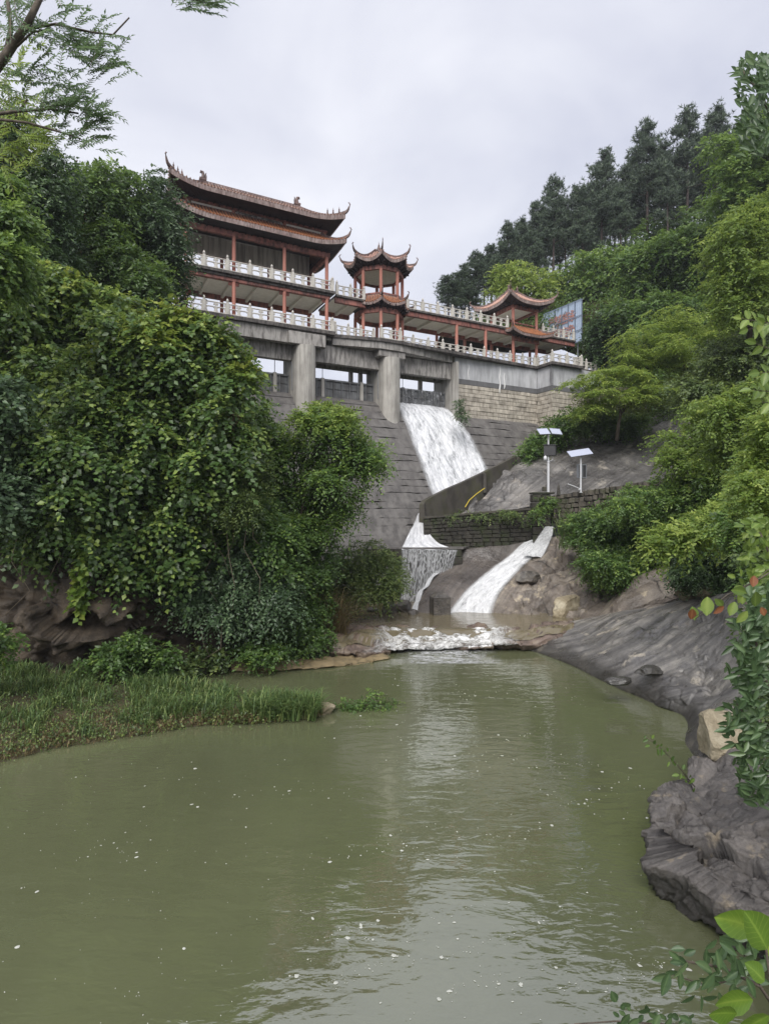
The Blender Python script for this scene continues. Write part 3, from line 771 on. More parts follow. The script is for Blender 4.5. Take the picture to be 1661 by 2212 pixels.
# ---- spillway face in lifts
PROF = [(16.55, 2.4), (16.5, 1.9), (16.3, 1.4), (15.9, .95), (15.3, .4), (14.5, -.25), (12.5, -1.55), (8.5, -4.2), (4.3, -6.95), (2.0, -8.4)]
_pz = np.array([p[0] for p in PROF])[::-1]; _py = np.array([p[1] for p in PROF])[::-1]
def face_y(z): return np.interp(z, _pz, _py)
dam = dthing('spillway_dam', (-2, -6, 2), 'grey concrete spillway dam face with horizontal lift lines under the bridge', 'dam')
lifts = [2.0]
while lifts[-1] < 15.6:
    lifts.append(lifts[-1] + random.uniform(.5, .95))
lifts[-1] = 15.95
for i in range(len(lifts) - 1):
    z0, z1 = lifts[i], lifts[i + 1]
    ss = np.arange(-15, 24.01, .3)
    o = random.uniform(0, .015)
    rows = []
    jt = fbm(np.stack([ss * .8, np.full_like(ss, i * 7.1), np.zeros_like(ss)], -1), 4)
    jb = fbm(np.stack([ss * 1.3, np.full_like(ss, i * 3.3 + 50), np.zeros_like(ss)], -1), 4)
    for zf, inset in ((0, .12), (0.0, 0.0), (.35, 0), (.7, 0), (1.0, 0.0), (1.0, .14)):
        row = []
        for k, s in enumerate(ss):
            gp = max(.001, .012 + .03 * jb[k]); z = z0 + gp + (z1 - z0 - 2 * gp) * zf + (jt[k] * .045 if zf == 1 else (jb[k] * .04 if zf == 0 else 0))
            y = float(face_y(z)) - o - .03 * jb[k] * (1 - abs(zf - .5)) + inset
            row.append((s, y, z))
        rows.append(row)
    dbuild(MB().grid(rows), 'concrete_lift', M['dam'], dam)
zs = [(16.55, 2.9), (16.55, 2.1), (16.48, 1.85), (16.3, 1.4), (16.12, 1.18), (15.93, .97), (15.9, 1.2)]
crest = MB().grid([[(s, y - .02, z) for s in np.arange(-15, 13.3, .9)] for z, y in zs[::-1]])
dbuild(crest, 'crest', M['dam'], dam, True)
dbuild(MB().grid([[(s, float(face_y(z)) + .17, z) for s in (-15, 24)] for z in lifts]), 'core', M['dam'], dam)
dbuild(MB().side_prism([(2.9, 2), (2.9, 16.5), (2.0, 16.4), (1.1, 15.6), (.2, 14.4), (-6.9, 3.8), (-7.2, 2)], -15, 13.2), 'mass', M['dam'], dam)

# ---- piers
def pier(sc, label, w=.89):
    th = dthing('spillway_pier', (sc, .5, 14), label, 'bridge pier', 'round nosed spillway piers')
    n = 12
    for z0, z1, nm in ((13.0, 19.96, 'shaft'),):
        poly = [(sc + w, 3.4), (sc - w, 3.4)]
        poly += [(sc - w * math.cos(math.pi * k / n), -.45 + .9 - w * .9 * math.sin(math.pi * k / n)) for k in range(n + 1)]
        dbuild(MB().prism(poly, z0, z1), nm, M['pier'], th)
    dbuild(MB().tube([(sc - w - .03, 1.6, 19.2), (sc - w - .03, 1.1, 18.5), (sc - w - .03, 1.1, 16.6)], .03, 6), 'drain_pipe', M['galv'], th)
    return th
pier(-2.56, 'round nosed concrete pier under the large gate tower')
pier(5.70, 'round nosed concrete pier beside the waterfall')
pier(-10.8, 'concrete pier hidden behind the vine covered tree')

# ---- gates
def gate(s0, s1, label, wet=False):
    th = dthing('sluice_gate', ((s0 + s1) / 2, 2.0, 16.5), label, 'sluice gate', 'steel sluice gates in the spillway bays')
    z0, z1 = 16.42, 17.95
    dbuild(MB().box(s0, s1, 2.12, 2.2, z0, z1), 'skin_plate', M['steel_gate'], th)
    n = max(3, round((s1 - s0) / .8))
    for k in range(n):
        for r in range(2):
            a = s0 + (s1 - s0) * k / n; b = s0 + (s1 - s0) * (k + 1) / n
            c = z0 + (z1 - z0) * r / 2; d = z0 + (z1 - z0) * (r + 1) / 2
            dbuild(MB().bbox(a + .05, b - .05, 2.06, 2.13, c + .05, d - .05, .02), 'gate_panel', M['steel_gate'], th)
    for k in range(n + 1):
        a = s0 + (s1 - s0) * k / n
        a = min(max(a, s0 + .05), s1 - .05)
        dbuild(MB().box(a - .045, a + .045, 1.96, 2.125, z0, z1 + .03), 'rib', M['steel_gate'], th)
    dbuild(MB().box(s0, s1, 1.93, 2.115, z1 - .09, z1 + .05), 'top_rail', M['steel_gate'], th)
    for a in (s0 + 1.35, s1 - 1.25):
        dbuild(MB().box(a - .14, a + .14, 1.86, 2.118, z0 - .02, z1 + .1), 'lifting_guide', M['pier'] if not wet else M['steel_gate'], th)
        dbuild(MB().tube([(a, 2.0, z1 + .08), (a, 2.0, 20.4)], .03, 6), 'hoist_rod', M['black'], th)
    return th
gate(-9.9, -3.46, 'grey steel sluice gate behind the vine covered tree')
gate(-1.66, 4.8, 'dry grey steel sluice gate between the two round piers')
gate(6.6, 12.82, 'wet steel sluice gate above the white waterfall', True)
for a, lab in ((3.2, 'slim concrete hoist post seen through the middle bay'), (10.9, 'slim concrete hoist post above the waterfall gate'), (4.2, 'second hoist post beside the waterfall pier')):
    th = dthing('hoist_post', (a, 3.4, 16), lab, 'post', 'hoist posts behind the gates')
    dbuild(MB().bbox(a - .16, a + .16, 3.3, 3.65, 16, 20.2, .02), 'shaft', M['pier'], th)
    dbuild(MB().bbox(a - .2, a + .2, 3.26, 3.69, 20.2, 20.3, .02), 'cap', M['pier'], th)
structure('reservoir_water', plane_grid('reservoir_water', 0, 1, 0, 1, 0), M['reservoir'])
_rw = bpy.data.objects['reservoir_water']
for v, q in zip(_rw.data.vertices, (DW(-16, 2.3, 17.3), DW(20, 2.3, 17.3), DW(34, 60, 17.3), DW(-16, 60, 17.3))): v.co = q

# ---- bridge deck at the lower level: slab outline follows tower, octagon and bump
OC = (5.36, 1.98)                       # octagon pavilion centre
OROT = R(-90 - 22.5)
def octa(r, k, c=OC): a = OROT + k * math.pi / 4; return (c[0] + r * math.cos(a) / KS, c[1] + r * math.sin(a))
edge_front = [(-16, 0), (0.02, 0), (.02, .6)]
lower_path = [(.05, .6), (2.9, .6)]
oct_pts = [octa(2.45, k) for k in range(-1, 4)]
# octagon corners facing downstream, sorted along the dam
oct_front = sorted([p for p in [octa(2.5, k) for k in range(8)] if p[1] < .5], key=lambda p: p[0])
def slab(th, poly, z0, z1, name, mat): return dbuild(MB().prism(poly, z0, z1), name, mat, th)
bridge = dthing('gallery_bridge', (13, 2, 20.9), 'two storey concrete gallery bridge on red columns along the dam crest', 'bridge')
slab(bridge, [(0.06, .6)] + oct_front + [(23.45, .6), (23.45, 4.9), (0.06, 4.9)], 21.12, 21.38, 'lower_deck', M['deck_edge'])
slab(bridge, [(0.06, .72)] + [(OC[0] + (x - OC[0]) * .93, OC[1] + (y - OC[1]) * .93) for x, y in oct_front] + [(12.75, .72), (12.75, 4.8), (0.06, 4.8)], 20.55, 21.118, 'edge_beam', M['beam'])
slab(bridge, [(23.455, -1.62), (28.0, -1.62), (28.0, 4.9), (23.455, 4.9)], 21.12, 21.36, 'landing_slab', M['deck_edge'])
slab(bridge, [(28.005, -.9), (31.0, -.9), (31.0, 4.9), (28.005, 4.9)], 21.12, 21.33, 'stair_slab', M['deck_edge'])
for a, b in ((-1.66, 4.8), (6.6, 12.74)):
    dbuild(MB().bbox(a, b, .95, 1.45, 19.05, 20.5, .03), 'main_beam', M['beam'], bridge)
    dbuild(MB().bbox(a, b, 2.6, 3.1, 19.1, 20.5, .03), 'main_beam', M['beam'], bridge)
    dbuild(MB().bbox(a, b, 1.452, 2.598, 20.2, 20.48, .01), 'bay_slab', M['beam'], bridge)
dbuild(MB().bbox(4.3, 7.0, .0, 3.6, 19.98, 20.54, .04), 'pier_cap', M['beam'], bridge)
dbuild(MB().box(.1, 23.4, 1.0, 4.8, 21.383, 21.41), 'floor_finish', M['floor'], bridge)
# upper deck
for a, b in ((.35, 3.3), (7.4, 29.2)):
    dbuild(MB().bbox(a, b, .5, 4.5, 24.44, 24.62, .02), 'upper_deck', M['deck_edge'], bridge)
    dbuild(MB().box(a + .02, b - .02, .75, 4.3, 24.622, 24.65), 'floor_finish', M['floor'], bridge)
    dbuild(MB().bbox(a, b, .66, .94, 24.02, 24.438, .02), 'red_edge_beam', M['red_beam'], bridge)
    dbuild(MB().bbox(a, b, 3.95, 4.25, 24.02, 24.438, .02), 'red_edge_beam', M['red_beam'], bridge)
    dbuild(MB().box(a, b, .942, 3.948, 24.36, 24.437), 'soffit', M['ceiling'], bridge)
for s in (1.9, 8.9, 10.9, 13.34, 15.2, 16.9, 18.7, 20.5, 22.1, 23.7, 26.0, 28.4):
    dbuild(MB().bbox(s - .11, s + .11, .943, 3.947, 24.12, 24.358, .01), 'cross_beam', M['ceiling'], bridge)
def column(th, s, y, z0, z1, r=.15, name='column'):
    return dbuild(MB().lathe([(r * 1.15, 0), (r * 1.15, .1), (r, .13), (r, z1 - z0)], (s, y, z0), 14), name, M['red_col'], th, False)
for s in (13.34, 16.9):
    for y in (.8, 4.1): column(bridge, s, y, 21.38, 24.03)
for s in (26.0,): column(bridge, s, 4.1, 21.36, 24.03)

# ---- abutment wall
abut = dthing('abutment_wall', (18, 1, 15), 'beige block abutment wall with grey plaster top beside the waterfall', 'wall')
def abut_piece(x0, x1, y0, y1, axis, left=None):
    """plaster, band and block courses on one face; axis 's' front face, 'y' side face"""
    sgn = 1
    def bx(a, b, z0, z1, proud, bev):
        if axis == 's': return MB().bbox(a, b, y0 - proud, y0 + .3, z0, z1, bev)
        return MB().bbox(x0 - proud, x0 + .3, a, b, z0, z1, bev)
    lo, hi = (x0, x1) if axis == 's' else (y0, y1)
    dbuild(bx(lo, hi, 19.17, 21.1, .0, .015), 'plaster_panel', M['plaster'], abut)
    dbuild(bx(lo - (.004 if axis == 's' else 0), hi, 18.70, 19.168, .035, .015), 'dark_band', M['band'], abut)
    z = 14.4; r = 0
    while z < 18.69:
        h = min(random.uniform(.34, .46), 18.695 - z)
        if 18.695 - z - h < .15: h = 18.695 - z
        a = lo + (random.uniform(-.7, -.2))
        while a < hi:
            l = random.uniform(.75, 1.5)
            p, q = max(a, lo), min(a + l, hi)
            if q - p > .12:
                dbuild(bx(p + .012, q - .012, z + .012, z + h - .012, random.uniform(.0, .05), .025), 'block', M['block'], abut)
            a += l
        z += h; r += 1
abut_piece(13.15, 23.8, .8, .8, 's')
abut_piece(23.8, 23.8, -1.2, .78, 'y')
abut_piece(23.8, 29.5, -1.2, -1.2, 's')
dbuild(MB().prism([(12.95, .9), (23.88, .9), (23.88, -1.1), (29.4, -1.1), (29.4, 4), (12.95, 4)], 13.0, 21.1), 'core', M['mortar'], abut)
dbuild(MB().bbox(12.84, 13.14, .2, 3.9, 14, 20.54, .03), 'end_pier', M['pier'], abut)
for s, z0, z1, w in ((18.7, 18.3, 20.9, .07), (19.3, 18.75, 20.3, .06), (14.75, 19.2, 20.6, .05)):
    pts = [(s + .04 * math.sin(z * 5), 0.8 - .045, z) for z in np.linspace(z0, z1, 8)]
    dbuild(MB().tube(pts, [w * .5, w, w * 1.1, w, w, w * .8, w * .7, w * .4], 5), 'lime_streak', M['lime_and_slit'], abut)

# ---- apron, curtain wall, diversion wall, stone walls (world coordinates)
def wblock_wall(name, label, cat, p0, p1, zb, zt0, zt1, thick, rows, lmin, lmax, mat, matcore, piece='block', proud=.05, rough=0.0, group=None):
    """masonry between two plan points; zt0/zt1 top heights at the ends"""
    a = Vector((p0[0], p0[1], 0)); b = Vector((p1[0], p1[1], 0)); L = (b - a).length
    e = empty(name, (a.x, a.y, zb), math.atan2(b.y - a.y, b.x - a.x), label, cat, group)
    MB().add([(0, .08, 0), (L, .08, 0), (L, thick, 0), (0, thick, 0), (0, .08, zt0 - zb - .03), (L, .08, zt1 - zb - .03), (L, thick, zt1 - zb - .03), (0, thick, zt0 - zb - .03)],
             [(0, 3, 2, 1), (4, 5, 6, 7), (0, 1, 5, 4), (1, 2, 6, 5), (2, 3, 7, 6), (3, 0, 4, 7)]).build('core', matcore, e)
    for r in range(rows):
        x = -random.uniform(0, lmin)
        while x < L:
            l = random.uniform(lmin, lmax)
            q0, q1 = max(x, 0), min(x + l, L)
            if q1 - q0 > .1:
                xm = (q0 + q1) / 2 / L
                H = (zt0 * (1 - xm) + zt1 * xm) - zb
                z0, z1 = H * r / rows, H * (r + 1) / rows
                j = lambda k=1.0: random.uniform(-rough, rough) * k
                g = .014 + rough * .15
                pr = random.uniform(0, proud)
                vs = [(q0 + g + j(), -pr + .02, z0 + g + j()), (q1 - g + j(), -pr + .02, z0 + g + j()), (q1 - g + j(), -pr + .02, z1 - g + j()), (q0 + g + j(), -pr + .02, z1 - g + j())]
                back = [(v[0] + (.0), .12, v[2]) for v in vs]
                cx = sum(v[0] for v in vs) / 4; cz = sum(v[2] for v in vs) / 4
                fr = [(cx + (v[0] - cx) * .86, v[1] - .03 - rough * .3, cz + (v[2] - cz) * .86) for v in vs]
                MB().add(back + vs + fr, [(0, 1, 5, 4), (1, 2, 6, 5), (2, 3, 7, 6), (3, 0, 4, 7), (4, 5, 9, 8), (5, 6, 10, 9), (6, 7, 11, 10), (7, 4, 8, 11), (8, 9, 10, 11)]).build(piece, mat, e)
            x += l
    return e
ZA = 4.36
wblock_wall('apron_wall', 'dark masonry apron wall behind the lacy curtain of water', 'wall', (-4.6, 39.6), (5.35, 39.6), .2, ZA, ZA, .8, 8, .7, 1.3, M['moss_wall'], M['moss_wall'])
structure('apron_slab', MB().prism([(-4.6, 39.54), (5.4, 39.54), (6.2, 41.5), (5, 45), (-4.6, 41)], ZA + .01, ZA + .12).mesh('apron_slab'), M['dam'], False)
pw = [P(915, 1120, 55.0), P(1165, 1099, 54.6)]
lw = wblock_wall('retaining_wall', 'mossy black stone retaining wall below the diversion wall', 'wall', pw[0], pw[1], 3.6, pw[0][2], pw[1][2], .7, 11, .4, .95, M['moss_wall'], M['moss_wall'], proud=.03, rough=.03)
cop = MB().sweep([(pw[0][0] - .05, pw[0][1] + .25, pw[0][2] - .02), (pw[1][0], pw[1][1] + .25, pw[1][2] - .02)], .75, .14)
cp = cop.build('coping', M['wall_dark'], lw); cp.matrix_parent_inverse = lw.matrix_basis.inverted()

dv = empty('diversion_wall', P(912, 1200, 58), 0, 'dark curved concrete wall diverting the foot of the waterfall', 'wall')
tops = [P(912, 1090, 56.2), P(915, 1082, 56.6), P(935, 1071, 57.3), P(965, 1056, 58.4), P(1000, 1041, 59.8), P(1040, 1022, 61.5), P(1078, 1003, 63.2), P(1112, 985, 65)]
mb = MB(); rows = []
for i, t in enumerate(tops):
    t = Vector(t); d = Vector(tops[min(i + 1, 7)]) - Vector(tops[max(i - 1, 0)]); n = Vector((d.y, -d.x, 0)).normalized()
    zb = 3.9 + max(0, i - 2) * .75
    rows.append([tuple(t + n * (.15 + .25 * 1) + Vector((0, 0, zb - t.z))), tuple(t + n * .16), tuple(t + n * .14 + Vector((0, 0, .02))), tuple(t - n * .22 + Vector((0, 0, .02))), tuple(t - n * .24), tuple(t - n * .3 + Vector((0, 0, zb - t.z)))])
mb.grid(rows)
mb.add(rows[0], [(0, 1, 2, 3, 4, 5)])
mb.v = [tuple(Vector(v) - dv.location) for v in mb.v]
mb.build('wall_panel', M['wall_dark'], dv)
for i in (5, 7):
    t = Vector(tops[i]); d = (Vector(tops[i]) - Vector(tops[i - 1])); n = Vector((d.y, -d.x, 0)).normalized()
    b = t + n * .3 - dv.location
    MB().bbox(b.x - .12, b.x + .12, b.y - .15, b.y + .15, b.z - 2.2 + i * .12, b.z - .05, .03).build('buttress', M['wall_dark'], dv)

# terrace wall under the solar masts
tw0, tw1 = P(1195, 1070, 55.6), P(1330, 1050, 55.4)
wblock_wall('terrace_wall', 'rubble terrace wall carrying the two solar masts', 'wall', tw0, tw1, tw0[2] - 2.0, tw0[2], tw1[2], .8, 6, .28, .6, M['rubble'], M['moss_wall'], 'stone', .10, .05)
tw2 = P(1470, 1026, 54.6)
wblock_wall('terrace_wall', 'overgrown right end of the rubble terrace wall', 'wall', tw1, tw2, tw1[2] - 2.0, tw1[2], tw2[2], .8, 6, .28, .6, M['rubble'], M['moss_wall'], 'stone', .10, .05)
tp = P(1168, 1068, 54.2)
pil = empty('masonry_pillar', (tp[0], tp[1], 4.2), 0, 'mossy masonry pillar beside the outlet of the second stream', 'pillar')
for k in range(7):
    for q in range(2):
        j = random.uniform(-.04, .04)
        MB().bbox(-.62 + q * .63 + j, -.02 + q * .63 + j, -.2 + random.uniform(-.05, .05), .5, k * .57, k * .57 + .54, .04).build('block', M['moss_wall'], pil)
MB().bbox(-.66, .9, -.28, .7, 3.99, 4.12, .03).build('cap_slab', M['moss_wall'], pil)
MB().bbox(.1, .35, -.18, .1, 4.19, 4.5, .02).build('kerb', M['wall_dark'], pil)
# rubble pitching behind the bushes right of the abutment
rp0, rp1 = P(1262, 930, 74.5), P(1405, 925, 70)
wblock_wall('rubble_wall', 'dark rubble pitching at the foot of the right hill', 'wall', rp0, rp1, rp0[2] - .5, rp0[2] + 4.3, rp0[2] + 3.4, 1.0, 9, .32, .62, M['rubble'], M['moss_wall'], 'stone', .12, .06)

# ------------------------------------------------------------------ moving water
def fall_mesh():
    nu, nv = 70, 120
    zz = np.concatenate([np.linspace(16.62, 15.9, 16), np.linspace(15.85, 6.0, nv - 16)])
    P_ = []
    for z in zz:
        y = float(np.interp(z, [4.3, 8.5, 12.5, 14.5, 15.3, 15.9, 16.3, 16.5, 16.62], [-6.95, -4.2, -1.55, -.25, .4, .95, 1.4, 1.8, 1.98]))
        a = 6.12 + .02 * max(0, 14 - z); b = float(np.interp(z, [8, 10.6, 11.9, 13.6, 15.3, 16.5], [13.1, 13.1, 13.05, 12.85, 12.3, 11.85]))
        P_.append([(a + (b - a) * t, y, z) for t in np.linspace(0, 1, nu)])
    p = np.array(P_)
    d = .10 + .07 * fbm(p * np.array([2.2, 1.0, .8]), 4) + .05 * fbm(p * np.array([5, 3, 2.6]) + 9, 3)
    p[..., 1] -= d * .9; p[..., 2] += d * .45
    t = np.linspace(0, 1, nu)[None, :] * np.ones((nv, 1)); v = np.linspace(0, 1, nv)[:, None] * np.ones((1, nu))
    idx = np.arange(nu * nv).reshape(nv, nu)
    f = np.stack([idx[:-1, :-1], idx[1:, :-1], idx[1:, 1:], idx[:-1, 1:]], -1).reshape(-1, 4)
    w = np.empty_like(p)
    w[..., 0] = DX + DC * p[..., 0] - DS * p[..., 1]; w[..., 1] = DY + DS * p[..., 0] + DC * p[..., 1]; w[..., 2] = p[..., 2]
    return np_mesh('waterfall', w.reshape(-1, 3), f, np.stack([t, v], -1).reshape(-1, 2))
structure('waterfall', fall_mesh(), M['fall'])
# thin trickles over the gate plate
tr = np.array([[DW(6.7 + 6.1 * t, 1.82 - .02 * math.sin(9 * t), z) for t in np.linspace(0, 1, 30)] for z in np.linspace(17.98, 16.5, 8)])
idx = np.arange(240).reshape(8, 30); f = np.stack([idx[:-1, :-1], idx[1:, :-1], idx[1:, 1:], idx[:-1, 1:]], -1).reshape(-1, 4)
M['trickle'] = white_water('gate trickle', 22, 1.4, 0.50, 0.66, 0.03, col=(.6, .61, .64), col2=(.3, .31, .33))
structure('gate_trickle', np_mesh('gate_trickle', tr.reshape(-1, 3), f, np.stack(np.meshgrid(np.linspace(0, 1, 30), np.linspace(0, 1, 8)), -1).reshape(-1, 2)), M['trickle'])

OUT = Loft([[P(904, 1108, 57.9), P(907, 1108, 57.7), P(912, 1110, 57.2)],
            [P(889, 1140, 56.0), P(903, 1140, 55.8), P(921, 1142, 55.5)],
            [P(874, 1170, 54.3), P(908, 1170, 54.2), P(948, 1172, 54.1)],
            [P(867, 1183, 53.4), P(920, 1184, 53.3), P(985, 1186, 53.2)],
            [P(866, 1187, 52.80), P(922, 1188, 52.80), P(990, 1188, 52.80)]], amp=.05, scale=2.0)
M['outflow'] = white_water('spreading outflow', 6, 2.2, 0.12, 0.34, 0.05, col2=(.42, .43, .46))
structure('outflow_water', OUT.mesh('outflow_water', 40, 50), M['outflow'])
CUR = Loft([[P(866, 1187, 52.80), P(925, 1188, 52.8), P(990, 1188, 52.8)], [P(863, 1240, 52.7), P(920, 1240, 52.65), P(975, 1240, 52.7)], [P(862, 1304, 52.6), P(910, 1306, 52.6), P(960, 1304, 52.6)]], amp=.03, scale=3)
structure('curtain_water', CUR.mesh('curtain_water', 50, 30), M['lace'])
structure('side_stream', RSLOPE.mesh('side_stream', 24, 60, u0=([0, 1], [.0, .0]), u1=([0, .5, 1], [.03, .05, .09]), v0=.02, v1=.74, off=lambda t, v: .12 + .06 * np.sin(v * 40)), M['stream'])
structure('stream_water', RSLOPE.mesh('stream_water', 50, 110, u0=([0, .3, .74], [.38, .33, .255]), u1=([0, .3, .6, .74], [.49, .51, .50, .52]), v0=.03, v1=.765,
          off=lambda t, v: .13 + .10 * fbm(np.stack([t * 6, v * 16, 0 * t], -1), 4) * np.sin(t * math.pi)), M['stream'])
SP = Loft([[P(1176, 1138, 53.9), P(1186, 1137, 53.9), P(1197, 1138, 53.9)], [P(1164, 1155, 53.6), P(1177, 1155, 53.5), P(1193, 1156, 53.6)], [P(1148, 1178, 53.2), P(1164, 1180, 53.1), P(1184, 1180, 53.2)], [P(1128, 1200, 52.2), P(1150, 1202, 52.1), P(1172, 1204, 52.2)]], amp=.05, scale=3)
structure('spout_water', SP.mesh('spout_water', 24, 40), M['stream'])
structure('cascade_water', SILL.mesh('cascade_water', 80, 60, u0=([.2, .5], [.28, .34]), u1=([.2, .5], [.86, .82]), v0=.20, v1=.66,
          off=lambda t, v: .09 + .07 * fbm(np.stack([t * 14, v * 20, 0 * t], -1), 4)), M['churn'])
mbf = MB().grid([[PZ(850 + 230 * t + 40 * (v - .5) * (t - .5), 1399 + 34 * v, .012) for t in np.linspace(0, 1, 8)] for v in np.linspace(1, 0, 6)])
me = mbf.mesh('cascade_foam')
uvl = me.uv_layers.new(name='UVMap')
for l in me.loops: uvl.data[l.index].uv = ((l.vertex_index % 8) / 7, (l.vertex_index // 8) / 5)
M['apronfoam'] = white_water('spent foam', 6, 7, 0.44, 0.60, 0.3)
tag(obj_from('cascade_foam', me, M['apronfoam']), 'white foam spreading on the pool below the little cascade', 'foam', kind='stuff')

# foam flecks drifting on the pool
V, Fc = [], []
def fleck(x, y, r, rnd):
    n = 7; b = len(V); asp = rnd.uniform(.5, 1.0); an = rnd.uniform(0, 3.14)
    for k in range(n):
        a = 2 * math.pi * k / n; rr = r * rnd.uniform(.7, 1.15)
        px, py = rr * math.cos(a), rr * asp * math.sin(a)
        V.append((x + px * math.cos(an) - py * math.sin(an), y + px * math.sin(an) + py * math.cos(an), .006))
    V.append((x, y, .016))
    for k in range(n): Fc.append((b + k, b + (k + 1) % n, b + n))
rnd = random.Random(5)
drift = []
for q in range(26):
    x0, y0 = rnd.gauss(1080, 260), rnd.uniform(1480, 2150); drift.append((x0, y0, rnd.uniform(-.5, .5), rnd.uniform(80, 260)))
for i in range(900):
    if rnd.random() < .72:
        x0, y0, sl, ln = rnd.choice(drift); t = rnd.gauss(0, .45)
        px, py = x0 + t * ln + rnd.gauss(0, 10), y0 + t * ln * sl * .5 + 14 * math.sin(t * 5 + x0) + rnd.gauss(0, 7)
    else:
        px, py = rnd.uniform(0, 1450), rnd.uniform(1640, 2212)
    if py < 1440 or py > 2300 or px > 1560 or (px > 1400 and py < 1700) or (px < 700 and py < 1640): continue
    x, y, z = PZ(px, py, 0)
    fleck(x, y, min(.042, .006 * (1 / max(.02, rnd.random())) ** .6) * (1 if y < 15 else 1.3), rnd)
tag(obj_from('foam_flecks', np_mesh('foam_flecks', V, Fc), M['foam']), 'small white foam flecks drifting on the green pool', 'foam', kind='stuff')
# ------------------------------------------------------------------ roofs
def roof_face(th, C0, C1, B, h0, h1, zE, zR, up, dl, turn, tile, tsp=.23, sweep_o=.22, fasc=.26, bw=1.0, zw=None, parent=None, brackets=True, pieces=True):
    C0 = np.array(C0, float); C1 = np.array(C1, float)
    L = np.linalg.norm(C1 - C0); ex = (C1 - C0) / L; inn = np.array([-ex[1], ex[0]]); tn = math.tan(turn / 2)
    def pos(a, b, dz=0.0):
        t = b / B
        e0, e1 = max(0, 1 - a / dl), max(0, 1 - (L - a) / dl)
        lift = up * (e0 ** 2.1 + e1 ** 2.1) * (1 - t) ** 2
        o = sweep_o * (1 - t)
        q = C0 + ex * a + inn * b - inn * o * (e0 ** 2.5 + e1 ** 2.5) + ex * tn * o * (e1 ** 2.5 - e0 ** 2.5)
        return (q[0], q[1], zE + (zR - zE) * (.62 * t + .38 * t * t) + lift + dz)
    def bmax(a):
        m = 1.0
        if h0 > 0: m = min(m, a / h0)
        if h1 > 0: m = min(m, (L - a) / h1)
        return B * max(m, 0.0)
    na = max(8, int(L / .3)); par = parent or th
    A = np.linspace(0, L, na + 1)
    top = [[pos(a, tf * bmax(a)) for a in A] for tf in np.linspace(0, 1, 7)]
    rs = dbuild(MB().grid(top), 'roof_slope', M['ridge'], par, True)
    mb = MB(); n = max(3, int(L / tsp)); caps = MB()
    for k in range(n):
        a = L * (k + .5) / n; bm = bmax(a)
        pts = [pos(a, -.05, .045)] + [pos(a, bm * f, .045) for f in (0.0, .25, .5, .75, 1.0)]
        mb.tube(pts, .062, 6)
    tr = dbuild(mb, 'tile_rows', tile, rs); tr['kind'] = 'stuff'
    f0 = [[pos(a, 0, .02) for a in A], [pos(a, 0, -.10) for a in A], [pos(a, .03, -fasc) for a in A], [pos(a, .12, -fasc) for a in A]]
    dbuild(MB().grid(f0[::-1]), 'fascia', M['fascia'], par, False)
    if zw is not None:
        a0, a1 = bw * (h0 / B), bw * (h1 / B)
        inner = []
        for a in A:
            aa = a0 + (L - a0 - a1) * (a / L); q = C0 + ex * aa + inn * bw
            inner.append((q[0], q[1], zw))
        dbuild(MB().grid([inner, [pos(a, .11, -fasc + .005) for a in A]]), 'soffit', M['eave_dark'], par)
        if brackets:
            mb = MB(); m = max(2, int((L - a0 - a1) / .5))
            for k in range(m + 1):
                aa = a0 + (L - a0 - a1) * k / m
                for (b_, dz, w) in ((bw - .02, -.02, .10), (bw - .25, .08, .085), (bw - .48, .15, .07)):
                    q = C0 + ex * aa + inn * b_; q2 = q + inn * -.22
                    mb.sweep([(q[0], q[1], zw + dz - .10), (q2[0], q2[1], zw + dz - .06)], w, .13)
            br = dbuild(mb, 'eave_brackets', M['eave_dark'], par); br['kind'] = 'stuff'
    return pos, L

def hip_ridge(th, pos, L, B, h, end, horn, out_scale=1.0, w=.17, name='hip_ridge', beasts=0, parent=None):
    """ridge bar from the top of a hip to its corner and on into the upturned horn"""
    ts = np.linspace(1, 0, 10)
    pts = [Vector(pos(t * h if end == 0 else L - t * h, t * B, .03)) for t in ts]
    d = pts[-1] - pts[-3]; d.z = 0; d.normalize()
    base = pts[-1]
    hp = [base + d * (o * out_scale) + Vector((0, 0, z * horn)) for o, z in ((.10, .05), (.22, .17), (.31, .36), (.36, .58), (.36, .80), (.30, .98), (.22, 1.0))]
    allp = pts + hp
    ws = [w] * len(pts) + [w * k for k in (.95, .85, .7, .55, .42, .3, .2)]
    hs = [.2] * len(pts) + [.2, .17, .14, .11, .085, .065, .045]
    o = dbuild(MB().sweep(allp, ws, hs), name, M['ridge'], parent or th)
    for k in range(beasts):
        q = pts[-2 - k] + Vector((0, 0, .2)) if k < 4 else None
        if q is not None:
            dbuild(MB().lathe([(.07, 0), (.09, .08), (.06, .2), (.075, .27), (.03, .36), (.012, .5)], tuple(q), 6), 'roof_beast', M['ridge'], o)
    return o

def dragon(th, s, y, z, sgn, parent):
    mb = MB()
    mb.bbox(s - .28, s + .28, y - .14, y + .14, z, z + .22, .04)
    mb.tube([(s, y, z + .2), (s + .05 * sgn, y, z + .42), (s - .02 * sgn, y, z + .62), (s - .16 * sgn, y, z + .66), (s - .2 * sgn, y, z + .55)], [.15, .14, .13, .1, .05], 8)
    mb.tube([(s + .22 * sgn, y, z + .2), (s + .26 * sgn, y, z + .4), (s + .22 * sgn, y, z + .56), (s + .28 * sgn, y, z + .66)], [.09, .06, .05, .02], 6)
    return dbuild(mb, 'ridge_dragon', M['ridge'], parent)

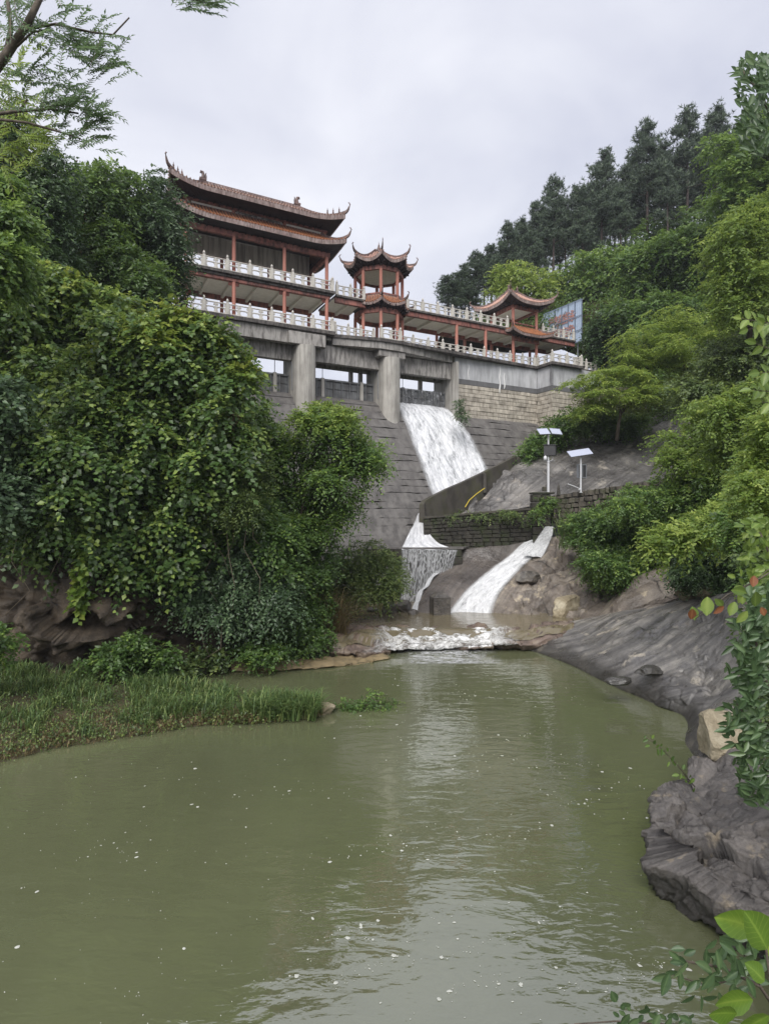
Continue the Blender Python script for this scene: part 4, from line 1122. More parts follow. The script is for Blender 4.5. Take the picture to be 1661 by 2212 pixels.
# ---- balustrades: one post mesh and one panel mesh, shared
pm = MB()
pm.bbox(-.10, .10, -.10, .10, 0, .86, .02)
pm.lathe([(.085, .86), (.105, .885), (.105, .91), (.06, .93), (.095, .98), (.10, 1.02), (.07, 1.09), (.025, 1.16), (.004, 1.19)], (0, 0, 0), 8)
POST = pm.mesh('post'); POST.materials.append(M['white'])
pl = MB()
pl.tube([(.08, 0, .78), (1.72, 0, .78)], .052, 8)
pl.bbox(.09, 1.71, -.05, .05, .40, .475, .012)
pl.bbox(.09, 1.71, -.055, .055, 0, .075, .012)
for c, wd in ((.09, 0), (.9, 1), (1.71, 0)):       # flared feet leave two oblong openings
    prof = [(0, .26), (.08, .20), (.16, .14), (.25, .11), (.33, .14), (.40, .22)]
    for (z0, a0), (z1, a1) in zip(prof[:-1], prof[1:]):
        l0, r0 = (c - a0 if wd or c > 1 else c), (c + a0 if wd or c < 1 else c)
        l1, r1 = (c - a1 if wd or c > 1 else c), (c + a1 if wd or c < 1 else c)
        pl.add([(l0, -.04, z0 + .002), (r0, -.04, z0 + .002), (r1, -.04, z1 + .002), (l1, -.04, z1 + .002), (l0, .04, z0 + .002), (r0, .04, z0 + .002), (r1, .04, z1 + .002), (l1, .04, z1 + .002)],
               [(0, 1, 2, 3), (7, 6, 5, 4), (0, 3, 7, 4), (1, 5, 6, 2)])
for c, k in ((.9, 1.0), (.14, .7), (1.66, .7)):    # cloud-head ornament under the hand rail
    for dx, dz, r in ((0, .66, .085), (-.12, .63, .075), (.12, .63, .075), (0, .55, .06)):
        n = 8
        vs = [(c + dx * k + r * k * math.cos(2 * math.pi * i / n), -.045, dz + r * math.sin(2 * math.pi * i / n)) for i in range(n)]
        vs += [(x, .045, z) for x, _, z in vs]
        pl.add(vs, [tuple(range(n)), tuple(range(2 * n - 1, n - 1, -1))] + [(i, n + i, n + (i + 1) % n, (i + 1) % n) for i in range(n)])
    pl.bbox(c - .04 * k, c + .04 * k, -.04, .04, .47, .56, .008)
PANEL = pl.mesh('panel'); PANEL.materials.append(M['white'])

def balustrade(pts, z, label, every=1.8, group='carved white balustrades', skip_first=False):
    """posts at the corners of the path and every 1.8 m between"""
    e = dthing('balustrade', (pts[0][0], pts[0][1], z), label, 'balustrade', group)
    o = ORI[e.name]; first = True
    for i in range(len(pts) - 1):
        a = Vector((*pts[i], 0)); b = Vector((*pts[i + 1], 0)); L = (b - a).length; n = max(1, round(L / every)); d = (b - a) / n
        for k in range(n + (1 if i == len(pts) - 2 else 0)):
            q = a + d * k
            if not (first and skip_first):
                p = bpy.data.objects.new('post', POST); COL.objects.link(p); p.parent = e
                p.location = ((q.x - o[0]) * KS, q.y - o[1], 0); p.rotation_euler.z = math.atan2(d.y, d.x)
                p.scale = (1, 1, random.uniform(.985, 1.015))
            first = False
        for k in range(n):
            q = a + d * k
            p = bpy.data.objects.new('panel', PANEL); COL.objects.link(p); p.parent = e
            p.location = ((q.x - o[0]) * KS, q.y - o[1], 0); p.rotation_euler.z = math.atan2(d.y, d.x * KS); p.scale.x = math.hypot(d.x * KS, d.y) / 1.8
    return e

# ------------------------------------------------------------------ gate tower
tw = dthing('gate_tower', (-6.5, 1.8, 19.9), 'large three tiered gate tower with red columns and sweeping tiled roofs', 'tower')
CS = (-12.3, -8.6, -4.4, -.6)
slabp = lambda x0, x1, y0, y1, z0, z1, nm, mt, b=.02, par=None: dbuild(MB().bbox(x0, x1, y0, y1, z0, z1, b), nm, mt, par or tw)
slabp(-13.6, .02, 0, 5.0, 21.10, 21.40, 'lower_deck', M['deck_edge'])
slabp(-13.6, -.75, .25, .75, 20.05, 21.098, 'edge_beam', M['beam'])
slabp(-13.6, -.75, 4.2, 4.7, 20.05, 21.098, 'edge_beam', M['beam'])
for a, b in ((-9.9, -3.46), (-13.6, -11.7)):
    slabp(a, b, 1.2, 1.75, 18.95, 20.9, 'main_beam', M['beam'])
slabp(-13.6, .0, .752, 4.198, 20.85, 21.09, 'deck_soffit', M['beam'])
slabp(-4.2, -.95, -.1, .245, 19.97, 20.9, 'pier_cap', M['beam'])
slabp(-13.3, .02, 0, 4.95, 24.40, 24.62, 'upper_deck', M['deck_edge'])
slabp(-13.2, -.1, .75, 4.2, 24.622, 24.65, 'floor_finish', M['floor'], .004)
slabp(-13.5, -.05, .75, 4.6, 21.403, 21.43, 'floor_finish', M['floor'], .004)
slabp(-13.0, -.2, .18, .3, 24.22, 24.398, 'deck_nosing', M['deck_edge'])
for y in (.28, 4.35):
    slabp(-13.0, -.35, y, y + .3, 23.98, 24.397, 'red_edge_beam', M['red_beam'])
slabp(-13.0, -.35, .582, 4.348, 24.32, 24.396, 'soffit', M['ceiling'])
for s in CS + (-10.45, -6.5, -2.5):
    slabp(s - .11, s + .11, .583, 4.347, 24.08, 24.318, 'cross_beam', M['ceiling'])
for s in CS:
    for y in (.42, 4.5):
        column(tw, s, y, 21.40, 23.98); column(tw, s, y, 24.62, 27.36)
for s in CS:
    for sg in (-1, 1):
        if -12.4 < s + sg * .4 < -.4:
            dbuild(MB().side_prism([(.40, 23.98), (.50, 23.98), (.50, 23.72), (.40, 23.9)], s + sg * .15, s + sg * .42), 'corner_brace', M['red_beam'], tw)
# second storey ceiling of bare boards
for y in (.30, 4.36):
    slabp(-12.9, -.35, y, y + .28, 27.32, 27.74, 'red_edge_beam', M['red_beam'])
for s in (-12.9, -.63):
    slabp(s, s + .28, .582, 4.358, 27.32, 27.738, 'red_end_beam', M['red_beam'])
for k in range(12):                                   # bare grey boards closing the back of the upper storey
    a = -12.6 + k * .997
    slabp(a + .008, a + .989, 4.25 + (k % 3) * .012, 4.34, 27.34, 28.88, 'wall_board', M['board'], .006)
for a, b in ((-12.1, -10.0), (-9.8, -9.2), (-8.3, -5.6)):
    slabp(a, b, 4.19, 4.235, 28.74, 28.80, 'painted_sky_slit', M['lime_and_slit'], .004)  # white strips painted in for the sky-bright gap above the boards
slabp(-12.6, -.66, .82, .9, 28.35, 29.2, 'skirt_wall', M['ceiling'])
slabp(-12.6, -.66, 4.36, 4.42, 28.35, 29.2, 'skirt_wall', M['ceiling'])
# lower roof skirt
x0, x1, y0, y1 = -13.35, .48, -.68, 5.6
cor = [(x0, y0), (x1, y0), (x1, y1), (x0, y1)]
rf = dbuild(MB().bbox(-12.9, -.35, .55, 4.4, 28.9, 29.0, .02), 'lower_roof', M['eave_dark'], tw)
for k in range(4):
    pos, L = roof_face(tw, cor[k], cor[(k + 1) % 4], 1.5, 1.5, 1.5, 28.12, 29.25, .50, 3.0, math.pi / 2, M['tile'], .25, .20, .34, 1.12, 27.76, parent=rf)
    hip_ridge(tw, pos, L, 1.5, 1.5, 0, .75, parent=rf)
dbuild(MB().bbox(-11.95, -.95, .72, .88, 29.18, 29.30, .02), 'roof_collar', M['ridge'], tw)
# clerestory
for s in (-12.1, -8.5, -4.2, -.6):
    for y in (.95, 3.95):
        column(tw, s, y, 29.0, 29.56, .13, 'clerestory_post')
slabp(-12.4, -.35, .82, 1.08, 29.55, 29.74, 'clerestory_beam', M['red_beam'])
slabp(-12.4, -.35, 3.82, 4.08, 29.55, 29.74, 'clerestory_beam', M['red_beam'])
slabp(-12.4, -.4, 1.082, 3.818, 29.45, 29.6, 'clerestory_ceiling', M['ceiling'])
slabp(-12.1, -.6, 3.9, 3.98, 29.01, 29.56, 'back_wall', M['ceiling'])
for a, b in ((-11.95, -8.65), (-4.05, -.75)): slabp(a, b, .93, .985, 29.2, 29.56, 'clerestory_panel', M['ceiling'], .005)
lat = dbuild(MB().bbox(-8.25, -4.45, .88, .94, 29.15, 29.55, .01), 'lattice_board', M['beam'], tw)
mbl = MB()
for (a, b, c, d) in ((-8.1, -6.6, 29.17, 29.2), (-8.1, -6.6, 29.3, 29.33), (-6.2, -4.6, 29.17, 29.2), (-6.2, -4.6, 29.3, 29.33), (-8.1, -8.05, 29.2, 29.3), (-6.65, -6.6, 29.2, 29.3), (-6.2, -6.15, 29.2, 29.3), (-4.65, -4.6, 29.2, 29.3), (-7.6, -7.1, 29.23, 29.26), (-5.7, -5.1, 29.23, 29.26)):
    mbl.box(a, b, .855, .882, c + .17, d + .17)
dbuild(mbl, 'lattice_bars', M['deck_edge'], lat)
# upper roof
x0, x1, y0, y1 = -13.5, .32, -.7, 5.62
cor = [(x0, y0), (x1, y0), (x1, y1), (x0, y1)]
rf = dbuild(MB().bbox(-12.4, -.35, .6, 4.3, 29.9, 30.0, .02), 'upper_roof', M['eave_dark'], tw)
B = 3.16
for k in range(4):
    hL, hR = 2.9, 2.85
    args = ((B, hL, hR), (hR, B, B), (B, hR, hL), (hL, B, B))[k]
    pos, L = roof_face(tw, cor[k], cor[(k + 1) % 4], args[0], args[1], args[2], 30.02, 31.85, .48, 3.0, math.pi / 2, M['tile_old'], .25, .22, .34, 1.5, 29.76, parent=rf)
    hip_ridge(tw, pos, L, args[0], args[1], 0, .78, parent=rf, beasts=3)
rg = dbuild(MB().bbox(-10.8, -2.3, 2.36, 2.56, 31.8, 32.08, .03), 'main_ridge', M['ridge'], tw)
mb = MB()
for k in range(32):
    a = -10.2 + k * .245
    mb.box(a, a + .13, 2.345, 2.575, 31.88, 32.0)
o = dbuild(mb, 'ridge_ornament', M['fascia'], rg); o['kind'] = 'stuff'
dragon(tw, -10.6, 2.46, 32.06, 1, rg); dragon(tw, -2.5, 2.46, 32.06, -1, rg)
balustrade([(-12.77, .15), (-.17, .15), (-.17, .42)], 21.40, 'white balustrade along the lower deck of the gate tower')
balustrade([(-12.77, .15), (-.17, .15), (-.17, .42)], 24.62, 'white balustrade along the upper deck of the gate tower')

# ------------------------------------------------------------------ octagonal pavilion (and its twin beyond the tower)
def octagon(c, label, group):
    th = dthing('octagonal_pavilion', (c[0], c[1], 21.38), label, 'pavilion', group)
    V_ = lambda r, k: octa(r, k, c)
    for k in range(8):
        x, y = V_(2.05, k)
        column(th, x, y, 21.38, 23.72, .15); column(th, x, y, 24.62, 27.30, .15)
    def ring(r0, r1, z0, z1, name, mat, ks=range(8)):
        for k in ks:
            a, b, c_, d = V_(r0, k), V_(r0, k + 1), V_(r1, k + 1), V_(r1, k)
            dbuild(MB().prism([d, c_, b, a] if r0 < r1 else [a, b, c_, d], z0, z1), name, mat, th)
    ring(1.93, 2.17, 27.27, 27.62, 'red_beam', M['red_beam'])
    ring(1.93, 2.17, 23.68, 24.1, 'red_beam', M['red_beam'])
    dbuild(MB().prism([V_(1.92, k) for k in range(8)], 27.42, 27.6), 'ceiling', M['ceiling'], th)
    dbuild(MB().prism([V_(1.92, k) for k in range(8)], 24.02, 24.2), 'ceiling', M['ceiling'], th)
    dbuild(MB().prism([V_(2.25, k) for k in range(8)], 24.3, 24.6), 'floor_slab', M['deck_edge'], th)
    fr = [k for k in range(8) if math.sin(OROT + (k + .5) * math.pi / 4) < -.15]
    for k in fr:      # low bench rail on the open sides
        a, b = V_(2.12, k), V_(2.12, k + 1)
        dbuild(MB().sweep([(a[0], a[1], 25.2), (b[0], b[1], 25.2)], .16, .12), 'bench_rail', M['red_beam'], th)
        dbuild(MB().sweep([(a[0], a[1], 24.6), (b[0], b[1], 24.6)], .08, .62), 'parapet', M['fascia'], th)
    # upper roof
    r0 = 2.78; Lk = 2 * r0 * math.sin(math.pi / 8); Bk = r0 * math.cos(math.pi / 8)
    rf = dbuild(MB().prism([V_(2.1, k) for k in range(8)], 27.64, 27.7), 'upper_roof', M['eave_dark'], th)
    for k in range(8):
        pos, L = roof_face(th, V_(r0, k), V_(r0, k + 1), Bk, Lk / 2, Lk / 2, 27.98, 29.65, .48, 1.25, math.pi / 4, M['tile_pink'], .21, .28, .26, .7, 27.62, parent=rf)
        hip_ridge(th, pos, L, Bk, Lk / 2, 0, .72, parent=rf, w=.15)
    dbuild(MB().lathe([(.24, 0), (.26, .12), (.14, .2), (.2, .33), (.16, .46), (.08, .54), (.1, .62), (.04, .76), (.004, 1.0)], (c[0], c[1], 29.5), 10), 'finial', M['ridge'], rf)
    # lower roof skirt on the downstream sides
    r0 = 2.72; Lk = 2 * r0 * math.sin(math.pi / 8); Bk = (2.72 - 2.05) * math.cos(math.pi / 8); hk = (2.72 - 2.05) * math.sin(math.pi / 8)
    rf = dbuild(MB().prism([V_(2.14, fr[0] if 0 not in fr else k) for k in range(8)], 24.12, 24.28), 'lower_roof', M['eave_dark'], th)
    for k in fr:
        pos, L = roof_face(th, V_(r0, k), V_(r0, k + 1), Bk, hk, hk, 24.38, 25.16, .34, 1.1, math.pi / 4, M['tile'], .21, .2, .24, .6, 24.08, parent=rf)
        hip_ridge(th, pos, L, Bk, hk, 0, .6, parent=rf, w=.14)
        if k == max(fr) or (k + 1) % 8 not in fr: hip_ridge(th, pos, L, Bk, hk, 1, .6, parent=rf, w=.14)
    return th
octagon(OC, 'octagonal two tiered pavilion with upturned eaves right of the gate tower', None)
octagon((-18.3, 1.98), 'pavilion roof corner peeping through the trees left of the gate tower', None)
lb = dthing('left_bridge', (-16, 2, 20.8), 'deck of the gallery continuing left behind the trees', 'bridge')
dbuild(MB().bbox(-24, -13.61, .6, 4.9, 21.1, 21.38, .02), 'lower_deck', M['deck_edge'], lb)
dbuild(MB().bbox(-16.4, -13.31, .6, 4.6, 24.40, 24.62, .02), 'upper_deck', M['deck_edge'], lb)

of = [(OC[0] + (x - OC[0]) * .955, OC[1] + (y - OC[1]) * .955) for x, y in oct_front]
balustrade([(.35, .75), (of[0][0] - .25, .75)], 21.38, 'short white balustrade between tower and octagonal pavilion, lower deck', 1.5)
balustrade([(of[0][0], of[0][1])] + of[1:], 21.38, 'angled white balustrade wrapped around the octagonal pavilion base', 1.7)
balustrade([(of[-1][0] + .3, .75), (23.4, .75), (23.65, .6), (23.65, -1.4), (27.85, -1.4)], 21.38, 'long lower white balustrade over the abutment wall', 1.75)
balustrade([(27.95, -1.1), (27.95, -.7), (30.8, -.7)], 21.34, 'short white balustrade at the far right end of the lower deck', 1.6)
balustrade([(.45, .65), (3.1, .65)], 24.62, 'short white balustrade between tower and octagonal pavilion, upper deck', 1.55)
balustrade([(7.6, .65), (19.6, .65)], 24.62, 'long upper white balustrade between the two small pavilions', 1.66)
balustrade([(24.5, .65), (29.0, .65)], 24.62, 'upper white balustrade right of the square pavilion', 1.5)
# stair rail and iron fence behind the gallery
sr = dthing('stair_balustrade', (15.2, 4.0, 21.4), 'grey stair balustrade rising behind the gallery columns', 'balustrade')
for k in range(4):
    a = 14.6 + k * 1.0; z = 21.4 + k * .32
    p = bpy.data.objects.new('post', POST); COL.objects.link(p); p.parent = sr; p.location = ((a - 15.2) * KS, 0, z - 21.4)
    if k < 3: dbuild(MB().sweep([(a, 4.0, z + .7), (a + 1.0, 4.0, z + 1.02)], .1, .1).sweep([(a, 4.0, z + .3), (a + 1.0, 4.0, z + .62)], .08, .08), 'rail', M['white'], sr)
fe = dthing('iron_fence', (9.5, 4.6, 21.4), 'black iron railing behind the octagonal pavilion', 'fence')
dbuild(MB().box(4.2, 14.4, 4.78, 4.82, 22.5, 22.54), 'top_rail', M['black'], fe)
dbuild(MB().box(4.2, 14.4, 4.78, 4.82, 21.55, 21.59), 'bottom_rail', M['black'], fe)
for k in range(60):
    a = 4.25 + k * .172
    dbuild(MB().box(a - .011, a + .011, 4.785, 4.815, 21.4, 22.66 if k % 10 == 0 else 22.5), 'bar', M['black'], fe)

# ------------------------------------------------------------------ square pavilion
sq = dthing('square_pavilion', (22.1, 2.3, 21.4), 'square two tiered pavilion with upturned eaves in front of the billboard', 'pavilion')
for s in (20.5, 23.7):
    for y in (.8, 4.1):
        column(sq, s, y, 21.38, 24.0); column(sq, s, y, 24.62, 26.78)
for y in (.67, 3.97): dbuild(MB().bbox(20.35, 23.85, y, y + .26, 26.7, 27.05, .02), 'red_beam', M['red_beam'], sq)
for s in (20.37, 23.57): dbuild(MB().bbox(s, s + .26, 0.932, 3.968, 26.7, 27.048, .02), 'red_beam', M['red_beam'], sq)
dbuild(MB().box(20.632, 23.568, 0.933, 3.967, 26.9, 27.0), 'ceiling', M['ceiling'], sq)
dbuild(MB().bbox(20.35, 23.85, .56, .655, 23.5, 23.98, .02), 'red_beam', M['red_beam'], sq)
for z in (24.95, 25.25): dbuild(MB().bbox(20.6, 23.6, .74, .86, z, z + .12, .01), 'bench_rail', M['red_beam'], sq)
x0, x1, y0, y1 = 19.3, 24.7, -.15, 5.05
cor = [(x0, y0), (x1, y0), (x1, y1), (x0, y1)]
rf = dbuild(MB().bbox(20.4, 23.8, .8, 4.1, 27.1, 27.2, .02), 'upper_roof', M['eave_dark'], sq)
for k in range(4):
    args = ((2.6, 2.1, 2.1), (2.1, 2.6, 2.6), (2.6, 2.1, 2.1), (2.1, 2.6, 2.6))[k]
    pos, L = roof_face(sq, cor[k], cor[(k + 1) % 4], args[0], args[1], args[2], 27.28, 29.0, .62, 2.3, math.pi / 2, M['tile_pink'], .23, .28, .28, .9, 27.06, parent=rf)
    hip_ridge(sq, pos, L, args[0], args[1], 0, .62, parent=rf, w=.15)
rg = dbuild(MB().bbox(21.3, 22.7, 2.35, 2.55, 28.93, 29.22, .03), 'main_ridge', M['ridge'], rf)
for s in (21.4, 22.6):
    dbuild(MB().lathe([(.12, 0), (.14, .1), (.07, .2), (.11, .32), (.03, .5), (.005, .6)], (s, 2.45, 29.2), 8), 'ridge_finial', M['ridge'], rf)
rf = dbuild(MB().bbox(20.3, 23.9, .46, .62, 24.1, 24.3, .02), 'lower_roof', M['eave_dark'], sq)
for (c0, c1, h0, h1, ends) in (((19.45, -.3), (24.7, -.3), .95, .95, (0, 1)), ((19.45, .46), (19.45, -.3), 0, .95, ()), ((24.7, -.3), (24.7, .46), .95, 0, ())):
    pos, L = roof_face(sq, c0, c1, .95, h0, h1, 24.08, 24.95, .42, 2.0 if ends else .9, math.pi / 2, M['tile'], .23, .2, .25, .8, 23.98, parent=rf, brackets=len(ends) > 0)
    for en in ends: hip_ridge(sq, pos, L, .95, .95, en, .58, parent=rf, w=.14)

# ------------------------------------------------------------------ billboard
bR, bL = Vector((*P(1257, 700, 82)[:2], 0)), Vector((*P(1172, 700, 88.6)[:2], 0))
dirb = (bR - bL); LB = dirb.length
bb = empty('billboard', (bL.x, bL.y, 25.2), math.atan2(dirb.y, dirb.x), 'blue grey sheet metal billboard with faded red Chinese lettering behind the square pavilion', 'billboard')
HB = 4.45
for k in range(6):
    a, b = LB * k / 6, LB * (k + 1) / 6
    vs, fs = [], []
    nn = 12
    for i in range(nn + 1):
        x = a + .01 + (b - a - .02) * i / nn; y = .02 if i % 3 == 0 else -.0
        vs += [(x, y, 0), (x, y, HB)]
    for i in range(nn): fs.append((2 * i, 2 * i + 2, 2 * i + 3, 2 * i + 1))
    MB().add(vs, fs).build('sheet', M['sheet'], bb)
for k in range(7): MB().box(LB * k / 6 - .04, LB * k / 6 + .04, -.08, -.02, -.02, HB + .02).build('upright', M['frame_blue'], bb)
for z in (0, HB * .28, HB * .62, HB): MB().box(0, LB, -.1, -.082, z - .045, z + .045).build('rail', M['frame_blue'], bb)
for (xa, za, xb, zb, out) in ((.45, HB - .3, -.9, HB * .35, -1.2), (LB * .62, HB * .85, LB * .15, HB * .1, -1.4), (LB * .4, HB * .55, LB * .78, -.6, -1.1)):
    MB().tube([(xa, -.12, za), (xb, out, zb)], .05, 6).build('strut', M['galv'], bb)
MB().tube([(LB * .2, -.5, HB * .2), (LB * .2, -.5, -4.0)], .07, 8).build('leg', M['galv'], bb)
MB().tube([(LB * .85, .3, HB * .2), (LB * .85, .3, -5.0)], .07, 8).build('leg', M['galv'], bb)
def lettering(txt, x, z, size, parent, ang):
    cu = bpy.data.curves.new('lettering', 'FONT'); cu.body = txt; cu.size = size; cu.extrude = .012; cu.align_x = 'CENTER'; cu.offset = .012
    t = bpy.data.objects.new('lettering_tmp', cu); COL.objects.link(t)
    dg = bpy.context.evaluated_depsgraph_get()
    me = bpy.data.meshes.new_from_object(t.evaluated_get(dg))
    bpy.data.objects.remove(t)
    me.name = 'lettering'
    me.materials.clear()
    o = obj_from('lettering', me, M['letter'], parent)
    o.location = (x, -.055, z); o.rotation_euler = (math.pi / 2, 0, 0)
    return o
for i, ch in enumerate('严禁游泳'): lettering(ch, LB * (.25 + .165 * i), HB * .58, 1.3, bb, 0)
for i, ch in enumerate('后果自负'): lettering(ch, LB * (.25 + .165 * i), HB * .24, 1.3, bb, 0)

# ------------------------------------------------------------------ solar masts
def rot_box(w, h, t, name, mat, parent, loc, rot):
    o = MB().bbox(-w / 2, w / 2, -t / 2, t / 2, -h / 2, h / 2, .01).build(name, mat, parent); o.location = loc; o.rotation_euler = rot
    return o
a = P(1184, 1068, 55.7)
ma = empty('solar_camera_mast', a, 0, 'tall white mast with two solar panels, dark box and dome camera', 'mast')
MB().lathe([(.16, 0), (.16, .03), (.085, .04), (.085, 2.3), (.11, 2.31), (.11, 2.4), (.065, 2.41), (.065, 4.5)], (0, 0, 0), 12).build('pole', M['pole'], ma, False)
for sg in (-1, 1):
    pn = rot_box(.78, .80, .04, 'solar_panel', M['panel'], ma, (sg * .44 + .05, -.15, 4.52), (R(-52), R(4 * sg), R(6)))
    mbp = MB(); mbp.box(-.4, .4, -.035, -.021, -.41, -.39).box(-.4, .4, -.035, -.021, .39, .41).box(-.4, -.38, -.035, -.021, -.39, .39).box(.38, .4, -.035, -.021, -.39, .39)
    mbp.build('panel_frame', M['galv'], pn)
MB().tube([(-.5, .05, 4.35), (.6, .05, 4.35)], .03, 6).build('panel_bracket', M['galv'], ma)
bx = rot_box(.82, .74, .45, 'equipment_box', M['cabinet'], ma, (.12, -.05, 3.16), (0, 0, R(-28)))
rot_box(.92, .05, .56, 'box_lid', M['cabinet'], ma, (.12, -.05, 3.56), (0, R(3), R(-28)))
MB().lathe([(.02, .26), (.10, .24), (.13, .12), (.12, .02), (.08, -.06), (.0, -.1)], (-.26, -.12, 2.5), 12).build('dome_camera', M['pole'], ma, True)
MB().tube([(-.26, -.1, 2.76), (-.2, -.1, 2.85), (0, 0, 2.8)], .025, 6).build('camera_arm', M['pole'], ma)
MB().tube([(.3, -.1, 2.78), (.28, -.12, 2.5), (.1, -.1, 2.42)], .02, 6).build('cable', M['pole'], ma)
MB().bbox(-.32, .42, -.08, .04, 2.40, 2.44, .01).build('cross_arm', M['galv'], ma)
b_ = P(1254, 1064, 55.2)
mb_ = empty('solar_gauge_mast', b_, 0, 'shorter white mast with one wide tilted solar panel and cabinet', 'mast')
MB().lathe([(.12, 0), (.12, .03), (.06, .04), (.06, 2.75)], (0, 0, 0), 12).build('pole', M['pole'], mb_)
pn = rot_box(1.68, .72, .04, 'solar_panel', M['panel'], mb_, (-.1, -.1, 2.85), (R(-50), R(-9), R(8)))
rot_box(.66, 1.0, .28, 'cabinet', M['galv'], mb_, (.14, .25, 1.55), (0, 0, R(20)))
for dx in (-.16, .18): rot_box(.24, .86, .02, 'cabinet_door', M['cabinet'], mb_, (.14 + dx * .94, .10 + dx * .34, 1.55), (0, 0, R(20)))
MB().tube([(0, 0, .25), (-.5, -.05, .45), (-.95, -.05, .62)], .03, 6).build('gauge_arm', M['pole'], mb_)
MB().tube([(-.03, -.06, 0), (-.05, -.08, .22), (-.2, -.1, .2)], .03, 6).build('conduit', M['pole'], mb_)
c_ = P(1206, 1068, 55.4)
bo = empty('marker_post', c_, 0, 'short dark post with pointed cap between the two masts', 'post')
MB().lathe([(.13, 0), (.12, .3), (.09, .32), (.11, .42), (.08, .6), (.03, .7), (.01, .85)], (0, 0, 0), 10).build('shaft', M['wall_dark'], bo)
hp = [P(1003, 1103, 56.2), P(1012, 1088, 57.0), P(1028, 1074, 58), P(1045, 1062, 58.8)]
ho = empty('hose', hp[0], 0, 'yellow hose lying on the granite beside the diversion wall', 'hose')
MB().tube([Vector(p) + Vector((0, -.35, .25)) - Vector(hp[0]) for p in hp], .032, 6).build('hose_pipe', M['hose'], ho)

# ------------------------------------------------------------------ boulders
def boulder(name, label, c, r, mat, seed, flat=1.0, group=None, cat='boulder', sub=3, cut=.55):
    me = bpy.data.meshes.new(name)
    import bmesh
    bm = bmesh.new(); bmesh.ops.create_icosphere(bm, subdivisions=sub + 1, radius=1.0)
    v = np.array([q.co[:] for q in bm.verts])
    rs = np.random.default_rng(seed)
    for k in range(16):                                   # facets
        n = norm(rs.normal(size=3)); h = rs.uniform(cut, .98)
        d = v @ n - h
        v = v - np.outer(np.clip(d, 0, None), n)
    v = v + norm(v) * (.07 * fbm(v * 2.2 + seed, 5))[:, None]
    v = v * np.array(r)
    for q, p in zip(bm.verts, v): q.co = p
    bm.to_mesh(me); bm.free()
    o = obj_from(name, me, mat, None, False)
    o.location = c; o.rotation_euler.z = rs.uniform(0, 6)
    return tag(o, label, cat, group)
def bz(x, y, z): return PZ(x, y, z)
boulder('boulder', 'dark angular boulder under the water curtain, leftmost of the row', bz(838, 1318, .95), (.85, .6, .55), M['boulder'], 1, group='boulders in the plunge pool')
boulder('boulder', 'dark boulder just left of the square stone block', bz(872, 1314, 1.0), (.75, .55, .62), M['boulder'], 2, group='boulders in the plunge pool')
boulder('boulder', 'small flat wet boulder at the foot of the plunge pool row', bz(893, 1325, .8), (.55, .4, .32), M['boulder'], 3, group='boulders in the plunge pool')
boulder('boulder', 'low boulder between the curtain of water and the block', bz(913, 1312, .95), (.5, .4, .5), M['boulder'], 4, group='boulders in the plunge pool')
boulder('boulder', 'pale half sunk boulder at the left end of the plunge pool', bz(803, 1322, .8), (.5, .4, .3), M['boulder'], 5, group='boulders in the plunge pool')
bk = PZ(950, 1328, .75)
sb = empty('stone_block', bk, R(12), 'upright squared stone block standing at the foot of the second stream', 'stone block')
me = MB().bbox(-.52, .52, -.45, .45, -.2, 1.15, .06).mesh('block_body')
o = obj_from('block_body', me, M['boulder'], sb)
mb = MB().add([(-.46, -.40, 1.151), (.46, -.40, 1.151), (.46, .40, 1.151), (-.46, .40, 1.151), (-.2, -.25, 1.36), (.3, -.2, 1.30), (.25, .25, 1.33), (-.25, .2, 1.40)], [(0, 1, 5, 4), (1, 2, 6, 5), (2, 3, 7, 6), (3, 0, 4, 7), (4, 5, 6, 7), (3, 2, 1, 0)])
mb.build('block_cap', M['boulder'], sb)
boulder('boulder', 'ochre rock at the tip of the grassy bank', PZ(697, 1533, .1), (.48, .35, .34), M['pale_rock'], 8)
boulder('boulder', 'large pale triangular rock right of the second stream', PZ(1232, 1318, 1.0), (1.9, 1.0, 1.05), M['pale_rock'], 9)
boulder('boulder', 'tan rock wedged right of the triangular rock', PZ(1278, 1318, 1.0), (.9, .7, .8), M['pale_rock'], 10)
boulder('boulder', 'large tilted grey rock below the bushes', P(1400, 1280, 43.0), (3.6, 1.9, 1.35), M['cascade_rock'], 11, cut=.55).rotation_euler = (0, R(-24), R(12))
boulder('boulder', 'long smooth grey rock behind the sloping slab', PZ(1330, 1326, 1.0), (2.6, 1.3, .9), M['cascade_rock'], 12, cut=.6).rotation_euler = (0, R(-18), R(8))
boulder('boulder', 'upright pale rock under the dark shrub on the slab', P(1482, 1268, 36), (.55, .5, .75), M['pale_rock'], 13)
boulder('boulder', 'small pale rock lying on the rim of the slab', P(1520, 1278, 34.5), (.5, .4, .4), M['pale_rock'], 14)
boulder('boulder', 'brown rock lodged beside the upper part of the second stream', P(1142, 1246, 49.6), (1.0, .55, .45), M['boulder'], 15)
for i, (x, y, rr) in enumerate(((1452, 1395, .5), (1400, 1450, .42), (1335, 1470, .36), (1505, 1385, .5))):
    boulder('boulder', ('angular rock flake lying high on the slab', 'broken rock flake near the water edge of the slab', 'small rock flake at the waterline of the slab', 'dark rock flake right of the other flakes on the slab')[i],
            PZ(x, y, 1.2 - .2 * (i % 3)), (rr * 1.5, rr, rr * .5), M['slab'], 20 + i, group='rock flakes on the slab')

